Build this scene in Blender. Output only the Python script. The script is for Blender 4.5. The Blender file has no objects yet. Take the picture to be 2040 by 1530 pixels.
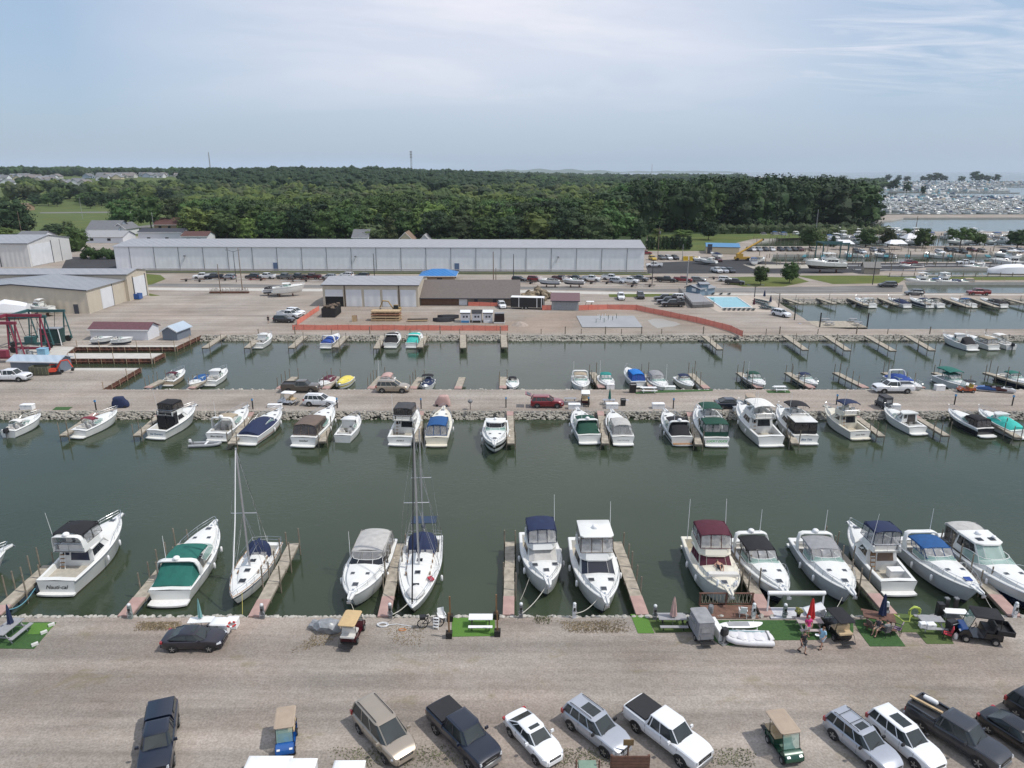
EXPO=-0.05
SUN_E=3.3
SKY_S=0.13
SKY_BLUE=(3.0,4.3,6.1,1)
SKY_CLOUD=(7.9,7.7,8.2,1)
HAZE=0.00005
import bpy,bmesh,math,random
from mathutils import Vector,Matrix,Euler
from mathutils.geometry import tessellate_polygon
R=math.radians
PI=math.pi
rnd=random.Random(7)
scene=bpy.context.scene
COL=scene.collection
H=33.0
PITCH=16.7
FPX=1414.0
ZW=-0.9
def P(x,y,z=0.0):
 """a point of the photo (2040x1530) dropped on the level z"""
 a=R(PITCH)+math.atan((y-765.0)/FPX)
 Y=(H-z)/math.tan(a)
 d=Y*math.cos(R(PITCH))+(H-z)*math.sin(R(PITCH))
 return Vector(((x-1020.0)/FPX*d,Y,z))
def ztop(p,y):
 """height of the thing standing at p whose top shows at photo row y"""
 return H-p.y*math.tan(R(PITCH)+math.atan((y-765.0)/FPX))
def atY(x,Y,z=0.0):
 d=Y*math.cos(R(PITCH))+(H-z)*math.sin(R(PITCH))
 return Vector(((x-1020.0)/FPX*d,Y,z))
MATS={}
def mat(key,col,rough=0.6,metal=0.0,var=0.12,scale=3.0,bump=0.0,bscale=20.0,alpha=1.0,coat=0.0,coords='Object',emit=None):
 if key in MATS:return MATS[key]
 m=bpy.data.materials.new(key);m.use_nodes=True
 nt=m.node_tree;N=nt.nodes;L=nt.links
 b=N['Principled BSDF']
 b.inputs['Roughness'].default_value=rough
 b.inputs['Metallic'].default_value=metal
 if coat:b.inputs['Coat Weight'].default_value=coat
 if alpha<1:b.inputs['Alpha'].default_value=alpha
 tc=N.new('ShaderNodeTexCoord')
 nz=N.new('ShaderNodeTexNoise');nz.inputs['Scale'].default_value=scale;nz.inputs['Detail'].default_value=5
 L.new(tc.outputs[coords],nz.inputs['Vector'])
 rp=N.new('ShaderNodeValToRGB')
 e=rp.color_ramp.elements
 e[0].position=0.3;e[1].position=0.7
 e[0].color=tuple(max(0,c*(1-var)) for c in col)+(1,)
 e[1].color=tuple(min(1,c*(1+var)) for c in col)+(1,)
 L.new(nz.outputs['Fac'],rp.inputs['Fac']);L.new(rp.outputs['Color'],b.inputs['Base Color'])
 if bump:
  n2=N.new('ShaderNodeTexNoise');n2.inputs['Scale'].default_value=bscale;n2.inputs['Detail'].default_value=4
  L.new(tc.outputs[coords],n2.inputs['Vector'])
  bp=N.new('ShaderNodeBump');bp.inputs['Strength'].default_value=bump;bp.inputs['Distance'].default_value=0.02
  L.new(n2.outputs['Fac'],bp.inputs['Height']);L.new(bp.outputs['Normal'],b.inputs['Normal'])
 MATS[key]=m
 return m
def paint(key,col,flake=0.0):
 return mat('paint_'+key,col,rough=0.28,metal=flake,var=0.04,scale=1.2,coat=0.7)
def canvas(key,col):
 return mat('canvas_'+key,col,rough=0.85,var=0.13,scale=2.2,bump=0.5,bscale=5)
WHITE=mat('gelcoat_white',(.72,.72,.69),.34,var=.075,scale=.7,coat=.2)
CREAM=mat('gelcoat_cream',(.70,.66,.55),.32,var=.05,scale=1.3,coat=.25)
SILVERW=mat('gelcoat_silver',(.52,.53,.55),.3,var=.04,scale=1.3,coat=.25)
DECKW=mat('deck_nonskid',(.70,.70,.67),.55,var=.05,scale=4)
DECKC=mat('deck_cream',(.62,.585,.49),.6,var=.06,scale=3)
FLOORT=mat('cockpit_sole',(.40,.37,.31),.7,var=.12,scale=3)
TEAK=mat('teak',(.30,.17,.085),.6,var=.3,scale=6)
NAVYH=mat('hull_navy',(.012,.02,.055),.18,var=.1,coat=.6)
BLACKH=mat('hull_black',(.012,.012,.016),.18,var=.1,coat=.6)
ANTI=mat('bottom_paint',(.03,.035,.05),.7,var=.2)
ANTIR=mat('bottom_paint_red',(.09,.03,.025),.7,var=.2)
STEEL=mat('stainless_rail',(.62,.63,.65),.25,1.0,var=.03)
ALU=mat('aluminium',(.55,.56,.58),.38,.8,var=.05)
DGLASS=mat('dark_glass',(.012,.014,.018),.06,var=.2,scale=.8)
GGLASS=mat('green_glass',(.26,.42,.37),.08,var=.15,scale=1,alpha=.55)
CGLASS=mat('car_glass',(.035,.042,.042),.10,var=.25,scale=.7)
VINYL=mat('clear_vinyl',(.42,.42,.42),.12,var=.25,scale=2.5,alpha=.5)
SMOKE=mat('smoked_vinyl',(.07,.06,.055),.15,var=.3,scale=1.5,alpha=.85)
TYRE=mat('tyre',(.018,.018,.018),.85,var=.2)
RIM=mat('rim_alloy',(.42,.43,.44),.3,.8,var=.1)
BLACKP=mat('black_plastic',(.015,.015,.016),.5,var=.25)
GREYP=mat('grey_plastic',(.16,.165,.17),.5,var=.1)
LAMP=mat('lamp_lens',(.6,.62,.64),.12,var=.05,coat=1)
TAIL=mat('tail_lens',(.32,.012,.015),.2,var=.1,coat=1)
AMBER=mat('amber_lens',(.6,.22,.04),.2,var=.1,coat=1)
SEATW=mat('white_vinyl_seat',(.62,.60,.56),.5,var=.06)
SEATT=mat('tan_seat',(.50,.38,.23),.55,var=.08)
DOCKW=mat('weathered_dock',(.34,.30,.24),.9,var=.28,scale=1.7,bump=.4,bscale=9)
DOCKR=mat('reddish_ramp',(.37,.245,.215),.9,var=.14,scale=1.3)
PILE=mat('dock_pile',(.20,.17,.13),.9,var=.3,scale=3)
WOODL=mat('fresh_lumber',(.47,.34,.2),.8,var=.25,scale=4)
WOODD=mat('dark_stained_wood',(.13,.065,.045),.75,var=.3,scale=3)
WHITEP=mat('white_plastic',(.78,.78,.77),.4,var=.05,scale=2)
GREYT=mat('grey_table',(.30,.30,.31),.6,var=.1)
CONC=mat('pale_concrete',(.47,.45,.41),.85,var=.1,scale=.8)
RUST=mat('rusty_sheet_pile',(.115,.05,.032),.85,var=.4,scale=1.2)
RUSTL=mat('pale_post',(.36,.27,.18),.8,var=.2)
SKIN=mat('skin',(.47,.27,.19),.55,var=.06)
HAIR=mat('hair',(.05,.035,.025),.7,var=.2)
HAIRG=mat('grey_hair',(.35,.34,.33),.7,var=.2)
class MB:
 def __init__(s):s.v=[];s.f=[];s.m=[]
 def add(s,vs,fs,m=0):
  o=len(s.v);s.v.extend([tuple(v) for v in vs])
  for f in fs:s.f.append(tuple(i+o for i in f));s.m.append(m)
  return s
 def box(s,c,d,m=0,rz=0.0,rx=0.0,ry=0.0,taper=1.0):
  x,y,z=d[0]/2,d[1]/2,d[2]/2
  t=taper
  vs=[(-x,-y,-z),(x,-y,-z),(x,y,-z),(-x,y,-z),(-x*t,-y*t,z),(x*t,-y*t,z),(x*t,y*t,z),(-x*t,y*t,z)]
  M=Euler((rx,ry,rz)).to_matrix()
  vs=[M@Vector(v)+Vector(c) for v in vs]
  return s.add(vs,[(0,3,2,1),(4,5,6,7),(0,1,5,4),(1,2,6,5),(2,3,7,6),(3,0,4,7)],m)
 def quad(s,a,b,c,d,m=0):return s.add([a,b,c,d],[(0,1,2,3)],m)
 def loft(s,rings,m=0,closed=True,caps=True,ms=None):
  n=len(rings[0]);vs=[p for r in rings for p in r];o=len(s.v)
  s.v.extend([tuple(v) for v in vs])
  for i in range(len(rings)-1):
   for j in range(n if closed else n-1):
    k=(j+1)%n
    s.f.append((o+i*n+j,o+i*n+k,o+(i+1)*n+k,o+(i+1)*n+j));s.m.append(ms[j] if ms else m)
  if caps and closed:
   s.f.append(tuple(o+j for j in reversed(range(n))));s.m.append(m)
   q=o+(len(rings)-1)*n
   s.f.append(tuple(q+j for j in range(n)));s.m.append(m)
  return s
 def tube(s,pts,r,n=5,m=0,r2=None):
  pts=[Vector(p) for p in pts];rings=[]
  for i,p in enumerate(pts):
   a=pts[max(0,i-1)];b=pts[min(len(pts)-1,i+1)]
   t=(b-a)
   t=t.normalized() if t.length>1e-6 else Vector((0,0,1))
   u=t.cross(Vector((0,0,1)))
   if u.length<.05:u=t.cross(Vector((1,0,0)))
   u.normalize();w=t.cross(u)
   rr=r if r2 is None else r+(r2-r)*i/(len(pts)-1)
   rings.append([p+(u*math.cos(2*PI*k/n)+w*math.sin(2*PI*k/n))*rr for k in range(n)])
  return s.loft(rings,m)
 def cyl(s,p,q,r,n=8,m=0,r2=None):return s.tube([p,q],r,n,m,r2)
 def lathe(s,c,prof,n=10,m=0):
  rings=[[(c[0]+r*math.cos(2*PI*k/n),c[1]+r*math.sin(2*PI*k/n),c[2]+z) for k in range(n)] for r,z in prof]
  return s.loft(rings,m)
 def prism(s,poly,z0,z1,m=0):
  n=len(poly)
  return s.loft([[(p[0],p[1],z0) for p in poly],[(p[0],p[1],z1) for p in poly]],m)
 def extr(s,poly,axis_pts,m=0):
  """poly given in local (u,v) mapped by fn list -> rings"""
  return s.loft([[f(u,v) for u,v in poly] for f in axis_pts],m)
 def blob(s,c,r,m=0,jit=.15,sub=1,rg=rnd,sq=1.0):
  base,fs=ICO[sub]
  vs=[]
  for b in base:
   k=1+rg.uniform(-jit,jit)
   rr=r if isinstance(r,(tuple,list)) else(r,r,r*sq)
   vs.append((c[0]+b[0]*rr[0]*k,c[1]+b[1]*rr[1]*k,c[2]+b[2]*rr[2]*k))
  return s.add(vs,fs,m)
 def patch(s,a,b,c,d,u0,u1,v0,v1,off=.015,m=0):
  """window on the face a b c d (a->b bottom, d->c top)"""
  a,b,c,d=map(Vector,(a,b,c,d))
  n=(b-a).cross(d-a).normalized()*off
  def q(u,v):return(a*(1-u)+b*u)*(1-v)+(d*(1-u)+c*u)*v+n
  return s.quad(q(u0,v0),q(u1,v0),q(u1,v1),q(u0,v1),m)
 def xf(s,M,start=0):
  for i in range(start,len(s.v)):s.v[i]=tuple(M@Vector(s.v[i]))
  return s
 def mesh(s,name,mats,smooth=None):
  me=bpy.data.meshes.new(name)
  me.from_pydata(s.v,[],s.f)
  if not isinstance(mats,(list,tuple)):mats=[mats]
  for m in mats:me.materials.append(m)
  if len(mats)>1:me.polygons.foreach_set('material_index',s.m)
  if smooth:
   me.polygons.foreach_set('use_smooth',[True]*len(s.f))
   me.update();me.set_sharp_from_angle(angle=R(smooth))
  me.update()
  return me
 def build(s,name,mats,parent=None,smooth=None):
  o=bpy.data.objects.new(name,s.mesh(name,mats,smooth));COL.objects.link(o)
  if parent is not None:o.parent=parent
  return o
def _ico(sub):
 bm=bmesh.new();bmesh.ops.create_icosphere(bm,subdivisions=sub,radius=1)
 r=([tuple(v.co) for v in bm.verts],[tuple(v.index for v in f.verts) for f in bm.faces]);bm.free();return r
ICO={1:_ico(1),2:_ico(2)}
def tag(o,label=None,cat=None,group=None,kind=None):
 if label:o['label']=label
 if cat:o['category']=cat
 if group:o['group']=group
 if kind:o['kind']=kind
 return o
def thing(name,label,cat,loc=(0,0,0),rz=0.0,group=None):
 o=bpy.data.objects.new(name,None);COL.objects.link(o);o.empty_display_size=.3
 o.location=loc;o.rotation_euler=(0,0,rz)
 return tag(o,label,cat,group)
def solid(mb,name,mats,label,cat,loc=(0,0,0),rz=0.0,group=None,smooth=None):
 o=mb.build(name,mats,smooth=smooth);o.location=loc;o.rotation_euler=(0,0,rz)
 return tag(o,label,cat,group)
def struct(mb,name,mats,smooth=None):
 return tag(mb.build(name,mats,smooth=smooth),kind='structure')
class Kit:
 """parts of one thing: emitted as a parented tree, or joined into one mesh when it is small in the picture"""
 def __init__(s):s.parts=[];s.cache=None;s.flat=None
 def part(s,name,mats,parent=None,smooth=None,label=None):
  mb=MB();s.parts.append((name,mb,mats if isinstance(mats,(list,tuple)) else[mats],parent,smooth,label));return mb
 def emit(s,name,label,cat,loc,rz=0.0,group=None,swap=None,scale=None):
  root=thing(name,label,cat,loc,rz,group)
  if scale:root.scale=scale
  if s.cache is None:
   s.cache=[mb.mesh(n,ms,sm) if mb.v else None for n,mb,ms,p,sm,lb in s.parts]
  made={}
  for(n,mb,ms,p,sm,lb),me in zip(s.parts,s.cache):
   if me is None:continue
   o=bpy.data.objects.new(n,me);COL.objects.link(o)
   o.parent=made.get(id(p),root) if p is not None else root
   made[id(mb)]=o
   if lb:o['label']=lb
   if swap:
    for i,m in enumerate(ms):
     if m in swap:o.material_slots[i].link='OBJECT';o.material_slots[i].material=swap[m]
  return root
 def emit_flat(s,name,label,cat,loc,rz=0.0,group=None,swap=None,scale=None):
  if s.flat is None:
   J=MB();mats=[]
   for n,mb,ms,p,sm,lb in s.parts:
    idx=[]
    for m in ms:
     if m not in mats:mats.append(m)
     idx.append(mats.index(m))
    o=len(J.v);J.v.extend(mb.v);J.f.extend([tuple(i+o for i in f) for f in mb.f]);J.m.extend([idx[k] for k in mb.m])
   s.fm=mats;s.J=J;s.flat=J.mesh(name,mats,30)
  o=bpy.data.objects.new(name,s.flat);COL.objects.link(o);o.location=loc;o.rotation_euler=(0,0,rz)
  if scale:o.scale=scale
  if swap:
   for i,m in enumerate(s.fm):
    if m in swap:o.material_slots[i].link='OBJECT';o.material_slots[i].material=swap[m]
  return tag(o,label,cat,group)
cam=bpy.data.cameras.new('camera');co=bpy.data.objects.new('camera',cam);COL.objects.link(co)
co.location=(0,0,H);co.rotation_euler=(R(90-PITCH),0,0)
cam.sensor_width=36;cam.lens=FPX/2040*36;cam.clip_end=90000;cam.clip_start=.5
scene.camera=co
scene.view_settings.view_transform='Standard';scene.view_settings.look='None'
scene.view_settings.exposure=EXPO;scene.view_settings.gamma=1
scene.cycles.use_denoising=True
scene.cycles.max_bounces=6;scene.cycles.diffuse_bounces=2;scene.cycles.glossy_bounces=3
scene.cycles.transparent_max_bounces=10;scene.cycles.volume_bounces=1
SUN_EL,SUN_AZ=57.0,103.0
sd=Vector((math.sin(R(SUN_AZ))*math.cos(R(SUN_EL)),math.cos(R(SUN_AZ))*math.cos(R(SUN_EL)),math.sin(R(SUN_EL))))
sl=bpy.data.lights.new('sun','SUN');sl.energy=SUN_E;sl.angle=R(1.2);sl.color=(1,.955,.89)
so=bpy.data.objects.new('sun',sl);COL.objects.link(so);so.rotation_euler=(-sd).to_track_quat('-Z','Y').to_euler();so.location=(60,0,120)
w=bpy.data.worlds.new('World');scene.world=w;w.use_nodes=True
nt=w.node_tree;N=nt.nodes;L=nt.links
bg=N['Background'];bg.inputs['Strength'].default_value=SKY_S
sky=N.new('ShaderNodeTexSky');sky.sky_type='NISHITA';sky.sun_disc=False
sky.sun_elevation=R(SUN_EL);sky.sun_rotation=R(SUN_AZ);sky.altitude=50;sky.air_density=1.0;sky.dust_density=1.6;sky.ozone_density=1.6
tc=N.new('ShaderNodeTexCoord');sep=N.new('ShaderNodeSeparateXYZ');L.new(tc.outputs['Generated'],sep.inputs[0])
def M_(op,a,b=None,c=None,clamp=False):
 n=N.new('ShaderNodeMath');n.operation=op;n.use_clamp=clamp
 for i,q in enumerate((a,b,c)):
  if q is None:continue
  if isinstance(q,(int,float)):n.inputs[i].default_value=q
  else:L.new(q,n.inputs[i])
 return n.outputs[0]
zc=M_('MAXIMUM',sep.outputs['Z'],0.0)
den=M_('ADD',zc,.10)
u=M_('DIVIDE',sep.outputs['X'],den);v=M_('DIVIDE',sep.outputs['Y'],den)
cmb=N.new('ShaderNodeCombineXYZ');L.new(u,cmb.inputs[0]);L.new(v,cmb.inputs[1])
def cloudnoise(scale,sx,sy,rot,loc,det,dist):
 mp=N.new('ShaderNodeMapping');mp.inputs['Scale'].default_value=(sx,sy,1);mp.inputs['Rotation'].default_value=(0,0,R(rot));mp.inputs['Location'].default_value=loc
 L.new(cmb.outputs[0],mp.inputs['Vector'])
 n=N.new('ShaderNodeTexNoise');n.inputs['Scale'].default_value=scale;n.inputs['Detail'].default_value=det;n.inputs['Distortion'].default_value=dist
 n.inputs['Roughness'].default_value=.62
 L.new(mp.outputs[0],n.inputs['Vector']);return n.outputs['Fac']
n1=cloudnoise(.55,.55,1.0,-14,(3.1,.4,0),9,.5)
n2=cloudnoise(2.1,.42,1.25,-11,(1.0,2.0,0),12,1.6)
s1=M_('MULTIPLY',M_('SUBTRACT',n1,.42),3.2,clamp=True)
s2=M_('MULTIPLY',M_('SUBTRACT',n2,.40),3.4,clamp=True)
px=M_('MULTIPLY',M_('SUBTRACT',sep.outputs['X'],-.02),2.0)
sheet=M_('SUBTRACT',1.0,M_('MULTIPLY',M_('MULTIPLY',px,px),1.1),clamp=True)
elev=M_('MULTIPLY',M_('SUBTRACT',sep.outputs['Z'],.012),8.0,clamp=True)
f1=M_('MULTIPLY',M_('MULTIPLY',sheet,elev),M_('ADD',M_('MULTIPLY',s1,.5),.55))
right=M_('MULTIPLY',M_('SUBTRACT',sep.outputs['X'],.02),4.5,clamp=True)
elev2=M_('MULTIPLY',M_('SUBTRACT',sep.outputs['Z'],.06),12.0,clamp=True)
f2=M_('MULTIPLY',M_('MULTIPLY',right,elev2),M_('MULTIPLY',s2,M_('ADD',M_('MULTIPLY',s1,.45),.5)))
fac=M_('MAXIMUM',f1,f2)
fac=M_('ADD',M_('MULTIPLY',fac,.88),.06,clamp=True)
hz_=M_('POWER',M_('SUBTRACT',1.0,M_('MINIMUM',zc,1.0)),9.0)
g1=N.new('ShaderNodeMix');g1.data_type='RGBA';g1.inputs[0].default_value=.62
L.new(sky.outputs[0],g1.inputs[6]);g1.inputs[7].default_value=SKY_BLUE
mx=N.new('ShaderNodeMix');mx.data_type='RGBA';L.new(fac,mx.inputs[0]);L.new(g1.outputs[2],mx.inputs[6]);mx.inputs[7].default_value=SKY_CLOUD
L.new(mx.outputs[2],bg.inputs['Color'])
def ground_mat(name,dark,light,tint,stretch=(1,1,1),weed=(.12,.13,.05),weedamt=.0,fine=9.0,track=.5,spots=.5):
 m=bpy.data.materials.new(name);m.use_nodes=True
 nt=m.node_tree;N=nt.nodes;L=nt.links;b=N['Principled BSDF'];b.inputs['Roughness'].default_value=.95
 b.inputs['Specular IOR Level'].default_value=.2
 g=N.new('ShaderNodeNewGeometry')
 def noise(sc,det=6,st=(1,1,1),rough=.6,dist=0.0):
  mp=N.new('ShaderNodeMapping');mp.inputs['Scale'].default_value=st;L.new(g.outputs['Position'],mp.inputs['Vector'])
  n=N.new('ShaderNodeTexNoise');n.inputs['Scale'].default_value=sc;n.inputs['Detail'].default_value=det;n.inputs['Roughness'].default_value=rough;n.inputs['Distortion'].default_value=dist
  L.new(mp.outputs[0],n.inputs['Vector']);return n.outputs['Fac']
 def ramp(fac,p0,c0,p1,c1):
  r=N.new('ShaderNodeValToRGB');e=r.color_ramp.elements;e[0].position=p0;e[1].position=p1;e[0].color=tuple(c0)+(1,);e[1].color=tuple(c1)+(1,)
  L.new(fac,r.inputs['Fac']);return r.outputs['Color']
 def mix(f,a,b_,mode='MIX'):
  x=N.new('ShaderNodeMix');x.data_type='RGBA';x.blend_type=mode
  for i,q in((0,f),(6,a),(7,b_)):
   if isinstance(q,(int,float)):x.inputs[i].default_value=q
   elif isinstance(q,tuple):x.inputs[i].default_value=q+((1,) if len(q)==3 else())
   else:L.new(q,x.inputs[i])
  return x.outputs[2]
 base=ramp(noise(.09,7),.32,dark,.68,light)
 tr=ramp(noise(.28,6,(.07,1.6,1)),.38,(1-.24*track,)*3,.66,(1+.12*track,)*3)
 base=mix(1.0,base,tr,'MULTIPLY')
 sp=ramp(noise(.35,8,(.45,1,1),.65,.6),.30,(1-.3*spots,1-.32*spots,1-.33*spots),.48,(1,1,1))
 base=mix(1.0,base,sp,'MULTIPLY')
 base=mix(1.0,base,ramp(noise(fine,3),.36,(.82,.82,.82),.64,(1.17,1.17,1.17)),'MULTIPLY')
 base=mix(1.0,base,ramp(noise(2.1,5),.35,(.91,.9,.88),.65,(1.06,1.06,1.06)),'MULTIPLY')
 if tint:base=mix(ramp(noise(.05,4,(1,1,1)),.42,(0,0,0),.62,(.7,.7,.7)),base,mix(1.0,base,tint,'MULTIPLY'))
 if weedamt:
  wf=ramp(noise(.32,9,(.6,1,1),.7,.4),.66-.12*weedamt,(0,0,0),.78-.1*weedamt,(.75,.75,.75))
  base=mix(wf,base,weed)
 L.new(base,b.inputs['Base Color'])
 bp=N.new('ShaderNodeBump');bp.inputs['Strength'].default_value=.35;bp.inputs['Distance'].default_value=.04
 L.new(noise(fine*.8,4),bp.inputs['Height']);L.new(bp.outputs['Normal'],b.inputs['Normal'])
 return m
GRAVEL=ground_mat('gravel_near',(.258,.228,.198),(.355,.319,.283),(1.05,.95,.92),weed=(.19,.165,.085),weedamt=.6,fine=7,track=1.15)
ROADG=ground_mat('gravel_far',(.276,.244,.212),(.372,.336,.299),(1.04,.96,.93),weed=(.2,.19,.1),weedamt=.12,fine=4,track=.8,spots=.5)
TARMAC=ground_mat('dark_asphalt',(.045,.046,.05),(.06,.061,.066),None,fine=5,track=.4,spots=.3)
OLDTAR=ground_mat('grey_asphalt',(.16,.155,.15),(.23,.225,.22),None,fine=4,track=.9,spots=.4)
GRASS=ground_mat('mown_grass',(.085,.115,.03),(.125,.15,.042),(1.1,.95,.8),weed=(.19,.17,.08),weedamt=.3,fine=3,track=.6,spots=.35)
FIELD=ground_mat('field_grass',(.075,.112,.034),(.11,.145,.048),(1.15,.95,.8),weed=(.2,.19,.09),weedamt=.2,fine=1,track=.5,spots=.4)
DIRT=ground_mat('bare_dirt',(.25,.215,.18),(.34,.30,.26),(1.06,.93,.86),fine=4,track=.4,spots=.5)
SAND=ground_mat('sandy_apron',(.36,.33,.28),(.44,.41,.36),None,fine=4,track=.3,spots=.4)
wm=bpy.data.materials.new('harbour_water');wm.use_nodes=True
nt=wm.node_tree;N=nt.nodes;L=nt.links;b=N['Principled BSDF']
b.inputs['Roughness'].default_value=.09;b.inputs['IOR'].default_value=1.36
g=N.new('ShaderNodeNewGeometry')
n0=N.new('ShaderNodeTexNoise');n0.inputs['Scale'].default_value=.035;n0.inputs['Detail'].default_value=5;L.new(g.outputs['Position'],n0.inputs['Vector'])
rp=N.new('ShaderNodeValToRGB');rp.color_ramp.elements[0].color=(.033,.046,.027,1);rp.color_ramp.elements[1].color=(.044,.058,.034,1)
rp.color_ramp.elements[0].position=.35;rp.color_ramp.elements[1].position=.65
L.new(n0.outputs['Fac'],rp.inputs['Fac']);L.new(rp.outputs['Color'],b.inputs['Base Color'])
mp=N.new('ShaderNodeMapping');mp.inputs['Scale'].default_value=(1.0,1.5,1);L.new(g.outputs['Position'],mp.inputs['Vector'])
w1=N.new('ShaderNodeTexNoise');w1.inputs['Scale'].default_value=1.6;w1.inputs['Detail'].default_value=4;w1.inputs['Distortion'].default_value=.5;L.new(mp.outputs[0],w1.inputs['Vector'])
w2=N.new('ShaderNodeTexNoise');w2.inputs['Scale'].default_value=.10;w2.inputs['Detail'].default_value=5;L.new(g.outputs['Position'],w2.inputs['Vector'])
r2=N.new('ShaderNodeValToRGB');r2.color_ramp.elements[0].position=.38;r2.color_ramp.elements[1].position=.62;r2.color_ramp.elements[0].color=(.25,)*3+(1,);L.new(w2.outputs['Fac'],r2.inputs['Fac'])
mm=N.new('ShaderNodeMath');mm.operation='MULTIPLY';L.new(w1.outputs['Fac'],mm.inputs[0]);L.new(r2.outputs['Color'],mm.inputs[1])
bp=N.new('ShaderNodeBump');bp.inputs['Strength'].default_value=.55;bp.inputs['Distance'].default_value=.06
L.new(mm.outputs[0],bp.inputs['Height']);L.new(bp.outputs['Normal'],b.inputs['Normal'])
mb=MB();mb.quad((-2500,0,ZW),(40000,0,ZW),(40000,45000,ZW),(-2500,45000,ZW))
struct(mb,'harbour_water',wm)
def land(name,outer,holes,m,z=0.0,skirt=True,side=None):
 polys=[[Vector((p[0],p[1],0)) for p in outer]]+[[Vector((p[0],p[1],0)) for p in h] for h in holes]
 tris=tessellate_polygon(polys);flat=[p for q in polys for p in q]
 mb=MB();vs=[(p.x,p.y,z) for p in flat];fs=[]
 for t in tris:
  a,b,c=(flat[i] for i in t)
  if(b-a).cross(c-a).z<0:t=(t[0],t[2],t[1])
  fs.append(t)
 mb.add(vs,fs)
 if skirt:
  for q in polys:
   for i in range(len(q)):
    a,b=q[i],q[(i+1)%len(q)]
    mb.quad((a.x,a.y,z-.001),(b.x,b.y,z-.001),(b.x,b.y,z-3),(a.x,a.y,z-3),1)
 return struct(mb,name,[m,side or CONC])
def px(*pts):return[P(x,y) for x,y in pts]
def hill(X,Y):
 r=X/max(Y,1.0)
 side=max(0.0,min(1.0,(.11-r)/.30))
 t=max(0.0,min(1.0,(Y-650)/1100));t=t*t*(3-2*t)
 return t*21*side*(1+.18*math.sin(X*.004+1)*math.cos(Y*.003)+.05*math.sin(X*.013))
Y0=P(0,1230).y
gnd=land('gravel_ground',[(-160,-30),(160,-30),(160,Y0),(-160,Y0)],[],GRAVEL)
far=23000.0
outer=px((3200,819),(3200,776),(202,776),(277,733),(128,733),(128,714.5),(303,714.5),(325,703.5),(133,703.5),(150,691),(349,691),(400,667.5),(3200,667.5),(3200,655.5),(1690,655.5),(1627,652),(1598,632),(1556,606),(1548,596),(3200,594),(3200,427),(1750,428),(1746,400),(1756,372),(1740,358))
outer+=[P(1300,348.5),P(1130,345.2),atY(900,14000)]+[Vector((-12000,16000,0)),Vector((-12000,96.5,0))]
outer[-1]=Vector((-12000,P(0,819).y,0))
holes=[px((1802,562),(3200,562),(3200,584),(1812,584)),px((1845,534),(3200,534),(3200,547.5),(1840,547.5)),px((1540,507),(3200,507),(3200,521.5),(1532,521.5)),px((1500,481),(1560,473),(1700,470),(3200,467.5),(3200,487),(1500,490.5)),px((1692,446),(1740,440),(1776,438),(1800,433.5),(3200,432),(3200,463),(1790,461),(1722,458))]
land('yard_ground',outer,holes,ROADG)
def sheet(name,pts,m,z,kind='structure'):
 mb=MB();tris=tessellate_polygon([[Vector((p.x,p.y,0)) for p in pts]])
 fs=[]
 for t in tris:
  a,b,c=(pts[i] for i in t)
  if(b-a).to_2d().to_3d().cross((c-a).to_2d().to_3d()).z<0:t=(t[0],t[2],t[1])
  fs.append(t)
 mb.add([(p.x,p.y,z) for p in pts],fs)
 return tag(mb.build(name,m),kind=kind)
sheet('concrete_quay',px((150,691.4),(349,691.4),(357,688),(157,688)),CONC,.006)
sheet('concrete_quay',px((139,714.1),(302,714.1),(323,703.9),(135,703.9)),CONC,.006)
sheet('concrete_quay',px((128,733.4),(276,733.4),(268,738),(128,738)),CONC,.006)
sheet('concrete_quay',px((60,689),(149,691),(134,703),(128,714),(20,716)),CONC,.008)
sheet('road',px((-400,566),(430,574),(1030,578),(1300,583),(1600,586),(3200,586.5),(3200,588),(1600,588),(1240,587),(1030,583),(430,579),(-400,571)),CONC,.006)
sheet('road',px((-400,557),(430,566),(1040,571),(1300,576),(1640,571),(1800,568),(1797,582),(1600,584),(1300,581),(1040,576),(430,572),(-400,564)),OLDTAR,.005)
sheet('grass_verge',px((286,539),(1288,543),(1300,548),(286,544)),GRASS,.007)
sheet('grass_verge',px((286,545),(320,548),(330,556),(302,567),(286,568)),GRASS,.009)
sheet('grass_verge',px((288,583),(320,589),(300,590)),GRASS,.009)
sheet('asphalt_lot',px((1286,524),(1480,516),(1560,524),(3200,523),(3200,533),(1845,533),(1740,542),(1640,545),(1290,545)),TARMAC,.008)
sheet('sandy_apron',px((1480,527),(1640,527),(1650,534),(1500,535)),SAND,.016)
sheet('grass_island',px((1440,553),(1500,551),(1590,553),(1612,561),(1560,571),(1480,571),(1455,566)),GRASS,.011)
sheet('grass_strip',px((1585,549),(3200,549),(3200,558),(1800,558),(1790,564),(1660,566),(1620,557)),GRASS,.011)
sheet('grass_strip',px((1212,586),(1348,585),(1352,591),(1214,592)),GRASS,.012)
sheet('lawn',px((1290,467),(1400,462),(1700,458),(1690,472),(1500,476),(1400,500),(1290,500)),FIELD,.01)
sheet('dark_lane',px((134,512),(238,512),(232,540),(120,540)),TARMAC,.01)
sheet('dirt_ground',px((600,652),(640,622),(1095,622),(1160,620),(1290,620),(1380,634),(1475,663),(1010,664),(600,662)),DIRT,.008)
sheet('concrete_slab',px((1148,630),(1263,630),(1281,653),(1160,653)),mat('grey_slab',(.30,.31,.32),.7,var=.08,scale=.3),.12)
pd=px((1290,638),(1303,635),(1320,635),(1332,639),(1345,641),(1356,646),(1342,650),(1322,652),(1310,654),(1298,647))
sheet('puddle',pd,mat('puddle_mud',(.30,.29,.26),.35,var=.05),.014)
sheet('grass_field',px((-250,474),(-250,401),(230,400),(470,400),(500,440),(330,470)),FIELD,.02)
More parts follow.
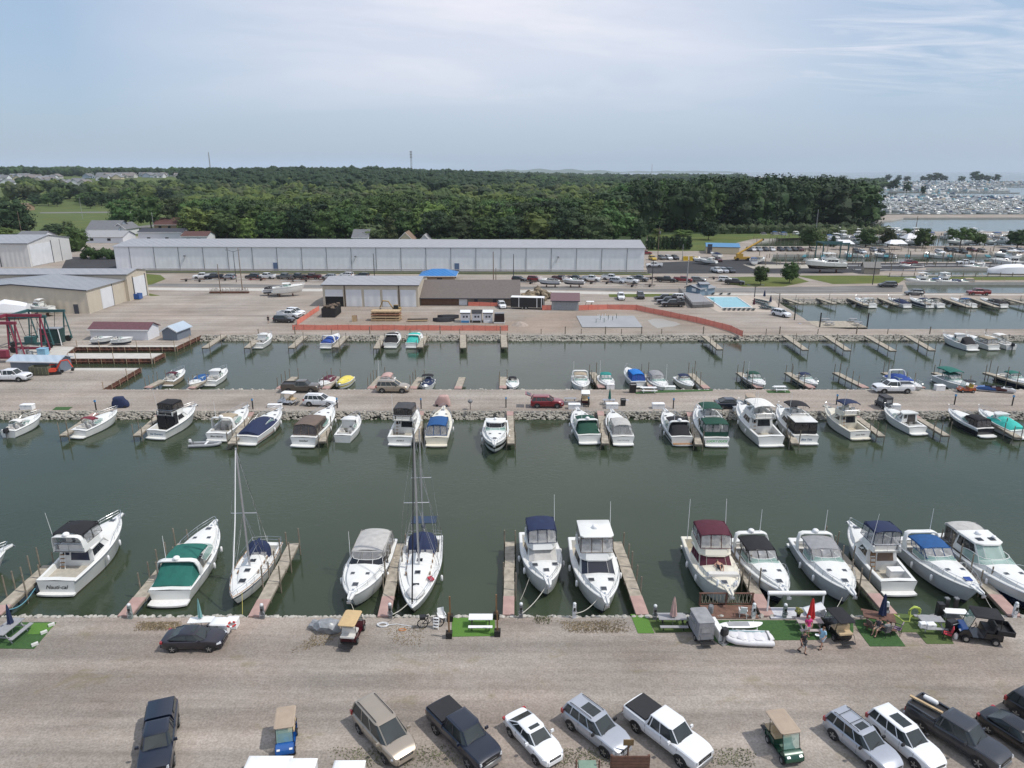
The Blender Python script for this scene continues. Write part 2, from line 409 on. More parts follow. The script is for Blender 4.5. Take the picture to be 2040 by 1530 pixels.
sheet('grass_field',[P(330,402),P(470,402),P(500,440),P(330,472),P(300,494),P(1286,494),P(1290,468),P(1700,460),P(1745,440),P(1700,400),atY(1700,1500),atY(1200,4000),Vector((-9000,4200,0)),Vector((-9000,P(0,398).y,0))],ground_mat('wood_floor',(.035,.055,.02),(.05,.08,.03),None,fine=1),.012)
sheet('street',px((240,455),(300,448),(420,444),(420,447),(305,452),(245,459)),OLDTAR,.035)
sheet('street',px((80,425),(230,424),(340,426),(340,423.5),(230,421.5),(80,423)),OLDTAR,.035)
mb=MB();nx,ny=90,40;vs=[]
for j in range(ny+1):
 Yj=640*(11.0**(j/ny))
 for i in range(nx+1):
  X=(-1.1+1.3*i/nx)*Yj
  vs.append((X,Yj,hill(X,Yj)-.6+(0 if hill(X,Yj)>.05 else-1.0)))
fs=[(j*(nx+1)+i,j*(nx+1)+i+1,(j+1)*(nx+1)+i+1,(j+1)*(nx+1)+i) for j in range(ny) for i in range(nx)]
mb.add(vs,fs);struct(mb,'hills',FIELD,smooth=60)
mb=MB()
for x0,x1,Y,h,nm in((930,1250,12500,75,0),(1200,1500,15500,45,0)):
 n=24;top=[];bot=[];back=[]
 for i in range(n+1):
  x=x0+(x1-x0)*i/n;e=math.sin(PI*i/n)**.5;p=atY(x,Y)
  top.append((p.x,p.y+400,0+h*e*(.8+.2*math.sin(i*1.3))+.1));bot.append((p.x,p.y,-2));back.append((p.x,p.y+1500,-2))
 mb.loft([bot,top,back],closed=False)
struct(mb,'far_shore_hills',mat('far_shore',(.05,.08,.045),.9,coords='Object',scale=.002),smooth=60)
def text_mb(txt,size,m,parent,name,loc,rot):
 c=bpy.data.curves.new(name,'FONT');c.body=txt;c.size=size;c.align_x='CENTER';c.shear=.35;c.offset=size*.018
 t=bpy.data.objects.new(name,c);COL.objects.link(t)
 dg=bpy.context.evaluated_depsgraph_get();me=bpy.data.meshes.new_from_object(t.evaluated_get(dg))
 bpy.data.objects.remove(t);bpy.data.curves.remove(c)
 me.materials.clear();me.materials.append(m)
 o=bpy.data.objects.new(name,me);COL.objects.link(o);o.parent=parent;o.location=loc;o.rotation_euler=rot
 return o
class Boat:
 def __init__(s,L=10.5,B=3.4,zs=1.05,zb=1.75,hull=WHITE,deck=WHITE,stripe=None,anti=ANTI,cock=(.05,.46),floor=.45,trunk=(.5,.95,.32),nd=DECKW,full=2.2,plat=.7,top=None,stripez=(.62,.78),rail='#'):
  s.k=Kit();s.L,s.B,s.zs,s.zb,s.full=L,B,zs,zb,full
  s.cock,s.floor,s.trunk,s.white,s.nd=cock,floor,trunk,deck,nd
  k=s.k
  N=18;ts=[i/N for i in range(N+1)]
  hb=k.part('hull',[hull,anti,stripe or hull],smooth=40)
  s.hullmb=hb
  rings=[]
  for t in ts:
   b,z=s.b(t),s.z(t)
   row=[]
   for q,(f,zz) in enumerate(((0,-.45+.35*t**4),(.80-.35*t**3,-.12+.3*t**3),(.86-.2*t**3,.10+.25*t**3),(.93-.1*t**3,z*stripez[0]),(.97-.03*t,z*stripez[1]),(1,z))):
    row.append((q,f,zz))
   half=[(s.x(t,zz/z),b*f,zz) for q,f,zz in row]
   rings.append([(x,-y,zz) for x,y,zz in reversed(half)]+[(x,y,zz) for x,y,zz in half[1:]])
  ms=[0,2,0,1,1,1,1,0,2,0,0]
  hb.loft(rings,closed=False,ms=ms[:10])
  hb.add(rings[0],[tuple(range(11))])
  dk=k.part('deck',[deck,nd,FLOORT if deck is not CREAM else mat('sole_cream',(.45,.40,.31),.7)],smooth=38)
  c0,c1=cock;t0,t1,rise=trunk
  st=[]
  for t in ts:
   if c0<t<c1:st.append((t,1))
   elif t>0:st.append((t,0))
   else:st.append((t,0))
  if c1>c0:
   st+=[(c0,0),(c0+1e-4,1),(c1,1),(c1+1e-4,0)]
  st.sort()
  s._deck(dk,st)
  if plat:
   pl=k.part('swim_platform',[deck if deck is not WHITE else DECKW],smooth=30)
   w=s.b(0)*.92;n=7
   pts=[(-L/2+.02,-w)]+[(-L/2-plat*(1-.25*abs(a)**3),a*w) for a in[(-1+2*i/n) for i in range(n+1)]]+[(-L/2+.02,w)]
   pl.prism(pts,.16,.30)
  rb=k.part('rub_rail',[GREYP if hull in(WHITE,SILVERW) else ALU])
  for sg in(-1,1):
   rb.tube([(s.x(t,.97),sg*(s.b(t)+.01),s.z(t)-.03) for t in ts],.032,4)
  if rail:s.rails()
  if L>9 and plat:
   for t,sg in((.3,1),(.55,1),(.42,-1),(.66,-1)):
    f_=s.k.part('fender',[WHITEP],smooth=50);f_.lathe((s.X(t),sg*(s.b(t)+.14),s.z(t)-.85),[(.02,.62),(.10,.55),(.115,.3),(.10,.08),(.02,0)],8)
 def b(s,t):
  e=max(0.0,(t-.38)/.62)
  return s.B/2*(1-e**s.full)**.78*(.90+.10*min(1,t/.35)) if t<1 else.03
 def z(s,t):return s.zs+(s.zb-s.zs)*t**1.5
 def x(s,t,f):return t*s.L-s.L/2-.12*s.L*max(0,1-max(0,f))*t**5
 def X(s,t):return t*s.L-s.L/2
 def _deck(s,dk,st):
  c0,c1=s.cock;t0,t1,rise=s.trunk;rings=[]
  for t,ck in st:
   b,z=s.b(t),s.z(t);x=s.X(t)
   if ck:half=[(b,z),(b-.06,z+.05),(max(.1,b-.28),z+.05),(max(.08,b-.33),s.floor),(.4*b,s.floor),(0,s.floor)]
   else:
    r=0
    if t0-1e-3<t<t1:
     u=(t-t0)/(t1-t0);r=rise*max(0,1-u**2.0)**.8
    wi=min(b-.28,b*.80) if b>.5 else b*.5
    half=[(b,z),(b-min(.06,b*.3),z+.05),(wi,z+.05),(wi*.90,z+.05+r*.85),(wi*.5,z+.07+r),(0,z+.10+r)]
   rings.append([(x,-y,zz) for y,zz in half]+[(x,y,zz) for y,zz in reversed(half[:-1])])
  n=11;o=len(dk.v)
  for r in rings:dk.v.extend(r)
  for i in range(len(rings)-1):
   ck=st[i][1] and st[i+1][1]
   for j in range(10):
    dk.f.append((o+i*n+j,o+(i+1)*n+j,o+(i+1)*n+j+1,o+i*n+j+1))
    dk.m.append((2 if 3<=j<=6 else 0) if ck else(1 if j in(4,5) and not st[i][1] and st[i][0]>t0 else 0))
 def deckz(s,t):
  t0,t1,rise=s.trunk
  if t0<t<t1:return s.z(t)+.09+rise*max(0,1-((t-t0)/(t1-t0))**2)**.8
  return s.z(t)+.09
 def rails(s,t0=.52,h=.55,m=STEEL):
  p=s.k.part('bow_rail',[m]);n=9
  for sg in(-1,1):
   top=[]
   for i in range(n+1):
    t=t0+(1.0-t0)*i/n;tt=min(t,.985)
    y=sg*max(.10,s.b(tt)-.10);zz=s.z(tt)
    hh=h*min(1,(i+.3)/2.0)
    top.append((s.X(t)+.12*(i/n)**2,y,zz+.05+hh))
    if i%2==0 and i:p.cyl((s.X(tt)-.05,y,zz+.03),top[-1],.014,4)
   p.tube(top,.019,4)
   p.tube([(a[0],a[1],a[2]-hh*.45) for a in top[3:]],.012,4)
  p.cyl((s.X(1)+.12,-.1,s.z(1)+.05+h),(s.X(1)+.12,.1,s.z(1)+.05+h),.019,4)
 def pulpit(s,ln=.7):
  p=s.k.part('bow_pulpit',[s.white],smooth=30);z=s.z(.98)
  p.prism([(s.X(.93),-.32),(s.X(1)+ln*.7,-.2),(s.X(1)+ln,-.1),(s.X(1)+ln,.1),(s.X(1)+ln*.7,.2),(s.X(.93),.32)],z+.0,z+.12)
  a=s.k.part('anchor',[ALU],parent=p)
  a.tube([(s.X(.97),0,z+.18),(s.X(1)+ln,0,z+.16),(s.X(1)+ln+.12,0,z-.12)],.035,5)
  a.box((s.X(1)+ln+.08,0,z-.12),(.07,.34,.2),rx=0)
  w_=s.k.part('windlass',[STEEL]);w_.lathe((s.X(.93),0,s.z(.93)+.08),[(.11,0),(.11,.1),(.06,.18)],8)
 def hatches(s,spots,size=.5):
  for t,y in spots:
   z=s.deckz(t);x=s.X(t);sl=(s.deckz(t+.03)-s.deckz(t-.03))/(.06*s.L)
   p=s.k.part('hatch',[ALU,mat('hatch_acrylic',(.045,.05,.058),.12,var=.2)])
   zz=z+.015-abs(y)*.05
   p.box((x,y,zz),(size+.07,size+.07,.05),ry=-math.atan(sl));p.box((x,y,zz+.02),(size,size,.05),1,ry=-math.atan(sl))
 def windshield(s,t=.5,w=None,h=.55,rake=.55,wrap=1.6,glass=GGLASS,bow=.5,frame=WHITE,z=None):
  """curved glass wrapped round the front of the cockpit"""
  w=w or s.b(t)-.3;n=12;lo=[];up=[];x0=s.X(t)
  z=s.z(t)+.06 if z is None else z
  for i in range(n+1):
   a=-1+2*i/n
   if abs(a)>.55:
    q=(abs(a)-.55)/.45;x=-wrap*q;y=w*(1 if a>0 else-1)
   else:
    y=w*math.sin(a/.55*PI/2);x=bow*(1-(abs(a)/.55)**2.5)
   lo.append((x0+x,y,z+(s.trunk[2]*.9*max(0,1-(abs(a)/.6)**6))))
   k=max(0,1-abs(a))**.5
   up.append((x0+x-rake*(1 if abs(a)<.55 else 1-(abs(a)-.55)/.45*.5),y*.86,z+h*(1 if abs(a)<.75 else 1-(abs(a)-.75)*1.4)))
  p=s.k.part('windshield',[glass],smooth=30);p.loft([lo,up],closed=False)
  f=s.k.part('windshield_frame',[frame],parent=p)
  f.tube(up,.032,5);f.tube(lo,.03,4)
  for i in(0,3,5,7,9,n):f.cyl(lo[i],up[i],.022,4)
  s.ws_up=up
  return up
 def arch(s,t,w=None,z0=None,h=1.5,m=None,lean=.5,thick=.16,dome=True,ant=True):
  w=w or s.b(t)-.12;z0=s.z(t) if z0 is None else z0;m=m or s.white;x=s.X(t)
  p=s.k.part('radar_arch',[m],smooth=50)
  pts=[(0,w,0),(-lean*.55,w*.96,h*.6),(-lean*.9,w*.86,h*.93),(-lean,w*.66,h),(-lean,-w*.66,h),(-lean*.9,-w*.86,h*.93),(-lean*.55,-w*.96,h*.6),(0,-w,0)]
  rings=[]
  for i,(a,y,zz) in enumerate(pts):
   wd=.36 if i in(0,7) else.26
   if i in(3,4):nrm=(0,0,1)
   else:nrm=(0,1.0 if y>0 else-1.0,.35)
   o=Vector(nrm).normalized()*thick*.5
   c=Vector((x+a,y,z0+zz))
   rings.append([c+Vector((wd,0,0))+o*.5,c+o,c+Vector((-wd,0,0))+o*.5,c+Vector((-wd,0,0))-o*.5,c-o,c+Vector((wd,0,0))-o*.5])
  p.loft(rings)
  top=(x-lean,0,z0+h+thick*.4)
  if dome:s.dome(top)
  if ant:s.antenna((x-lean,w*.5,top[2]),2.2,p)
  return top
 def dome(s,c,r=.28):
  d=s.k.part('radar_dome',[WHITEP],smooth=50);d.lathe(c,[(r*.9,0),(r,.08),(r*.95,.2),(r*.6,.28),(.02,.31)],12)
 def antenna(s,c,h=2.4,parent=None,lean=.0):
  a=s.k.part('antenna',[WHITEP]);a.cyl(c,(c[0]-lean,c[1],c[2]+h),.028,4,r2=.016)
 def bimini(s,x0,x1,w,z,col,drop=.22,legs=None,camber=.16,name='canvas_top',w1=None,edge=.14,zf=None):
  p=s.k.part(name,[col],smooth=50);nx,ny=7,8;rings=[]
  zf=z if zf is None else zf
  for i in range(nx+1):
   u=i/nx;x=x0+(x1-x0)*u
   ww=w+((w1 if w1 is not None else w)-w)*u
   zc=z+(zf-z)*u+.05*math.cos(u*PI*4)*.5-drop*(2*u-1)**4*.6
   top=[(x,ww*(-1+2*j/ny),zc-camber*abs(-1+2*j/ny)**2.6) for j in range(ny+1)]
   ring=[(x,-ww-.01,zc-camber-edge)]+top+[(x,ww+.01,zc-camber-edge)]
   rings.append(ring+[(a[0],a[1]*.97,a[2]-.03) for a in reversed(ring)])
  p.loft(rings)
  if legs is not None:
   for sg in(-1,1):
    f=s.k.part('canopy_frame',[STEEL],parent=p)
    for u,v in((.06,.35),(.5,.5),(.94,.65)):
     f.cyl((x0+(x1-x0)*v,sg*w*.98,legs),(x0+(x1-x0)*u,sg*w*.98,z-camber-.05),.018,4)
  return p
 def enclosure(s,x0,x1,w,z0,z1,col,vin=VINYL,w1=None,x0b=None,x1b=None,panes=(2,3),parent=None,band=.0,low=.0,front=True,back=True,sides=True,bw=None):
  """upright canvas walls with clear panels between z0 and z1; x0b x1b are the lower ends"""
  x0b=x0 if x0b is None else x0b;x1b=x1 if x1b is None else x1b;w1=w if w1 is None else w1;bw=w if bw is None else bw
  lo=[(x0b,-bw,z0),(x1b,-w1,z0),(x1b,w1,z0),(x0b,bw,z0)]
  hi=[(x0,-w,z1),(x1,-w1*.97,z1),(x1,w1*.97,z1),(x0,w,z1)]
  g=s.k.part('clear_panel',[vin],parent=parent);c=s.k.part('enclosure_canvas',[col],parent=parent)
  faces=[]
  if sides:faces+=[(0,1,panes[0]),(2,3,panes[0])]
  if front:faces.append((1,2,panes[1]))
  if back:faces.append((3,0,panes[1]))
  for a,b,n in faces:
   A,B_,C,D=map(Vector,(lo[a],lo[b],hi[b],hi[a]))
   for i in range(n):
    g.patch(A,B_,C,D,(i+.06)/n,(i+.94)/n,low+.04,.96-band,0)
   for i in range(n+1):
    e0=A.lerp(B_,i/n);e1=D.lerp(C,i/n);c.cyl(e0,e1,.03,4)
   if low:c.patch(A,B_,C,D,0,1,0,low+.05,.01);c.patch(A,B_,C,D,0,1,0,low+.05,-.01)
   else:c.cyl(A,B_,.03,4)
   if band:c.patch(A,B_,C,D,0,1,.95-band,1,.01);c.patch(A,B_,C,D,0,1,.95-band,1,-.01)
   else:c.cyl(D,C,.035,4)
 def house(s,t0,t1,w,z0,h,rf=1.0,rb=.15,w1=None,tum=.88,m=None,name='deckhouse',win=((.08,.62,.35,.82),),split=3,front=True,frontm=DGLASS,back=None,roof=True,over=.15,fcover=None,winm=DGLASS):
  m=m or s.white;x0,x1=s.X(t0),s.X(t1);w1=w1 or w*.78
  lo=[(x0,-w,z0),(x1-.45,-(w*.35+w1*.65),z0),(x1,-w1*.72,z0),(x1,w1*.72,z0),(x1-.45,(w*.35+w1*.65),z0),(x0,w,z0)]
  hi=[(x0+rb,-w*tum,z0+h),(x1-.35-rf,-(w*.35+w1*.65)*tum,z0+h),(x1-rf,-w1*.68*tum,z0+h),(x1-rf,w1*.68*tum,z0+h),(x1-.35-rf,(w*.35+w1*.65)*tum,z0+h),(x0+rb,w*tum,z0+h)]
  p=s.k.part(name,[m],smooth=25);p.loft([lo,hi])
  for a,b in((0,1),(4,5)):
   q=s.k.part('side_window',[winm],parent=p)
   for u0,u1,v0,v1 in win:
    uu0,uu1=(u0,u1) if a==0 else(1-u1,1-u0)
    for i in range(split):
     g0=uu0+(uu1-uu0)*i/split;g1=uu0+(uu1-uu0)*(i+.93)/split
     q.patch(lo[a],lo[b],hi[b],hi[a],g0,g1,v0,v1,.018)
  if front:
   q=s.k.part('windscreen',[fcover or frontm],parent=p)
   q.patch(lo[2],lo[3],hi[3],hi[2],.01,.99,.12,.95,.03)
   q.patch(lo[1],lo[2],hi[2],hi[1],.03,.98,.12,.95,.03);q.patch(lo[3],lo[4],hi[4],hi[3],.02,.97,.12,.95,.03)
  if back:
   q=s.k.part('sliding_door',[back],parent=p);q.patch(lo[5],lo[0],hi[0],hi[5],.35,.88,.02,.9,.03)
   q.patch(lo[5],lo[0],hi[0],hi[5],.1,.3,.45,.9,.03)
  if roof:
   r=s.k.part('cabin_roof',[m],smooth=40,parent=p)
   o=over
   rg_=[(hi[0][0]-o,hi[0][1]-o),(hi[1][0]+o,hi[1][1]-o),(hi[2][0]+o*1.6,hi[2][1]),(hi[3][0]+o*1.6,hi[3][1]),(hi[4][0]+o,hi[4][1]+o),(hi[5][0]-o,hi[5][1]+o)]
   r.loft([[(a,b,z0+h-.02) for a,b in rg_],[(a,b,z0+h+.08) for a,b in rg_],[(a*.97+.03*(x0+x1)/2,b*.93,z0+h+.13) for a,b in rg_]])
  return lo,hi
 def seat(s,x,y,z,w=.55,m=SEATW,face=1,name='seat'):
  p=s.k.part(name,[m],smooth=40)
  p.box((x,y,z+.25),(.5,w,.5),taper=.95);p.box((x-face*.24,y,z+.68),(.12,w,.5),taper=.9)
 def lounge(s,pts,h=.42,w=.5,z=None,m=SEATW):
  p=s.k.part('cockpit_seat',[m],smooth=40);z=s.floor if z is None else z
  for i in range(len(pts)-1):
   a,b=Vector(pts[i]),Vector(pts[i+1]);d=b-a;c=(a+b)/2
   p.box((c.x,c.y,z+h/2),(d.length+w*.5,w,h),rz=math.atan2(d.y,d.x),taper=.97)
   n=Vector((-d.y,d.x,0)).normalized()*(w*.45)
   if(c+n).length<c.length:n=-n
   p.box((c.x+n.x,c.y+n.y,z+h+.16),(d.length+w*.4,.1,.34),rz=math.atan2(d.y,d.x))
 def helm(s,x,y,z,m=None):
  p=s.k.part('helm_console',[m or s.white,BLACKP],smooth=30)
  p.box((x,y,z+.45),(.45,.9,.9),taper=.85);p.box((x-.16,y,z+.92),(.28,.62,.1),1,ry=.4)
  w_=s.k.part('steering_wheel',[STEEL],parent=p)
  w_.tube([(x-.34,y+.2*math.cos(a*PI/5),z+.85+.2*math.sin(a*PI/5)) for a in range(11)],.02,4)
 def ladder(s,x,y,z0,z1,lean=.5,m=WHITEP,w=.4,n=6,rung=TEAK):
  p=s.k.part('ladder',[m,rung])
  for sg in(-1,1):p.cyl((x,y+sg*w/2,z0),(x+lean,y+sg*w/2,z1),.03,4)
  for i in range(n):
   u=(i+.6)/n;p.box((x+lean*u,y,z0+(z1-z0)*u),(.16,w,.04),1)
 def bridge(s,t0,t1,w,z,h=.6,m=None,wrap=True,seats=True,w1=None):
  """flybridge tub standing on the deckhouse roof"""
  m=m or s.white;x0,x1=s.X(t0),s.X(t1);w1=w1 or w*.8
  p=s.k.part('flybridge',[m,s.nd],smooth=35)
  out=[(x0,-w),(x1-.6,-w),(x1+.1,-w1*.8),(x1+.1,w1*.8),(x1-.6,w),(x0,w)]
  inn=[(x0,-w+.14),(x1-.8,-w+.14),(x1-.3,-w1*.72),(x1-.3,w1*.72),(x1-.8,w-.14),(x0,w-.14)]
  fl=.12
  lo=[(a+(.25 if a>x0+.1 else 0),b*1.03,z) for a,b in out];hi=[(a,b,z+h) for a,b in out];hi2=[(a,b,z+h) for a,b in inn];fl_=[(a,b,z+fl) for a,b in inn]
  p.loft([lo,hi,hi2,fl_],closed=False)
  p.add(fl_,[tuple(range(6))],1)
  p.add(lo,[tuple(range(6))],0)
  for i in(0,5):p.quad(lo[i],hi[i],hi2[i],fl_[i])
  if seats:
   s.helm(x1-.75,0,z+fl);s.seat(x1-1.6,.42,z+fl);s.seat(x1-1.6,-.42,z+fl)
   s.k.part('bench_seat',[SEATW]).box((x0+.5,0,z+fl+.22),(.5,w*1.5,.44))
  r=s.k.part('flybridge_rail',[STEEL],parent=p)
  r.tube([(x1-1.6,-w+.04,z+h+.22),(x0,-w+.04,z+h+.26),(x0-.02,0,z+h+.26),(x0,w-.04,z+h+.26),(x1-1.6,w-.04,z+h+.22)],.02,4)
  for a,b in((x0,-w+.04),(x0,w-.04),(x0+1,-w+.04),(x0+1,w-.04),(x0,0)):r.cyl((a,b,z+.1),(a,b,z+h+.26),.016,4)
 def cover(s,t0,t1,z1,col,name='mooring_cover',peak=.5,wf=1.0):
  """a tarpaulin stretched from gunwale to gunwale over the cockpit"""
  p=s.k.part(name,[col],smooth=60);n=9;rings=[]
  for i in range(n+1):
   u=i/n;t=t0+(t1-t0)*u;b=s.b(min(t,.97))*wf;z=s.z(t)
   hgt=z1*(math.sin(PI*(u*.86+.07))**peak)
   rings.append([(s.X(t),b*q,z+(.02 if abs(q)>.98 else.05)+hgt*(1-abs(q)**2.2)+(0.03*math.sin(i*2.1+q*6) if abs(q)<.9 else 0)) for q in(-1.01,-.85,-.6,-.3,0,.3,.6,.85,1.01)])
  p.loft(rings,closed=False)
  for e in(0,n):
   p.add(rings[e],[tuple(range(9))])
 def outboard(s,y=0,m=BLACKP,sc=1.0):
  p=s.k.part('outboard_motor',[m,GREYP],smooth=40);x=-s.L/2-.25*sc
  z=s.zs*.75
  p.loft([[(x+a*.32*sc,y+b*.22*sc,z+zz*sc) for a,b in((-1,-.7),(-.6,-1),(.8,-1),(1.1,-.6),(1.1,.6),(.8,1),(-.6,1),(-1,.7))] for zz in(.1,.55)]+[[(x+a*.26*sc,y+b*.17*sc,z+.72*sc) for a,b in((-1,-.7),(-.6,-1),(.8,-1),(1.1,-.6),(1.1,.6),(.8,1),(-.6,1),(-1,.7))]])
  p.box((x,y,z-.35*sc),(.22*sc,.16*sc,1.0*sc),1)
 def put(s,S,Bw,name,label,cat='boat',group='boats moored in the marina',zb=None,flat=False,swapL=True):
  """S: transom on the water (x, y), Bw: bow tip (x, y) with deck height s.zb"""
  A=P(S[0],S[1],ZW+(S[2] if len(S)>2 else 0));B_=P(Bw[0],Bw[1],ZW+s.zb)
  d=(B_-A);d.z=0
  rz=math.atan2(d.y,d.x);u=d.normalized()
  c=A+u*s.L/2;c.z=ZW
  if len(S)>2 and S[2]<0:pass
  return(s.k.emit_flat if flat else s.k.emit)(name,label,cat,c,rz,group)
 def put_bow(s,Bw,away,name,label,**kw):
  """placed by its bow: away = photo point the centreline runs through at deck height"""
  A=P(Bw[0],Bw[1],ZW+s.zb);Q=P(away[0],away[1],ZW+s.zb)
  d=A-Q;d.z=0;u=d.normalized();c=A-u*s.L/2;c.z=ZW
  return s.k.emit(name,label,'boat',c,math.atan2(d.y,d.x),'boats moored in the marina')
 def at_bow(s,Bw,ang,name,label,group=None,flat=False,cat='boat'):
  A=P(Bw[0],Bw[1],ZW+s.zb);u=Vector((math.cos(R(ang)),math.sin(R(ang)),0));c=A-u*s.L/2;c.z=ZW
  return(s.k.emit_flat if flat else s.k.emit)(name,label,cat,c,R(ang),group)
 def at_stern(s,S,ang,name,label,group=None,flat=False,cat='boat',ex=.0):
  A=P(S[0],S[1],ZW);u=Vector((math.cos(R(ang)),math.sin(R(ang)),0));c=A+u*(s.L/2+ex);c.z=ZW
  return(s.k.emit_flat if flat else s.k.emit)(name,label,cat,c,R(ang),group)
CV={k:canvas(k,c) for k,c in dict(black=(.012,.012,.015),navy=(.012,.022,.065),green=(.014,.12,.095),dgreen=(.008,.055,.035),blue=(.012,.075,.22),bright=(.01,.16,.50),royal=(.02,.06,.26),maroon=(.075,.012,.025),grey=(.26,.26,.27),lgrey=(.42,.41,.39),tan=(.34,.28,.20),brown=(.14,.105,.085),white=(.66,.65,.62),teal=(.04,.42,.36),teal2=(.015,.20,.18),yellow=(.62,.52,.10),red=(.16,.02,.035),dgrey=(.055,.056,.06),pink=(.45,.30,.27),cyan=(.06,.33,.36)).items()}
def express(L,B,can=None,hull=WHITE,deck=WHITE,arch=True,kind='open',glass=GGLASS,cover=None,aft=None,anti=ANTI,stripe=None,zs=1.05,zb=1.7,hatches=True,rise=.34,vin=VINYL,ws=.52,platform=.7,dome=True,ant=True,full=2.2,top=None,sz=(.62,.78),extra=True,rail='#',pulp=True):
 q=Boat(L,B,zs,zb,hull,deck,stripe=stripe,cock=(.07,ws-.05),trunk=(ws-.02,.96,rise),plat=platform,anti=anti,full=full,stripez=sz,rail=rail)
 w=q.b(ws)-.32
 q.windshield(ws,w,h=.55*L/10.5+.1,rake=.6,wrap=L*.17,bow=.75*L/10.5,glass=glass)
 if pulp and L>8.5:q.pulpit(.55)
 if hatches:
  q.hatches([(.86,0)],.42 if L>8 else.34)
  if L>9:q.hatches([(.70,.62),(.70,-.62)],.28)
 q.helm(q.X(ws)-.7,-.5,.45,q.white);q.seat(q.X(ws)-1.6,-.5,.45);q.seat(q.X(ws)-1.5,.6,.45)
 w2=q.b(.1)-.62;q.lounge([(q.X(.25),w2,0),(q.X(.12),w2,0),(q.X(.12),-w2,0)])
 at=(.24 if L>8 else.27)
 zt=zs+.05+1.55*min(1,L/10+.05)
 if arch:
  q.arch(at,h=zt-q.z(at)+.04,lean=.5,dome=dome and L>8,ant=ant)
 if can is not None and kind=='open':
  q.bimini(q.X(at)-.3,q.X(ws)-.65,w*.90,zt,can,zf=zt-.05,legs=None if arch else q.z(.3))
  if extra:q.enclosure(q.X(at)+.2,q.X(ws)-.6,w*.9,q.z(ws)+.5,zt-.22,can,vin,back=False,front=True,panes=(3,3),x1b=q.X(ws)+.1,x0b=q.X(at)+.4)
 if aft is not None:
  p=q.k.part('cockpit_cover',[aft],smooth=50);rings=[]
  for i in range(7):
   u=i/6;x=q.X(at)-.1+(q.X(.055)-q.X(at))*u;z=zt-.05+(q.z(.05)+.25-zt)*u**1.3;ww=w*.88+(q.b(.05)-.3-w*.88)*u
   rings.append([(x,-q.b(.1)+.12,q.z(.1)+.07)]+[(x,ww*(-1+2*j/6),z-.18*abs(-1+2*j/6)**2.5) for j in range(7)]+[(x,q.b(.1)-.12,q.z(.1)+.07)])
  p.loft(rings,closed=False);p.add(rings[-1],[tuple(range(9))]);p.add(rings[0],[tuple(range(9))])
 if cover is not None:
  q.cover(.05,ws+.08,.95*L/9,cover,wf=.97)
 if kind=='full':
  q.bimini(q.X(.08),q.X(ws)-.6,w*.92,zt+.03,can,zf=zt+.02,camber=.26)
  q.enclosure(q.X(.08)+.1,q.X(ws)-.6,w*.92,q.z(.1)+.1,zt-.2,can,vin,x0b=q.X(.05),x1b=q.X(ws)+.1,bw=q.b(.06)-.18,panes=(4,3),low=.02,band=.02)
 return q
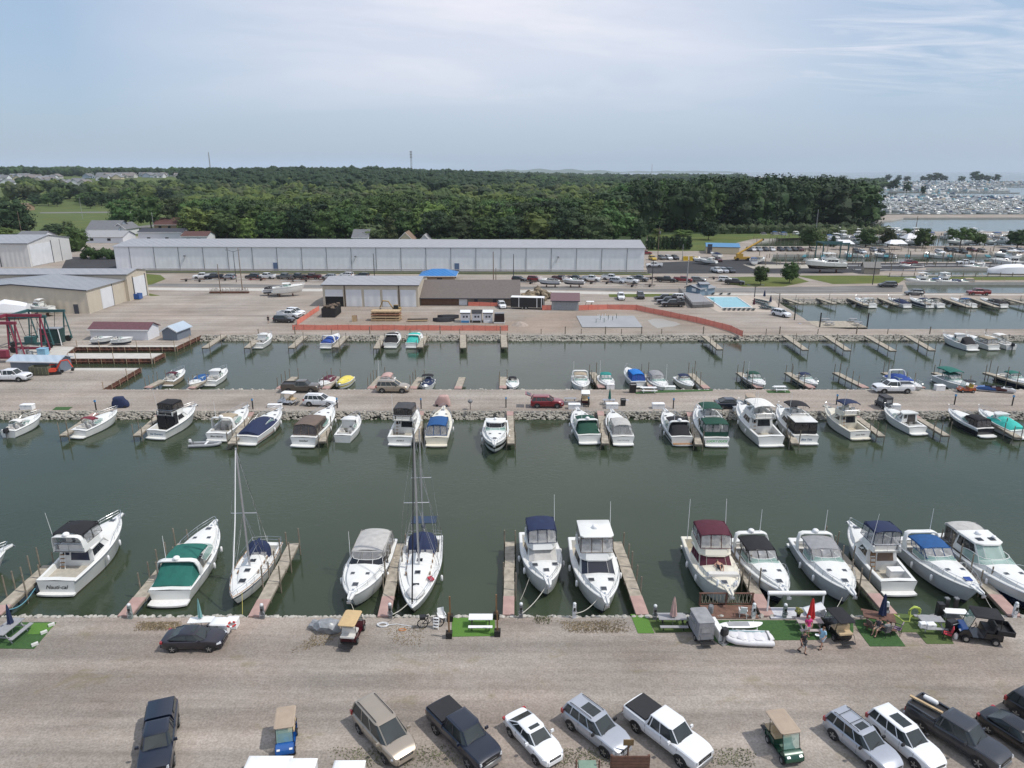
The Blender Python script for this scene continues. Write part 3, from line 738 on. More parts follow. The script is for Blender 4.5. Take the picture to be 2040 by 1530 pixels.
def fly(L,B,can,hull=WHITE,deck=WHITE,zs=1.25,zb=2.1,encl=True,vin=VINYL,stripe=None,anti=ANTI,aft=None,open_bim=False,hard=False,front=DGLASS,winm=DGLASS,hatch=True,sz=(.62,.78),arch=False,t0=.32,t1=.70,lad=True,door=DGLASS,hh=1.05,full=2.1,hts=((.88,0),),seats=True,plat=.55,fcover=None,brz=.55,floor=.5,bt=(.32,.56),topz=1.75,rail='#',hwin=((.05,.72,.32,.86),),rfz=1.3):
 q=Boat(L,B,zs,zb,hull,deck,stripe=stripe,cock=(.05,t0),floor=floor,trunk=(t1-.06,.97,.38),plat=plat,anti=anti,full=full,stripez=sz,rail=rail,nd=DECKC if deck is CREAM else DECKW)
 w=q.b(.4)-.32;z0=q.z(t0)+.05
 q.house(t0,t1,w,z0,hh,rf=rfz,front=True,fcover=fcover,frontm=front,winm=winm,back=door,win=hwin)
 z1=z0+hh+.12
 q.bridge(bt[0]-.05,bt[1],w*.86,z1,brz,seats=seats)
 zt=z1+.12+topz
 xa,xb=q.X(bt[0]-.03),q.X(bt[1])-.3
 if hard:
  p=q.k.part('hardtop',[q.white],smooth=40);a,b=xa-.1,xb+.35;ww=w*.84
  pts=[(a,-ww),(b-.3,-ww),(b,-ww*.8),(b,ww*.8),(b-.3,ww),(a,ww)]
  p.loft([[(x,y,zt-.06) for x,y in pts],[(x,y,zt+.04) for x,y in pts],[(x*.96+(a+b)*.02,y*.92,zt+.09) for x,y in pts]]);q.dome(((a+b)/2,0,zt+.09))
  f=q.k.part('hardtop_post',[ALU])
  for x in(a+.2,b-.3):
   for sg in(-1,1):f.cyl((x,sg*ww*.92,z1+brz),(x,sg*ww*.92,zt),.03,5)
 else:q.bimini(xa,xb+.15,w*.84,zt,can,camber=.2,legs=None if encl else z1+brz,zf=zt-.05)
 if encl:q.enclosure(xa+.1,xb+.1,w*.82,z1+brz,zt-.22,can,vin,x1b=xb+.45,panes=(2,3),back=(encl!='front'),low=.0)
 if arch:q.arch(bt[0]-.02,w=w*.84,z0=z1+brz-.1,h=1.1,lean=.3,thick=.1,ant=False)
 if lad:q.ladder(q.X(t0)-.55,w*.62,floor,z1+.3,lean=.5)
 if aft is not None:
  q.enclosure(q.X(.06),q.X(t0)+.2,q.b(.1)-.25,q.z(.05)+.1,z1+.3,aft,SMOKE,bw=q.b(.05)-.15,panes=(2,3),front=False,low=.2,band=.05)
  p=q.k.part('aft_roof',[q.white if aft is not CV['black'] else q.white],smooth=40)
  a,b=q.X(.05),q.X(t0)+.3;ww=q.b(.1)-.2;p.loft([[(a,-ww,z1+.3),(b,-ww,z1+.3),(b,ww,z1+.3),(a,ww,z1+.3)],[(a,-ww,z1+.4),(b,-ww,z1+.4),(b,ww,z1+.4),(a,ww,z1+.4)]])
 if hatch:q.hatches(list(hts),.42)
 q.pulpit(.5)
 q.antenna((q.X(bt[0]),w*.9,z1+.3),3.4,lean=.5)
 return q
def fenders(root_k,spots,m=WHITEP):
 for x,y,z in spots:
  f=root_k.part('fender',[m],smooth=50);f.lathe((x,y,z),[(.02,.62),(.10,.55),(.115,.3),(.10,.08),(.02,0)],8)
def sailboat(L,B,mastx,masth,stripe,mizzen=None,furl=WHITEP,dodger=CV['navy'],hull=WHITE,boomcol=CV['navy'],bimini=False):
 q=Boat(L,B,1.0,1.35,hull,WHITE,stripe=stripe,cock=(.06,.26),floor=.7,trunk=(2,2,0),plat=0,full=1.7,stripez=(.80,.92),anti=NAVYH if stripe is NAVYH else ANTIR)
 z0=q.z(.4)+.05;w=B*.30
 cab=q.k.part('cabin_trunk',[WHITE],smooth=40)
 rings=[]
 for t,ww,h in((.27,w,.42),(.35,w,.46),(.55,w*.95,.42),(.70,w*.62,.30),(.80,w*.25,.12)):
  x=q.X(t);rings.append([(x,-ww,z0-.05),(x,-ww*.93,z0+h*.8),(x,-ww*.5,z0+h+.03),(x,0,z0+h+.06),(x,ww*.5,z0+h+.03),(x,ww*.93,z0+h*.8),(x,ww,z0-.05)])
 cab.loft(rings)
 for t in(.34,.42,.50,.58):
  for sg in(-1,1):
   p=q.k.part('portlight',[DGLASS,TEAK]);p.box((q.X(t),sg*w*(.98 if t<.5 else.92),z0+.2),(.34,.05,.2),1);p.box((q.X(t),sg*w*(1.0 if t<.5 else.94),z0+.2),(.24,.05,.12))
 for t,sz in((.74,.5),(.60,.42),(.44,.5)):
  p=q.k.part('hatch',[ALU,DGLASS]);p.box((q.X(t),0,z0+(.27 if t>.7 else.45)),(sz+.08,sz+.08,.05));p.box((q.X(t),0,z0+(.30 if t>.7 else.48)),(sz,sz,.05),1)
 ca=q.k.part('cap_rail',[TEAK if stripe is NAVYH else WHITEP])
 for sg in(-1,1):ca.tube([(q.x(t,1),sg*(q.b(t)-.04),q.z(t)+.07) for t in[i/14 for i in range(15)]],.04,4)
 def rig(mx,mh,boom,nm,spr,r=.10):
  m=q.k.part(nm,[ALU],smooth=40);base=z0+.45
  m.cyl((mx,0,base-.4),(mx,0,mh),r,8,r2=r*.8)
  for zz,ww in spr:
   c=q.k.part('spreader',[ALU],parent=m);c.tube([(mx-.1,-ww,zz-.03),(mx,0,zz+.02),(mx-.1,ww,zz-.03)],.035,5)
  b_=q.k.part('boom',[ALU,boomcol],parent=m,smooth=40);b_.cyl((mx,0,base+.75),(mx-boom,0,base+.85),.07,6)
  b_.tube([(mx-.05,0,base+1.25),(mx-.2,0,base+1.0),(mx-boom*.5,0,base+.98),(mx-boom+.2,0,base+.96)],.17,7,1,r2=.11)
  s_=q.k.part('rigging',[STEEL])
  for sg in(-1,1):
   zz,ww=spr[0] if spr else(mh*.6,.3)
   yb=sg*(B/2-.12)
   s_.tube([(mx-.1,yb,q.z(.5)),(mx-.1,sg*ww,zz),(mx,0,mh-.3)],.018,4)
   s_.cyl((mx+.5,yb,q.z(.5)),(mx,sg*.05,zz-.1),.015,4);s_.cyl((mx-.6,yb,q.z(.5)),(mx,sg*.05,zz-.1),.015,4)
  return s_
 s_=rig(q.X(mastx),masth,L*.34,'mast',((masth*.53,1.05),))
 q.k.part('backstay',[STEEL]).cyl((q.X(.0),0,q.z(0)+.1),(q.X(mastx),0,masth-.1),.02,4)
 f=q.k.part('furled_headsail',[furl],smooth=50);f.tube([(q.X(.985),0,q.z(1)+.3),(q.X(.96),0,q.z(1)+1.0),(q.X(mastx)+(q.X(.99)-q.X(mastx))*.45,0,masth*.56),(q.X(mastx)+.12,0,masth-.15)],.07,6,r2=.035)
 if mizzen:rig(q.X(mizzen[0]),mizzen[1],L*.16,'mizzen_mast',((mizzen[1]*.62,.9),),r=.08)
 d=q.k.part('spray_dodger',[dodger],smooth=60);rings=[]
 for i in range(6):
  u=i/5;x=q.X(.24 if not bimini else.17)+u*L*(.10 if not bimini else.17);h=1.15*(1-u**3)+.35;ww=B*(.33 if not bimini else.36)*(1-.25*u*u)
  rings.append([(x,-ww,z0-.02)]+[(x,ww*math.sin(a*PI/2),z0+h*max(.0,math.cos(a*PI/2))**.5) for a in(-.9,-.7,-.4,0,.4,.7,.9)]+[(x,ww,z0-.02)])
 d.loft(rings,closed=False)
 v_=q.k.part('dodger_window',[VINYL],parent=d)
 for sg in(-1,0,1):v_.box((q.X(.24 if not bimini else.17)+L*(.10 if not bimini else.17)*.97,sg*B*.2,z0+.55),(.05,B*.16,.34),ry=-.5)
 r=q.k.part('pushpit',[STEEL])
 pts=[(q.X(.14),-q.b(.14)+.08),(q.X(.01),-q.b(.02)+.1),(q.X(-.01),0),(q.X(.01),q.b(.02)-.1),(q.X(.14),q.b(.14)-.08)]
 for h in(.35,.65):r.tube([(a,b,q.z(0)+h) for a,b in pts],.018,4)
 for a,b in pts:r.cyl((a,b,q.z(0)),(a,b,q.z(0)+.65),.016,4)
 ll=q.k.part('lifeline',[STEEL])
 for sg in(-1,1):
  ll.tube([(q.X(t),sg*(q.b(t)-.08),q.z(t)+.62) for t in(.14,.26,.38,.5,.6)],.010,4)
  for t in(.26,.38,.5,.6):ll.cyl((q.X(t),sg*(q.b(t)-.08),q.z(t)),(q.X(t),sg*(q.b(t)-.08),q.z(t)+.62),.014,4)
 wh=q.k.part('steering_wheel',[STEEL,CV['navy']],smooth=40);wh.lathe((q.X(.12),0,1.0),[(.05,-.3),(.05,.2)],6);wh.blob((q.X(.11),0,1.35),(.12,.42,.42),1,jit=.05)
 return q
NB=[]
G1='boats moored along the near bank'
q=express(9.5,3.3,CV['green'],arch=False);q.at_bow((13,1092),72,'cabin_cruiser','white boat cut off by the left edge with only its bow in view',G1)
q=fly(10.0,3.75,CV['black'],hull=WHITE,zs=1.35,zb=2.15,encl='front',arch=True,anti=ANTIR,stripe=mat('purple_stripe',(.07,.06,.12),.4),sz=(.90,.97),plat=.45,floor=1.0,t0=.30,t1=.66,bt=(.28,.50),door=mat('navy_door',(.012,.018,.045),.2))
q.at_stern((116,1186),89,'flybridge_cruiser','white flybridge cruiser with black sun top, radar arch and black script on its transom',G1)
r_=bpy.context.scene.objects[-1]
def lastroot():
 return[o for o in COL.objects if o.parent is None and 'label' in o][-1]
def transom_name(txt,q,size=.42,z=.75,m=BLACKP,y=0):
 root=lastroot();text_mb(txt,size,m,root,'name_lettering',(-q.L/2-.03,y,z),(R(90),0,R(-90)))
transom_name('Nauti-cal',q,.5,.62)
q=express(10.3,3.8,CV['green'],aft=CV['green'],zs=1.15,zb=1.85,rise=.4,ws=.56,platform=.95,extra=False)
q.at_stern((341,1201),92,'express_cruiser','long white express cruiser with green canvas tops, stern towards the gravel',G1)
q=sailboat(9.4,3.1,.53,12.4,NAVYH)
q.at_bow((463,1192),-88,'sailboat','white single masted sailboat with navy stripe and navy sail cover',G1)
q=express(10.4,3.75,CV['lgrey'],zs=1.15,zb=1.85,kind='full',arch=False,rise=.42,ws=.50,glass=DGLASS)
q.antenna((q.X(.45),-1.5,2),2.4)
q.at_bow((699,1188),-92,'express_cruiser','white express cruiser with pale grey canvas top and two dark deck hatches',G1)
q=sailboat(12.0,3.7,.50,14.0,GREYP,mizzen=(.12,12.3),furl=CV['black'],bimini=True)
sp=q.k.part('solar_panel',[mat('solar_cells',(.02,.04,.08),.15),STEEL]);sp.box((q.X(.02),0,2.85),(1.1,2.3,.04),0,ry=.15)
for sx in(-.5,.5):
 for sy in(-1.1,1.1):sp.cyl((q.X(.02)+sx,sy,1.1),(q.X(.02)+sx,sy,2.85),.025,4,1)
sb=q.k.part('sail_bag',[CV['white']],smooth=60);sb.blob((q.X(.84),.1,1.55),(.9,.75,.32),jit=.12,sub=2)
tw=q.k.part('towel',[mat('red_towel',(.4,.04,.06),.9)]);tw.box((q.X(.66),1.15,1.42),(.6,.4,.12),rz=.5)
fenders(q.k,[(q.X(.55),1.95,.3),(q.X(.35),-1.95,.3)])
q.at_bow((821,1212),-88,'ketch','two masted white sailboat with navy canopy, furled black headsail and solar panel',G1)
q=fly(9.9,3.6,CV['navy'],encl=True,hts=((.84,0),(.74,.85),(.74,-.85)),fcover=CV['lgrey'],vin=VINYL,t1=.68,bt=(.30,.53),hh=1.0,rfz=1.7)
q.at_bow((1093,1160),-86,'flybridge_cruiser','white flybridge cruiser with navy canopy and pale screen cover, beside the straight dock',G1)
q=fly(11.4,4.0,CV['brown'],encl=True,hard=True,hts=((.88,0),(.76,.8),(.76,-.8)),vin=VINYL,t1=.70,bt=(.30,.52),topz=1.8,rfz=1.9,front=mat('black_screen',(.008,.011,.022),.3))
q.at_bow((1208,1196),-88.5,'flybridge_yacht','largest white motor yacht in the near row with white hardtop and black windscreen',G1)
q=fly(10.1,3.85,CV['maroon'],hull=WHITE,deck=CREAM,encl=True,vin=VINYL,fcover=CV['maroon'],zs=1.4,zb=2.1,t1=.62,rfz=.9,bt=(.28,.52),hts=((.88,-.15),),full=2.6,hwin=((.06,.9,.25,.9),),winm=CV['maroon'])
sb=q.k.part('bow_cushion',[SEATW],smooth=50);sb.box((q.X(.78),0,q.deckz(.78)+.1),(.5,2.6,.22),taper=.92)
fenders(q.k,[(q.X(.9),.75,1.95),(q.X(.9),-.75,1.95),(q.X(.92),.55,1.95)])
q.antenna((q.X(.3),-1.9,2.5),4.2);NQ9=q
N9=q.at_bow((1455,1180),-91,'flybridge_cruiser','cream decked flybridge cruiser with maroon canopy and maroon screen cover',G1)
q=express(9.9,3.45,CV['black'],hull=NAVYH,stripe=WHITE,sz=(.48,.98),zs=1.15,zb=1.85,rise=.42,ws=.52,extra=True)
q.at_bow((1566,1180),-88,'express_cruiser','white decked express cruiser with dark blue hull and black sun top',G1)
q=express(9.9,3.6,CV['grey'],hull=SILVERW,zs=1.15,zb=1.9,rise=.45,ws=.50)
q.at_bow((1697,1179),-92,'express_cruiser','silver hulled express cruiser with grey canvas top and radar dome',G1)
q=fly(8.7,3.4,CV['navy'],hull=WHITE,zs=1.2,zb=1.9,encl=True,vin=VINYL,floor=.5,plat=.6,t0=.34,t1=.72,bt=(.32,.54),topz=1.95,door=mat('teak_door',(.13,.085,.06),.3),lad=False)
q.ladder(q.X(.34)-.5,.9,.5,2.7,lean=.45,m=TEAK)
bx=q.k.part('bait_box',[WHITEP],smooth=30);bx.box((q.X(.22),-.75,.85),(.75,1.2,.7));bx.box((q.X(.22),-.75,1.22),(.8,1.25,.06))
q.at_stern((1787,1184),91,'flybridge_cruiser','white sport cruiser showing its open cockpit and brown ladder, navy enclosure above',G1)
q=express(10.0,3.5,CV['blue'],hull=SILVERW,zs=1.15,zb=1.9,rise=.42,ws=.50,dome=False)
hb=q.k.part('hatch_cover',[CV['royal']]);hb.box((q.X(.86),0,q.deckz(.86)+.08),(.5,.55,.06),ry=.09)
q.at_bow((1950,1177),-88,'express_cruiser','white express cruiser with bright blue canvas top and blue deck hatch cover',G1)
q=express(11.8,3.9,None,hull=NAVYH,stripe=WHITE,sz=(.50,.98),arch=False,zs=1.35,zb=2.0,rise=.45,ws=.52)
q.house(.22,.56,1.45,1.5,1.6,rf=1.5,rb=.3,frontm=GGLASS,win=((.08,.92,.38,.88),),split=3,name='hardtop_cabin',winm=DGLASS)
q.dome((q.X(.3),0,3.2));q.dome((q.X(.36),.9,3.15),.2);q.hatches([],.4)
h_=q.k.part('roof_hatch',[DGLASS]);h_.box((q.X(.38),.55,3.26),(.5,.5,.04));h_.box((q.X(.38),-.55,3.26),(.5,.5,.04))
q.enclosure(q.X(.10),q.X(.24),1.35,1.5,3.1,CV['grey'],SMOKE,front=False)
q.bimini(q.X(.08),q.X(.25),1.35,3.25,CV['lgrey'])
q.at_bow((2084,1196),-88,'hardtop_yacht','white motor yacht with navy hull and hardtop cabin, cut off by the right edge',G1)
G2='boats moored along the middle road'
q=express(6.0,2.4,CV['white'],arch=False,zs=.95,zb=1.35,ws=.5,rise=.25,platform=0,pulp=False,extra=False,hatches=False);q.outboard()
q.at_stern((18,872),84,'centre_console_boat','small white outboard boat with white top at the left end of the middle row',G2)
q=express(7.2,2.7,CV['red'],arch=False,zs=1.0,zb=1.5,ws=.46,rise=.3,extra=False,platform=.8,dome=False)
q.at_stern((158,872),78,'cabin_cruiser','white cruiser with open cockpit and dark red sun top',G2)
q=fly(8.7,3.3,CV['black'],zs=1.15,zb=1.8,encl=True,vin=SMOKE,lad=False,t0=.34,bt=(.30,.54),topz=1.7,stripe=NAVYH,sz=(.92,.98),aft=None)
q.enclosure(q.X(.26),q.X(.34),1.3,.6,3.0,CV['black'],CV['black'],front=False,panes=(1,2))
q.at_stern((313,875),80,'flybridge_cruiser','white flybridge cruiser wrapped in tall black enclosure',G2);transom_name('Sea Quarters',q,.34,.6,mat('blue_letter',(.03,.1,.2),.5))
q=express(9.4,3.3,CV['tan'],zs=1.1,zb=1.7,platform=.4,extra=False,deck=WHITE);q.at_stern((433,880),86,'express_cruiser','white express cruiser with arch and tan top behind a grey dinghy',G2);transom_name('Blue Heaven',q,.34,.62)
q=express(9.6,3.5,None,cover=CV['navy'],arch=False,zs=1.1,zb=1.7,stripe=mat('orange_stripe',(.42,.16,.08),.5),sz=(.30,.42),rise=.35)
q.at_stern((492,886),81,'express_cruiser','white cruiser with navy mooring cover beside the furled mast top',G2)
q=express(10.9,3.8,CV['brown'],kind='full',arch=False,zs=1.25,zb=1.9,vin=SMOKE,ws=.48,rise=.4);q.at_stern((605,890),84,'express_cruiser','large white cruiser under brown canvas with smoked panels',G2);transom_name('Satisfied',q,.34,.7)
q=express(6.7,2.6,None,arch=False,zs=1.0,zb=1.5,ws=.5,platform=0,pulp=False)
q.house(.38,.62,.95,1.1,1.15,rf=.5,rb=0,win=((.1,.9,.4,.85),),split=2,name='pilothouse');q.at_stern((683,882),84,'fishing_boat','small white pilothouse fishing boat with open stern',G2)
q=fly(10.2,3.6,CV['dgrey'],zs=1.15,zb=1.85,encl=True,vin=SMOKE,t0=.32,bt=(.28,.54));q.at_stern((797,888),87,'flybridge_cruiser','white flybridge cruiser with dark grey enclosure, beside the cream cruiser',G2);transom_name('Adrift II',q,.3,.6)
q=express(10.4,3.3,CV['blue'],hull=CREAM,deck=CREAM,arch=False,zs=1.15,zb=1.75,kind='full',ws=.46);q.at_stern((870,889),90,'express_cruiser','cream hulled cruiser with mid blue canvas',G2)
q=express(10.2,3.5,None,hull=WHITE,stripe=BLACKH,sz=(.45,.72),arch=False,zs=1.2,zb=1.8,ws=.52,glass=GGLASS,rise=.4)
q.house(.30,.50,1.35,1.35,1.2,rf=.5,rb=.2,w1=1.25,win=((.08,.92,.35,.85),),name='hardtop_cabin',frontm=DGLASS);q.dome((q.X(.38),0,2.7),.2)
q.at_bow((985,884),-90,'hardtop_cruiser','white hardtop cruiser with black hull band, bow towards the camera',G2)
q=express(9.2,3.4,CV['dgreen'],aft=CV['dgreen'],zs=1.15,zb=1.7,extra=False);q.at_stern((1174,884),95,'express_cruiser','white express cruiser with dark green canvas aft, left of the grey topped one',G2)
q=express(8.8,3.2,CV['lgrey'],arch=False,kind='full',zs=1.15,zb=1.7,ws=.48);q.at_stern((1241,887),92,'express_cruiser','white cruiser with pale grey full canvas and dark rear windows',G2);transom_name('Knot Working',q,.26,.6,mat('grey_letter',(.25,.25,.27),.6))
q=express(9.2,3.1,None,aft=CV['black'],zs=1.1,zb=1.65,stripe=BLACKH,sz=(.35,.68));q.bimini(q.X(.22),q.X(.46),1.15,2.62,CV['black'])
tk=q.k.part('teak_platform',[TEAK]);tk.box((-q.L/2-.35,0,.33),(.55,2.5,.05));q.at_stern((1358,887),92,'express_cruiser','sleek white cruiser with black canvas and teak swim platform',G2)
q=fly(10.6,3.6,CV['dgreen'],zs=1.15,zb=1.9,encl=False,lad=False,t0=.30,t1=.66,bt=(.30,.56));q.bimini(q.X(.04),q.X(.28),1.5,3.1,CV['dgreen']);q.enclosure(q.X(.04),q.X(.28),1.5,1.3,2.9,CV['dgreen'],VINYL,front=False,low=.3)
q.at_stern((1427,890),89,'aft_cabin_cruiser','white aft cabin cruiser with dark green enclosure and green transom lettering',G2);transom_name('LUCKY DUCK',q,.42,.62,mat('green_letter',(.06,.45,.1),.5))
q=fly(11.4,3.9,CV['white'],zs=1.35,zb=2.3,encl=False,t0=.30,t1=.70,bt=(.26,.56),stripe=None,hh=1.2,floor=.6);q.arch(.34,w=1.4,z0=3.1,h=1.0,lean=.2,thick=.1)
q.at_stern((1535,890),94,'flybridge_yacht','tall white yacht with open flybridge and white sun top',G2)
q=fly(10.2,3.6,CV['black'],zs=1.2,zb=1.9,encl=False,aft=CV['black'],lad=False,t0=.32);q.at_stern((1605,886),90,'aft_cabin_cruiser','white cruiser with white hard roof over black aft curtains',G2);transom_name('Blue Tide',q,.36,.6,mat('blue_letter',(.03,.1,.2),.5))
q=fly(8.5,3.3,CV['navy'],zs=1.15,zb=1.8,deck=CREAM,encl=False,t0=.34,t1=.70,bt=(.32,.56),stripe=BLACKH,sz=(.88,.95),floor=.55);q.at_stern((1712,876),97,'flybridge_cruiser','cream sedan cruiser with navy sun top and open cockpit',G2);transom_name('Gone Fishin',q,.28,.62)
q=express(7.3,2.9,None,arch=False,zs=1.05,zb=1.5,ws=.55,rise=.3);q.house(.26,.56,1.15,1.15,1.15,rf=1.2,rb=.1,win=((.1,.95,.35,.88),),name='coupe_cabin',winm=SMOKE,back=SMOKE);q.at_stern((1827,866),97,'coupe_cruiser','low white coupe cruiser with glazed cabin near the end of the middle row',G2)
q=express(7.2,2.8,CV['black'],hull=BLACKH,stripe=WHITE,sz=(.7,.98),arch=False,zs=1.1,zb=1.55,kind='full',vin=SMOKE,ws=.46,platform=.9);q.at_stern((1962,870),97,'express_cruiser','black hulled cruiser with white deck and black canvas',G2)
q=express(7.7,2.9,None,cover=CV['teal'],arch=False,zs=1.05,zb=1.6);q.house(.42,.6,1.0,1.3,.9,rf=.5,name='cabin_top');q.at_stern((2030,874),96,'cabin_cruiser','white boat under pale teal cover at the right end of the middle row',G2)
def dinghy(name,label,loc,rz,m,L=3.0,W=1.5,motor=True,scale=1):
 k=Kit();t_=k.part('tube',[m],smooth=50)
 pts=[(-L/2-.2,W/2-.2,.2),(0,W/2-.2,.22),(L*.3,W/2-.28,.26),(L*.46,W*.2,.33),(L/2,0,.36),(L*.46,-W*.2,.33),(L*.3,-W/2+.28,.26),(0,-W/2+.2,.22),(-L/2-.2,-W/2+.2,.2)]
 t_.tube(pts,.21,8);f=k.part('floor',[GREYP]);f.box((-.1,0,.12),(L*.85,W*.6,.06));tr=k.part('transom',[GREYP]);tr.box((-L/2+.1,0,.35),(.08,W*.6,.4))
 b_=k.part('thwart',[WHITEP]);b_.box((.1,0,.42),(.25,W*.8,.05))
 if motor:
  o=k.part('outboard_motor',[WHITEP,GREYP],smooth=40);o.box((-L/2-.15,0,.75),(.3,.26,.36),taper=.8);o.box((-L/2-.15,0,.3),(.12,.1,.7),1)
 return k.emit(name,label,'dinghy',loc,rz)
p=P(411,888,ZW);p.z=ZW;dinghy('inflatable_dinghy','grey inflatable dinghy tied across the stern of the tan topped cruiser',p,R(4),mat('grey_tube',(.30,.31,.32),.5),3.6)
PAINT={k:paint(k,c,fl) for k,c,fl in(('white',(.74,.75,.76),0),('silver',(.42,.44,.48),.35),('navy',(.006,.011,.026),.1),('black',(.010,.010,.012),.1),('charcoal',(.045,.048,.056),.3),('tan',(.36,.31,.25),.4),('red',(.20,.012,.02),.1),('maroon',(.07,.008,.014),.1),('brown',(.10,.085,.07),.4),('grey',(.15,.16,.17),.4),('green',(.01,.06,.035),.1),('blue',(.01,.09,.32),.1),('orange',(.5,.1,.02),0),('yellow',(.6,.4,.03),0))}
BASEP=PAINT['white']
VEH={'sedan':dict(L=4.5,W=1.82,H=1.45,hood=.98,belt=.93,tail=1.03,g=(.12,.29,.57,.73),wb=(.19,.80),r=.33),'suv':dict(L=4.75,W=1.9,H=1.72,hood=1.10,belt=1.06,tail=1.06,g=(.015,.07,.55,.71),wb=(.19,.80),r=.37),'van':dict(L=5.1,W=1.98,H=1.78,hood=1.08,belt=1.02,tail=1.02,g=(.01,.05,.58,.80),wb=(.20,.81),r=.34),'pickup':dict(L=5.7,W=2.0,H=1.88,hood=1.22,belt=1.16,tail=1.30,g=(.385,.42,.65,.755),wb=(.205,.815),r=.40,bed=(.02,.365)),'quad':dict(L=5.8,W=2.02,H=1.92,hood=1.22,belt=1.16,tail=1.32,g=(.335,.365,.64,.745),wb=(.20,.815),r=.41,bed=(.02,.32)),}
def vehicle(kind,bed='open',sunroof=0,rack=False,hatch_open=False,cap=False):
 d=VEH[kind];L,W,Hh=d['L'],d['W'],d['H'];w=W/2;k=Kit()
 hood,belt,tail=d['hood'],d['belt'],d['tail'];g0,g1,g2,g3=[a*L-L/2 for a in d['g']]
 bedr=d.get('bed')
 body=k.part('body',[BASEP,BLACKP],smooth=32)
 zb=.30 if bedr is None else.42
 def hgt(x):
  u=(x+L/2)/L
  if u>d['g'][3]:
   q=(u-d['g'][3])/(1-d['g'][3]);return belt+.06+(hood-belt-.06)*(1-q)-(.22 if bedr is None else.07)*q**2.4
  if u<d['g'][0]:return tail-.05*(1-u/d['g'][0])
  return belt+.05*((u-d['g'][0])/max(.01,d['g'][3]-d['g'][0]))
 xs=[-L/2,-L/2+.06,-L/2+.25]+[(-L/2+.25)+(L-.7)*i/12 for i in range(1,12)]+[L/2-.42,L/2-.28,L/2-.14,L/2-.05,L/2]
 if bedr:xs=sorted(xs+[g0-.05,g0-.04])
 rings=[]
 for x in xs:
  u=(x+L/2)/L;e=min(1,(L/2-x)/(.85 if not bedr else.6));e2=min(1,(x+L/2)/(.5 if not bedr else.25))
  fa=.66 if not bedr else.80;ww=w*(fa+(1-fa)*max(0,e)**.45)*(.84+.16*max(0,e2)**.45 if not bedr else.93+.07*max(0,e2)**.5)
  h=hgt(x)-(.12*(1-max(0,e))**2)-(.04*(1-max(0,e2)))
  if bedr and x<g0-.045:h=tail
  lowz=zb+(.08 if x in(xs[0],xs[-1]) else 0)
  half=[(ww*.90,lowz),(ww*.985,lowz+.16),(ww,lowz+(h-lowz)*.62),(ww*.97,h-.06),(ww*.90,h),(ww*.45,h+.035),(0,h+.045)]
  rings.append([(x,-y,z) for y,z in half]+[(x,y,z) for y,z in reversed(half[:-1])])
 body.loft(rings,closed=True,caps=True)
 for i,u in enumerate(d['wb']):
  x=u*L-L/2;r=d['r']
  for sg in(-1,1):
   a=k.part('wheel_arch',[BLACKP]);n=12
   pts=[(x+(r+.085)*math.cos(PI*j/n),r+(r+.085)*math.sin(PI*j/n)*.98) for j in range(n+1)]+[(x-r-.085,zb),(x+r+.085,zb)]
   a.loft([[(px_,sg*(w+.004),pz) for px_,pz in pts],[(px_,sg*(w-.20),pz) for px_,pz in pts]])
   wh=k.part('wheel',[TYRE],smooth=40);y=sg*(w-.095)
   wh.cyl((x,y-.105,r),(x,y+.105,r),r,16)
   rm=k.part('rim',[RIM,BLACKP],parent=wh);yy=sg*(w+.014)
   rm.cyl((x,yy-.01,r),(x,yy+.006,r),r*.62,12,1)
   for q in range(5):
    an=q*2*PI/5+.3;c=Vector((x+math.cos(an)*r*.31,yy+sg*.012,r+math.sin(an)*r*.31));rm.box(c,(r*.6,.02,r*.17),ry=-an)
   rm.cyl((x,yy,r),(x,yy+sg*.02,r),r*.15,8)
 wb_,wr=w*.90,w*.70
 zt=Hh;zb_=belt+.02
 lo=[(g0,-wb_*.96),(g3-.35,-wb_),(g3,-wb_*.80),(g3,wb_*.80),(g3-.35,wb_),(g0,wb_*.96)]
 hi=[(g1,-wr*.97),(g2-.18,-wr),(g2,-wr*.88),(g2,wr*.88),(g2-.18,wr),(g1,wr*.97)]
 lo3=[(a,b,zb_+(.04 if 0<i<5 else(.10 if kind=='sedan' else.0))) for i,(a,b) in enumerate(lo)];hi3=[(a,b,zt-.07) for a,b in hi]
 for nm,idx in(('windshield',((2,3),)),('rear_window',((5,0),)),('side_window',((0,1),(1,2))),('side_window',((3,4),(4,5)))):
  gl=k.part(nm,[CGLASS])
  for a,b in idx:gl.quad(lo3[a],lo3[b],hi3[b],hi3[a])
 roof=k.part('roof',[BASEP,CGLASS],smooth=40)
 cx=(g1+g2)/2
 def sc(f,z,o=0):return[(cx+(a-cx)*f+(o if a>cx else-o),b*f,z) for a,b in hi]
 roof.loft([sc(1.0,zt-.09,.03),sc(1.03,zt-.06,.03),sc(.95,zt-.018),sc(.82,zt-.004),sc(.5,zt)],0)
 if sunroof:
  Ls=(g2-g1);s0=g2-Ls*.12;s1=g2-Ls*(.12+.22*sunroof)
  sr=k.part('sunroof',[CGLASS],parent=roof);sr.box(((s0+s1)/2,0,zt+.004),(abs(s0-s1),wr*1.15,.02))
  if sunroof>1.5:sr.box(((s0+s1)/2,0,zt+.012),(.05,wr*1.2,.02))
 def pillar(p,q_,r=.035):roof.cyl(p,q_,r,4)
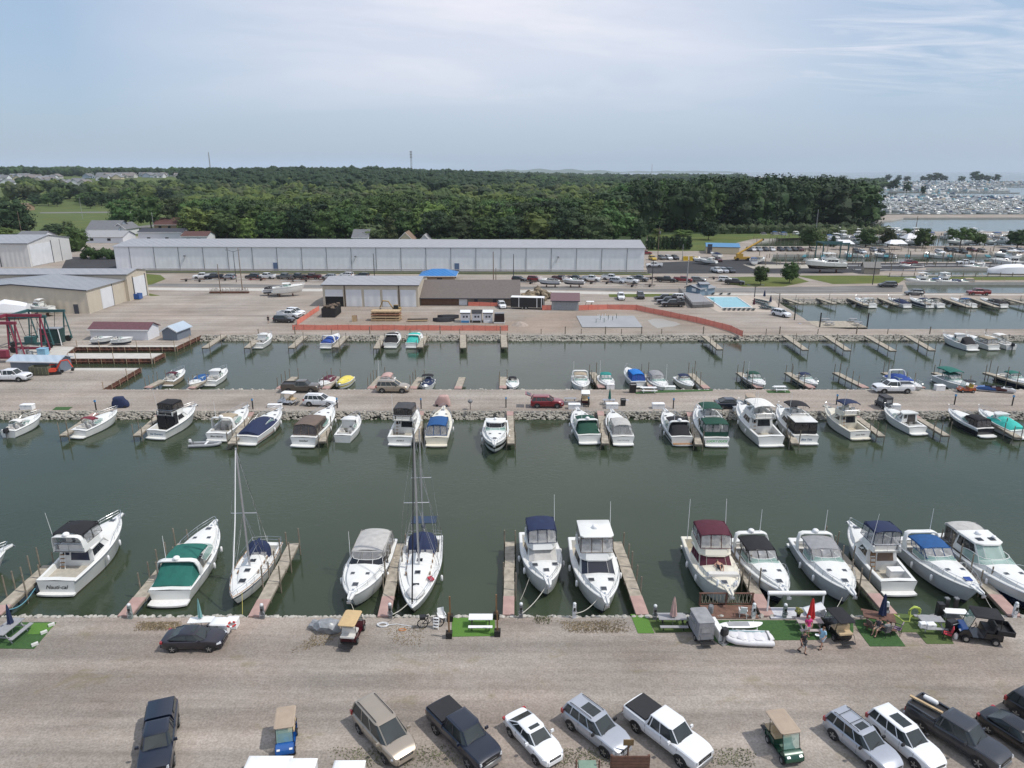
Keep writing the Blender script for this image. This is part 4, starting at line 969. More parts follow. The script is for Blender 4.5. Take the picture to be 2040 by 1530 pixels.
 for sg,(a,b,c,d_,e,f_) in((-1,(0,1,2,0,1,2)),(1,(5,4,3,5,4,3))):
  pillar(lo3[a],hi3[a],.07 if kind in('suv','van') else.05);pillar(lo3[c],hi3[c],.04)
  A,B_,C,D=map(Vector,(lo3[a],lo3[b],hi3[b],hi3[a]))
  cuts={'sedan':(.20,.58),'suv':(.22,.5,.78),'van':(.34,.66),'pickup':(.30,),'quad':(.12,.52)}[kind]
  for u in cuts:pillar(A.lerp(B_,u),D.lerp(C,u),.045 if u in(cuts[0],) and kind!='sedan' else.03)
  roof.cyl(hi3[a],hi3[b],.045,5);roof.cyl(hi3[b],hi3[c],.04,4)
 if rack:
  rk=k.part('roof_rail',[BLACKP],parent=roof)
  for sg in(-1,1):rk.tube([(g1+.15,sg*wr*.86,zt),(g1+.3,sg*wr*.86,zt+.06),(g2-.4,sg*wr*.86,zt+.06),(g2-.25,sg*wr*.86,zt)],.025,4)
  if rack==2:
   for x in(g1+.5,(g1+g2)/2+.2):rk.cyl((x,-wr*.86,zt+.06),(x,wr*.86,zt+.06),.022,4)
 if bedr:
  x0,x1=-L/2+.10,g0-.10;wi=w*.82
  if bed=='open':
   b_=k.part('cargo_bed',[BLACKP]);fl=tail-.48
   b_.box(((x0+x1)/2,0,tail+.052),(x1-x0,wi*2,.02))
   for sg in(-1,1):
    s_=k.part('bed_rail',[BASEP]);s_.box(((x0+x1)/2,sg*(wi+w*.94)/2,tail+.10),(x1-x0+.1,w*.13,.17),taper=.97)
   t_=k.part('tailgate',[BASEP]);t_.box((x0-.03,0,tail+.10),(.08,wi*2,.17))
  elif bed=='tonneau':
   b_=k.part('tonneau_cover',[mat('tonneau',(.018,.018,.02),.75,var=.1)],smooth=30)
   b_.box(((x0+x1)/2,0,tail+.07),(x1-x0,w*1.78,.07),taper=.97)
  elif bed=='cap':
   b_=k.part('bed_cap',[BASEP],smooth=35)
   b_.loft([[(x0,-w*.9,tail),(x1+.02,-w*.9,tail),(x1+.02,w*.9,tail),(x0,w*.9,tail)],[(x0+.1,-w*.80,zt-.2),(x1+.02,-w*.80,zt-.14),(x1+.02,w*.80,zt-.14),(x0+.1,w*.80,zt-.2)],[(x0+.2,-w*.6,zt-.12),(x1+.02,-w*.6,zt-.07),(x1+.02,w*.6,zt-.07),(x0+.2,w*.6,zt-.12)]])
   for sg in(-1,1):cw=k.part('cap_window',[CGLASS],parent=b_);cw.box(((x0+x1)/2,sg*w*.862,tail+.28),(1.2,.02,.26),rx=sg*.2)
  k.part('rear_bumper',[RIM]).box((-L/2-.03,0,.56),(.14,W*.9,.16))
 else:
  k.part('rear_bumper',[BASEP],smooth=30).box((-L/2-.01,0,.52),(.16,W*.86,.24),taper=.92)
 k.part('front_bumper',[BASEP if kind!='quad' else RIM],smooth=30).box((L/2-.04,0,.48),(.2,W*(.62 if not bedr else.82),.22),taper=.9)
 gr=k.part('grille',[BLACKP,RIM]);gz=.70 if bedr is None else.86
 gr.box((L/2+.005,0,gz),(.04,W*(.46 if bedr is None else.58),.14 if bedr is None else.26));gr.box((L/2+.02,0,gz),(.03,W*.4,.03),1)
 hz=.70 if bedr is None else.92
 for sg in(-1,1):
  k.part('headlight',[LAMP],smooth=40).box((L/2-(.24 if not bedr else.13),sg*w*(.71 if not bedr else.74),hz),(.36 if not bedr else.3,.26,.12 if bedr is None else.2),rz=-sg*(.62 if not bedr else.38),taper=.85)
  tz=belt-.06 if bedr is None else.98
  k.part('tail_light',[TAIL]).box((-L/2+.06,sg*w*.86,tz),(.17,.16 if bedr else.24,.3 if kind!='sedan' else.16))
  m_=k.part('wing_mirror',[BASEP if kind!='suv' else BLACKP],smooth=40);m_.box((g3-.42,sg*(w+.10),belt+.12),(.13,.24,.17),taper=.85)
  for u in((.33,.55,.76) if kind!='pickup' else(.42,.60,.76)):
   dh=k.part('door_line',[BLACKP]);x=u*L-L/2;dh.box((x,sg*(w*.992),(zb+belt)/2+.1),(.012,.012,belt-zb-.15))
 if kind in('sedan','suv','van'):k.part('number_plate',[WHITEP]).box((-L/2-.10,0,.66),(.02,.32,.16))
 k.part('wiper',[BLACKP]).cyl((g3+.01,-.5,lo3[2][2]+.04),(g3-.18,.35,lo3[2][2]+.17),.014,4)
 if hatch_open:
  tg=k.part('open_tailgate',[BASEP,CGLASS]);tg.box((-L/2-.35,0,zt+.2),(1.0,W*.8,.07),ry=.35);tg.box((-L/2-.35,0,zt+.245),(.6,W*.66,.02),1,ry=.35)
 return k
VK={}
def getv(kind,**o):
 key=(kind,tuple(sorted(o.items())))
 if key not in VK:VK[key]=vehicle(kind,**o)
 return VK[key]
NM={'sedan':('sedan_car','car'),'suv':('suv','suv'),'van':('minivan','minivan'),'pickup':('pickup_truck','pickup truck'),'quad':('pickup_truck','pickup truck')}
def car(kind,col,x,y,ang,label,group=None,flat=False,swap=None,name=None,sc=None,z=0.0,**o):
 k=getv(kind,**o);p=P(x,y,z);sw={BASEP:PAINT[col]}
 if swap:sw.update(swap)
 return(k.emit_flat if flat else k.emit)(name or NM[kind][0],label,NM[kind][1],p,R(ang),group,sw,(sc,)*3 if sc else None)
def golf_cart(body,roofm,seatm=SEATT,back=True,enclosure=None,ut=False,cargo=False):
 k=Kit();b=k.part('body',[body,BLACKP],smooth=40)
 prof=[(-1.15,.35),(-1.15,.72),(-.95,.80),(-.2,.80),(-.15,.42),(.45,.40),(.55,.60),(.72,.86),(1.0,.80),(1.2,.60),(1.22,.38)]
 b.loft([[(x,y*s,z) for x,z in prof] for y,s in((-.58,.92),(-.58,1),(.58,1),(.58,.92))])
 b.box((0,0,.33),(2.3,1.0,.12),1)
 for x in(-.78,.82):
  for sg in(-1,1):
   w_=k.part('wheel',[TYRE],smooth=40);w_.cyl((x,sg*.46,.24),(x,sg*.62,.24),.24,12)
   k.part('rim',[RIM],parent=w_).cyl((x,sg*.60,.24),(x,sg*.635,.24),.13,8)
 s1=k.part('seat',[seatm],smooth=40);s1.box((-.42,0,.88),(.5,1.05,.14),taper=.95);s1.box((-.68,0,1.14),(.12,1.05,.42),ry=-.15,taper=.92)
 if back:
  s2=k.part('rear_seat',[seatm],smooth=40);s2.box((-1.1,0,.86),(.5,1.05,.12),taper=.95);s2.box((-.82,0,1.12),(.1,1.05,.4),taper=.92)
  fr=k.part('rear_step',[BLACKP]);fr.box((-1.62,0,.34),(.4,1.0,.04))
  for sg in(-1,1):fr.tube([(-1.35,sg*.5,.84),(-1.5,sg*.5,.8),(-1.8,sg*.5,.36),(-1.4,sg*.5,.34)],.02,4)
  fr.tube([(-1.82,-.5,.36),(-1.82,.5,.36)],.02,4)
 if cargo:
  cb=k.part('cargo_box',[BLACKP]);cb.box((-1.25,0,.80),(.9,1.2,.05));
  for c,dd in(((-1.25,.6,.95),(.9,.05,.3)),((-1.25,-.6,.95),(.9,.05,.3)),((-1.7,0,.95),(.05,1.2,.3)),((-.8,0,.95),(.05,1.2,.3))):cb.box(c,dd)
 wh=k.part('steering_wheel',[BLACKP]);wh.tube([(.28+.05*math.sin(a),.25+.17*math.cos(a),1.08+.15*math.sin(a)) for a in[i*PI/5 for i in range(11)]],.018,4);wh.cyl((.5,.25,.8),(.28,.25,1.08),.025,4)
 f=k.part('roof_frame',[BLACKP])
 for sg in(-1,1):
  f.tube([(.78,sg*.52,.82),(.62,sg*.52,1.35),(.48,sg*.52,1.82)],.022,4);f.tube([(-.95 if not back else-.78,sg*.52,.8),(-.9,sg*.52,1.82)],.022,4)
 x0=-1.0 if not back else-1.35
 r=k.part('roof',[roofm],smooth=45)
 def rr(z,s,sy):return[((x0+.58)/2+(a*(.58-x0)/2)*s,b_*.62*sy,z) for a,b_ in((-1,-.85),(-.9,-1),(.9,-1),(1,-.8),(1,.8),(.9,1),(-.9,1),(-1,.85))]
 r.loft([rr(1.80,1,1),rr(1.86,1.01,1.01),rr(1.90,.93,.88),rr(1.885,.88,.80),rr(1.92,.80,.6)])
 ws=k.part('windshield',[GGLASS if not enclosure else VINYL]);ws.quad((.74,-.5,.9),(.74,.5,.9),(.50,.5,1.76),(.50,-.5,1.76))
 for sg in(-1,1):k.part('headlight',[LAMP]).box((1.12,sg*.38,.66),(.12,.2,.1),ry=.5)
 if enclosure:
  e=k.part('rain_enclosure',[enclosure],smooth=30);x1=.6
  for sg in(-1,1):
   e.quad((x0,sg*.6,.45),(x1+.1,sg*.6,.45),(x1-.12,sg*.56,1.8),(x0,sg*.56,1.8)) if sg>0 else e.quad((x1+.1,sg*.6,.45),(x0,sg*.6,.45),(x0,sg*.56,1.8),(x1-.12,sg*.56,1.8))
  e.quad((x0-.01,-.6,.45),(x0-.01,.6,.45),(x0-.01,.56,1.8),(x0-.01,-.56,1.8))
  v_=k.part('clear_panel',[VINYL],parent=e)
  for sg in(-1,1):v_.box((-.2,sg*.605,1.25),(1.3,.02,.5))
  v_.box((x0-.04,0,1.3),(.02,.8,.45))
 return k
def cover_cart(m,name='cover'):
 """a cart hidden under a fitted cover"""
 k=Kit();c=k.part('fitted_cover',[m],smooth=60);n=10;rings=[]
 for z,sx,sy,ox in((.12,1.32,.70,0),(.5,1.36,.72,0),(.95,1.2,.68,-.05),(1.35,.95,.62,-.15),(1.72,.82,.58,-.2),(1.82,.70,.50,-.2),(1.85,.2,.15,-.2)):
  rings.append([(ox+sx*(abs(math.cos(a))**.5)*(1 if math.cos(a)>0 else-1)+.03*math.sin(5*a+z*6),sy*(abs(math.sin(a))**.5)*(1 if math.sin(a)>0 else-1)+.02*math.cos(7*a),z) for a in[2*PI*i/16 for i in range(16)]])
 c.loft(rings)
 for x in(-.8,.85):
  for sg in(-1,1):k.part('wheel',[TYRE],smooth=40).cyl((x,sg*.5,.22),(x,sg*.74,.22),.22,12)
 return k
GN='vehicles parked along the bottom of the view'
def car2(kind,col,r,f,side,label,group=None,fit=False,**o):
 """r, f: photo points where the rear and front wheel of one side touch the ground"""
 A,B_=P(*r),P(*f);d=B_-A;an=math.atan2(d.y,d.x);u=d.normalized();n=Vector((-u.y,u.x,0))
 V=VEH[kind];wbl=(V['wb'][1]-V['wb'][0])*V['L'];sc=d.length/wbl
 sc=max(.93,min(1.05,sc))
 c=(A+B_)/2-n*side*(V['W']/2-.1)*sc-u*((V['wb'][0]+V['wb'][1])/2-.5)*V['L']*sc
 swap=o.pop('swap',None);sw={BASEP:PAINT[col]};sw.update(swap or{})
 return getv(kind,**o).emit(NM[kind][0],label,NM[kind][1],c,an,group,sw,(sc,)*3)
car2('pickup','navy',(355,1446),(346,1524),1,'dark navy pickup with body coloured bed cap, leftmost parked vehicle at the bottom',GN,bed='cap')
car2('van','tan',(717,1460),(768,1520),-1,'tan minivan with dark roof rails',GN,rack=1)
car2('quad','navy',(869,1462),(934,1530),-1,'dark navy pickup with black bed cover, between the tan minivan and the white sedan',GN,bed='tonneau')
car2('sedan','white',(1018,1467),(1068,1522),-1,'white sedan with sunroof parked beside the dark navy pickup',GN,sunroof=1)
car2('suv','silver',(1138,1454),(1204,1507),-1,'silver suv with twin black roof glass',GN,sunroof=2.2,rack=1)
car2('quad','white',(1267,1458),(1355,1527),-1,'white pickup with black bed cover',GN,bed='tonneau')
car2('suv','silver',(1666,1478),(1730,1532),-1,'small silver suv with roof bars, left of the long white suv',GN,sunroof=1,rack=2)
car2('suv','white',(1746,1468),(1819,1530),-1,'white suv with large black roof glass',GN,sunroof=2.2)
pk=car2('quad','charcoal',(1834,1457),(1946,1529),-1,'dark grey pickup with boards and fenders in its open bed',GN,bed='open')
car2('sedan','black',(1975,1465),(2050,1515),-1,'black sedan beside the dark grey pickup, cut off by the right edge',GN)
car2('suv','black',(2030,1434),(2110,1485),-1,'black suv at the right edge above the black sedan',GN)
car2('sedan','black',(345,1300),(418,1299),-1,'dark sedan parked alone at the water side of the gravel',None,swap={BASEP:paint('darkplum',(.022,.020,.028),.2)},sunroof=1)
k=Kit();m_=k.part('plank',[WOODL]);m_.box((0,0,0),(1.9,.16,.1));root=k.emit('plank_bundle','yellow planks lying in the open bed of the dark grey pickup','planks',(0,0,0));h_=pk.rotation_euler.z;root.location=pk.location+Matrix.Rotation(h_,3,'Z')@Vector((-1.9,-.1,1.45));root.rotation_euler=(0,0,h_+.12)
k=Kit();m_=k.part('fender_body',[WHITEP],smooth=50);m_.lathe((0,0,0),[(.02,-.45),(.14,-.38),(.17,0),(.14,.38),(.02,.45)],8)
root=k.emit('boat_fender','white boat fender lying beside the planks in the dark grey pickup','fender',(0,0,0));root.location=pk.location+Matrix.Rotation(h_,3,'Z')@Vector((-1.9,.4,1.55));root.rotation_euler=(R(90),0,h_+PI/2+.1)
GC='golf carts on the near gravel'
def cart(k,x,y,ang,label,group=GC,name='golf_cart',flat=False):return(k.emit_flat if flat else k.emit)(name,label,'golf cart',P(x,y),R(ang),group)
TANR=mat('tan_roof',(.36,.285,.215),.6,var=.08,scale=2);YELR=mat('yellow_roof',(.52,.37,.19),.6,var=.06)
cart(golf_cart(PAINT['blue'],TANR),572,1484,-78,'blue golf cart with tan roof at the bottom left').scale=(.93,)*3
cart(golf_cart(PAINT['green'],TANR),1560,1497,-80,'dark green golf cart with tan roof at the bottom right')
cart(golf_cart(PAINT['maroon'],YELR,seatm=SEATW),704,1268,84,'dark red golf cart with yellow tan roof, rear seat facing the camera')
cart(golf_cart(PAINT['black'],CV['black']),1663,1262,97,'black golf cart with black roof and tan rear seat beside the walking people')
cart(golf_cart(PAINT['silver'],CV['grey'],enclosure=CV['grey']),1392,1262,96,'grey golf cart closed in with a grey rain cover')
UC=golf_cart(PAINT['black'],CV['black'],back=False,cargo=True,seatm=mat('black_seat',(.02,.02,.02),.6));UC.part('bonnet',[PAINT['blue']],smooth=30).loft([[(x,y,z) for x,z in((.58,.66),(.72,.90),(1.02,.83),(1.16,.66))] for y in(-.5,.5)])
put_=cart(UC,1946,1272,166,'black utility cart with blue bonnet and cargo box',name='utility_cart');put_.scale=(1.2,)*3
def dock(S,E,wd,label,group,ramp=.0,piles=(),ph=1.7,z=.05,legs=True,slope=0,name='finger_dock',both=True,split=True):
 """finger dock from the bank point S to its outer end E (photo points on the deck)"""
 A,B_=P(S[0],S[1],z),P(E[0],E[1],z);d=B_-A;ln=d.length;k=Kit()
 dk=k.part('deck',[DOCKW],smooth=None);r0=ramp*ln
 n=max(2,int((ln-r0)/1.9));st=(ln-r0)/n
 for i in range(n):
  dk.box((r0+st*(i+.5),.02*math.sin(i*2.3),0),(st-.04,wd,.12))
 if r0:
  rp_=k.part('ramp',[DOCKR]);rp_.box((r0/2,0,.02),(r0,wd+.04,.12))
 if legs:
  for i in range(n+1):
   x=r0+st*i
   b_=k.part('cross_beam',[PILE]);b_.box((x if i<n else x-.15,0,-.16),(.14,wd+.1,.18))
 for sg in((-1,1)):
  s_=k.part('stringer',[PILE]);s_.box((ln/2,sg*(wd/2-.06),-.15),(ln*.98,.08,.2))
 for j,(u,sg) in enumerate(piles):
  p=k.part('pile',[PILE]);h=ph*(.8+.4*rnd.random());lx=rnd.uniform(-.05,.05)
  p.cyl((u*ln,sg*(wd/2+.09),-2.4),(u*ln+lx,sg*(wd/2+.10)+lx,h),.065,6)
 o=k.emit(name,label,'dock',(A.x,A.y,z),math.atan2(d.y,d.x),group);return o
GD='finger docks along the near bank'
pr=[(.35,1),(.5,1),(.65,1),(.8,1),(.97,1),(.42,-1),(.7,-1),(.97,-1)]
dock((-12,1226),(97,1127),1.0,'dock beside the cruiser with black sun top, at the left edge',GD,.18,pr)
dock((248,1228),(366,1083),1.0,'dock running along the green canvas cruiser',GD,.22,pr)
dock((508,1229),(586,1083),1.0,'dock beside the sailboat with navy stripe',GD,.2,pr)
dock((765,1229),(796,1084),.95,'dock between the grey topped cruiser and the two masted sailboat',GD,.24,pr,ph=1.3)
dock((1013,1226),(1016,1080),.85,'straight dock beside the cruiser with navy canopy',GD,.22,[(.5,1),(.98,1),(.98,-1),(.3,-1)],ph=1.6)
dock((1280,1225),(1228,1080),.95,'dock right of the white hardtop yacht',GD,.22,[(.3,-1),(.45,-1),(.6,-1),(.75,-1),(.97,-1),(.97,1)],ph=1.4)
dock((1530,1228),(1462,1098),.95,'dock between the maroon canopy cruiser and the dark blue hull',GD,.3,pr,ph=1.5)
dock((1775,1224),(1652,1082),.95,'dock between the grey topped cruiser and the navy enclosure cruiser',GD,.25,pr)
dock((2022,1228),(1882,1080),.95,'dock at the right edge beside the navy hulled yacht',GD,.25,pr)
ROCK=mat('limestone_rock',(.40,.38,.34),.9,var=.22,scale=1.6,bump=.5,bscale=4)
ROCKD=mat('grey_rock',(.30,.28,.24),.9,var=.30,scale=1.1,bump=.5,bscale=4)
def rocks(name,x0,x1,ya,yb,za,zb,n,r0,r1,m,sm=None):
 mb=MB();g=random.Random(len(name)+n)
 for i in range(n):
  u=g.random();x=g.uniform(x0,x1);r=g.uniform(r0,r1)
  mb.blob((x,ya+(yb-ya)*u,za+(zb-za)*u+g.uniform(-.05,.08)),(r*g.uniform(.7,1.3),r,r*.7),jit=.28,rg=g)
 return tag(mb.build(name,m,smooth=20),kind='stuff')
rocks('rock_edging',-42,42,Y0+.05,Y0+.75,.02,-.75,1500,.11,.28,ROCK)
Ymf=P(0,819).y
rocks('rock_revetment',-80,80,Ymf-1.15,Ymf+.1,-.95,-.08,4300,.13,.30,ROCKD)
Yyf=P(0,667.5).y;xl=P(402,668).x
rocks('rock_revetment',xl,125,Yyf-1.7,Yyf+.15,-.95,-.08,5200,.16,.36,ROCKD)
Ymb=P(0,776).y
rocks('rock_edging',-65,92,Ymb-.1,Ymb+.4,.0,-.5,900,.12,.28,ROCK)
Y3=P(0,594).y;mb=MB();g=random.Random(5)
rocks('rock_revetment',P(1545,596).x,180,Y3-3.2,Y3+.2,-.95,-.1,2000,.25,.5,ROCKD)
def tufts(name,px_poly,n,col,h=.12,z=0.02,w=.03,seed=1):
 n=int(n*2.2);h*=.5;mb=MB();g=random.Random(seed);c=[P(*p) for p in px_poly]
 for i in range(n):
  a,b=g.random(),g.random()
  p=(c[0]*(1-a)+c[1]*a)*(1-b)+(c[3]*(1-a)+c[2]*a)*b
  e=min(a,1-a,b,1-b)
  if e<.22*g.random():continue
  for q in range(3):
   an=g.uniform(0,PI);hh=h*g.uniform(.4,1.3);dx,dy=math.cos(an)*w,math.sin(an)*w;ox,oy=g.uniform(-.05,.05),g.uniform(-.05,.05)
   mb.quad((p.x-dx,p.y-dy,z),(p.x+dx,p.y+dy,z),(p.x+dx*.5+ox,p.y+dy*.5+oy,z+hh),(p.x-dx*.5+ox,p.y-dy*.5+oy,z+hh))
 return tag(mb.build(name,col),kind='stuff')
DRY=mat('dry_weeds',(.27,.215,.135),.9,var=.5,scale=.9,coords='Object')
GRN=mat('green_weeds',(.19,.195,.11),.9,var=.4,scale=1.5)
tufts('dry_weeds',[(262,1258),(372,1256),(362,1238),(272,1238)],750,DRY,.09,seed=3)
tufts('dry_weeds',[(1130,1262),(1262,1262),(1250,1234),(1100,1236)],800,DRY,.09,seed=4)
tufts('dry_weeds',[(560,1310),(650,1285),(700,1258),(620,1262)],260,DRY,.06,seed=5)
tufts('dry_weeds',[(780,1290),(840,1290),(860,1240),(760,1244)],240,DRY,.06,seed=6)
tufts('green_weeds',[(660,1530),(960,1530),(930,1480),(640,1490)],520,GRN,.09,seed=7)
tufts('green_weeds',[(1090,1530),(1260,1530),(1240,1490),(1100,1490)],300,GRN,.1,seed=8)
tufts('green_weeds',[(1400,1530),(1520,1530),(1500,1490),(1420,1490)],200,GRN,.09,seed=9)
tufts('green_weeds',[(1060,1245),(1100,1245),(1100,1228),(1060,1228)],60,GRN,.25,seed=10)
TURFB=mat('bright_turf',(.085,.19,.03),.95,var=.12,scale=14,bump=.8,bscale=60)
TURFD=mat('dark_turf',(.038,.095,.024),.95,var=.2,scale=5,bump=.8,bscale=60)
TURFO=mat('olive_turf',(.075,.115,.032),.95,var=.15,scale=6,bump=.8,bscale=60)
def turf(pts,m,label,z=.03):
 mb=MB();q=[P(*p) for p in pts];mb.prism([(p.x,p.y) for p in q][::-1],.008,z)
 return tag(mb.build('turf_mat',m),label,'turf mat','artificial turf mats on the near gravel')
turf([(-30,1292),(68,1293),(112,1240),(20,1240)],TURFD,'dark green mat under the grey picnic table at the left edge')
turf([(55,1264),(90,1264),(112,1242),(66,1242)],TURFB,'small bright green mat at the upper corner of the left dark mat',.04)
turf([(899,1269),(988,1267),(985,1231),(901,1231)],TURFB,'bright green square mat between four wooden posts')
turf([(1271,1262),(1304,1262),(1287,1224),(1256,1224)],TURFB,'narrow bright green mat at the foot of the dock right of the white hardtop yacht')
turf([(1306,1261),(1380,1259),(1372,1232),(1290,1232)],TURFO,'olive mat under the grey table with beige umbrella')
turf([(1436,1286),(1536,1286),(1528,1276),(1636,1275),(1700,1260),(1700,1236),(1400,1236),(1400,1260)],TURFD,'long dark green mat under the paddle boards and walking people')
turf([(1733,1288),(1804,1288),(1762,1230),(1700,1236),(1712,1260)],TURFD,'dark green mat under the brown wooden table')
turf([(1846,1283),(1900,1283),(1890,1262),(1910,1262),(1880,1228),(1775,1222),(1790,1260),(1826,1260)],TURFO,'olive green mat with the red folding chair')
def table(top,bench=None,L=1.8,W=.75,h=.75,legm=None,benches=(-1,1)):
 k=Kit();legm=legm or top;t=k.part('table_top',[top]);n=5
 for i in range(n):t.box((0,-W/2+W*(i+.5)/n,h),(L,W/n-.012,.05))
 for s in benches:
  b=k.part('bench_seat',[bench or top]);b.box((0,s*(W/2+.42),.45),(L,.28,.045))
 for sx in(-1,1):
  l=k.part('leg_frame',[legm]);x=sx*L*.36
  l.box((x,0,h-.06),(.07,W*.9,.08));l.box((x,0,.40),(.06,W+1.0,.07))
  for s in(-1,1):l.tube([(x,s*W*.28,h-.05),(x,s*(W/2+.28),.02)],.04,4)
 return k
def put(k,name,label,cat,x,y,ang=0,group=None,z=0.03,sc=None):return k.emit(name,label,cat,P(x,y,z),R(ang),group,scale=(sc,)*3 if sc else None)
GT='picnic tables on the near bank'
put(table(WHITEP,legm=BLACKP,benches=(-1,)),'picnic_table','white picnic table on the bright green square mat','picnic table',958,1246,0,GT)
put(table(WHITEP,legm=ALU,benches=(-1,)),'picnic_table','white picnic table above the dark sedan beside the teal umbrella','picnic table',403,1252,4,GT)
put(table(GREYT),'picnic_table','grey picnic table on the dark mat at the left edge','picnic table',22,1268,84,GT,sc=1.15)
put(table(GREYT,legm=BLACKP,L=2.1),'picnic_table','grey picnic table under the folded beige umbrella','picnic table',1338,1246,0,GT)
put(table(mat('pinkish_table',(.40,.34,.33),.6),L=1.9),'picnic_table','pinkish grey picnic table under the folded red umbrella','picnic table',1610,1253,0,GT)
put(table(WOODD,L=2.0,W=.95),'picnic_table','brown wooden picnic table under the folded navy umbrella','picnic table',1748,1246,-20,GT,sc=1.1)
put(table(GREYT,L=1.7),'picnic_table','grey picnic table holding two white coolers, on the olive mat','picnic table',1852,1250,-4,GT)
def umbrella(m,h=2.5,r=.16):
 k=Kit();k.part('pole',[ALU]).cyl((0,0,0),(0,0,h),.025,6)
 c=k.part('folded_canopy',[m],smooth=50);n=12;rings=[]
 for z,rr in((h*.36,r*1.25),(h*.42,r*1.1),(h*.62,r*.85),(h*.78,r*.62),(h*.93,r*.35),(h,.02)):
  rings.append([((rr*(1+.22*(-1)**i))*math.cos(2*PI*i/n),(rr*(1+.22*(-1)**i))*math.sin(2*PI*i/n),z) for i in range(n)])
 c.loft(rings);return k
GU='folded umbrellas on the near bank'
put(umbrella(mat('canvas_paleteal',(.16,.32,.31),.85),r=.13),'umbrella','folded pale teal umbrella in the white table above the dark sedan','umbrella',402,1250,0,GU)
put(umbrella(CV['navy']),'umbrella','folded navy umbrella in the table at the left edge','umbrella',26,1262,0,GU)
put(umbrella(CV['pink'],r=.2),'umbrella','folded beige pink umbrella behind the grey table','umbrella',1340,1246,0,GU,sc=1.0)
put(umbrella(mat('canvas_brightred',(.50,.02,.02),.8,bump=.4),r=.22),'umbrella','folded bright red umbrella behind the pink shirt','umbrella',1612,1252,0,GU,sc=1.05)
put(umbrella(CV['navy'],r=.2),'umbrella','folded dark navy umbrella in the brown wooden table','umbrella',1754,1246,0,GU,sc=1.1)
def dock_box(L=1.3,W=.7,h=.65,m=WHITEP):
 k=Kit();b=k.part('box_body',[m],smooth=30);b.box((0,0,h*.44),(L,W,h*.88),taper=1.02)
 l=k.part('lid',[m],smooth=40);l.loft([[(sx*L*.53,sy*W*.55,z0) for sx,sy in((-1,-1),(1,-1),(1,1),(-1,1))] if q==0 else[(sx*L*(.53-.04*q),sy*W*(.55-.05*q),z0) for sx,sy in((-1,-1),(1,-1),(1,1),(-1,1))] for q,z0 in enumerate((h*.89,h*.96,h))])
 k.part('latch',[ALU]).box((0,-W*.56,h*.8),(.12,.03,.1));return k
GB='white storage boxes on the near bank'
DB=dock_box();DB2=dock_box(1.7,.8,.8)
put(dock_box(1.25,.9,.95),'storage_box','tall white storage box behind the front of the dark sedan','storage box',441,1258,-2,GB)
put(dock_box(.8,.7,.7),'storage_box','smaller white storage box with the red life ring','storage box',464,1248,-2,GB)
put(dock_box(2.4,1.2,.95),'storage_box','white box top at the bottom edge below the blue golf cart','storage box',536,1548,0,GB)
put(dock_box(1.6,1.0,.95),'storage_box','white box top at the bottom edge right of the larger one','storage box',601,1550,0,GB)
put(dock_box(1.7,.9,.95),'storage_box','white box top at the bottom edge left of the tan minivan','storage box',696,1553,0,GB)
put(dock_box(.42,1.9,.8),'storage_box','long narrow white box right of the grey covered golf cart','storage box',1427,1262,6,GB)
put(dock_box(.5,.35,.38),'cooler','smaller white cooler on the grey picnic table','cooler',1838,1249,0,None,z=.8)
put(dock_box(.62,.42,.42),'cooler','larger white cooler on the grey picnic table','cooler',1853,1251,0,None,z=.8)
k=Kit();r_=k.part('ring',[mat('life_ring_red',(.42,.03,.03),.5),WHITEP],smooth=50);
for i in range(12):r_.tube([(.3*math.cos(2*PI*(i+q)/12),.3*math.sin(2*PI*(i+q)/12),0) for q in(0,.5,1)],.07,6,1 if i%3==0 else 0)
put(k,'life_ring','red and white life ring lying on the smaller white storage box','life ring',461,1244,0,None,z=.78)
def pedestal(m=GREYP,globe=True,h=1.1):
 k=Kit();p=k.part('post',[m],smooth=30);p.box((0,0,h/2),(.28,.24,h),taper=.85)
 if globe:k.part('lamp_globe',[mat('milky_globe',(.62,.64,.64),.3)],smooth=50).blob((0,0,h+.1),.14,jit=0,sub=2)
 k.part('socket_panel',[BLACKP]).box((0,-.14,h*.7),(.16,.02,.3))
 hs=k.part('hose',[mat('grey_hose',(.25,.26,.27),.6)]);hs.tube([(.2*math.cos(a*.9),.17+.03*a/20-.3,.5+.2*math.sin(a*.9)) for a in range(18)],.03,4)
 return k
PED=pedestal();PEDW=pedestal(WHITEP);PEDG=pedestal(mat('green_grey',(.2,.24,.22),.6))
GP='dockside power pedestals'
for x,y,kk,lb in((261,1232,PEDG,'power pedestal at the foot of the dock by the green canvas cruiser'),(524,1232,PED,'power pedestal at the foot of the dock beside the navy striped sailboat'),(778,1231,PED,'power pedestal at the foot of the dock left of the two masted sailboat'),(1038,1230,PED,'power pedestal right of the straight dock'),(1144,1230,PEDW,'slim power pedestal at the bank below the white hardtop yacht'),(1304,1234,PED,'power pedestal left of the grey table with beige umbrella'),(1500,1231,PEDW,'white topped power pedestal on the brown deck'),(1562,1232,PEDG,'power pedestal wrapped in hoses on the white platform'),(1764,1228,PEDW,'white topped power pedestal behind the brown wooden table'),(2020,1229,PEDW,'white topped power pedestal near the right edge')):
 put(kk,'power_pedestal',lb,'power pedestal',x,y,0,GP,z=0)
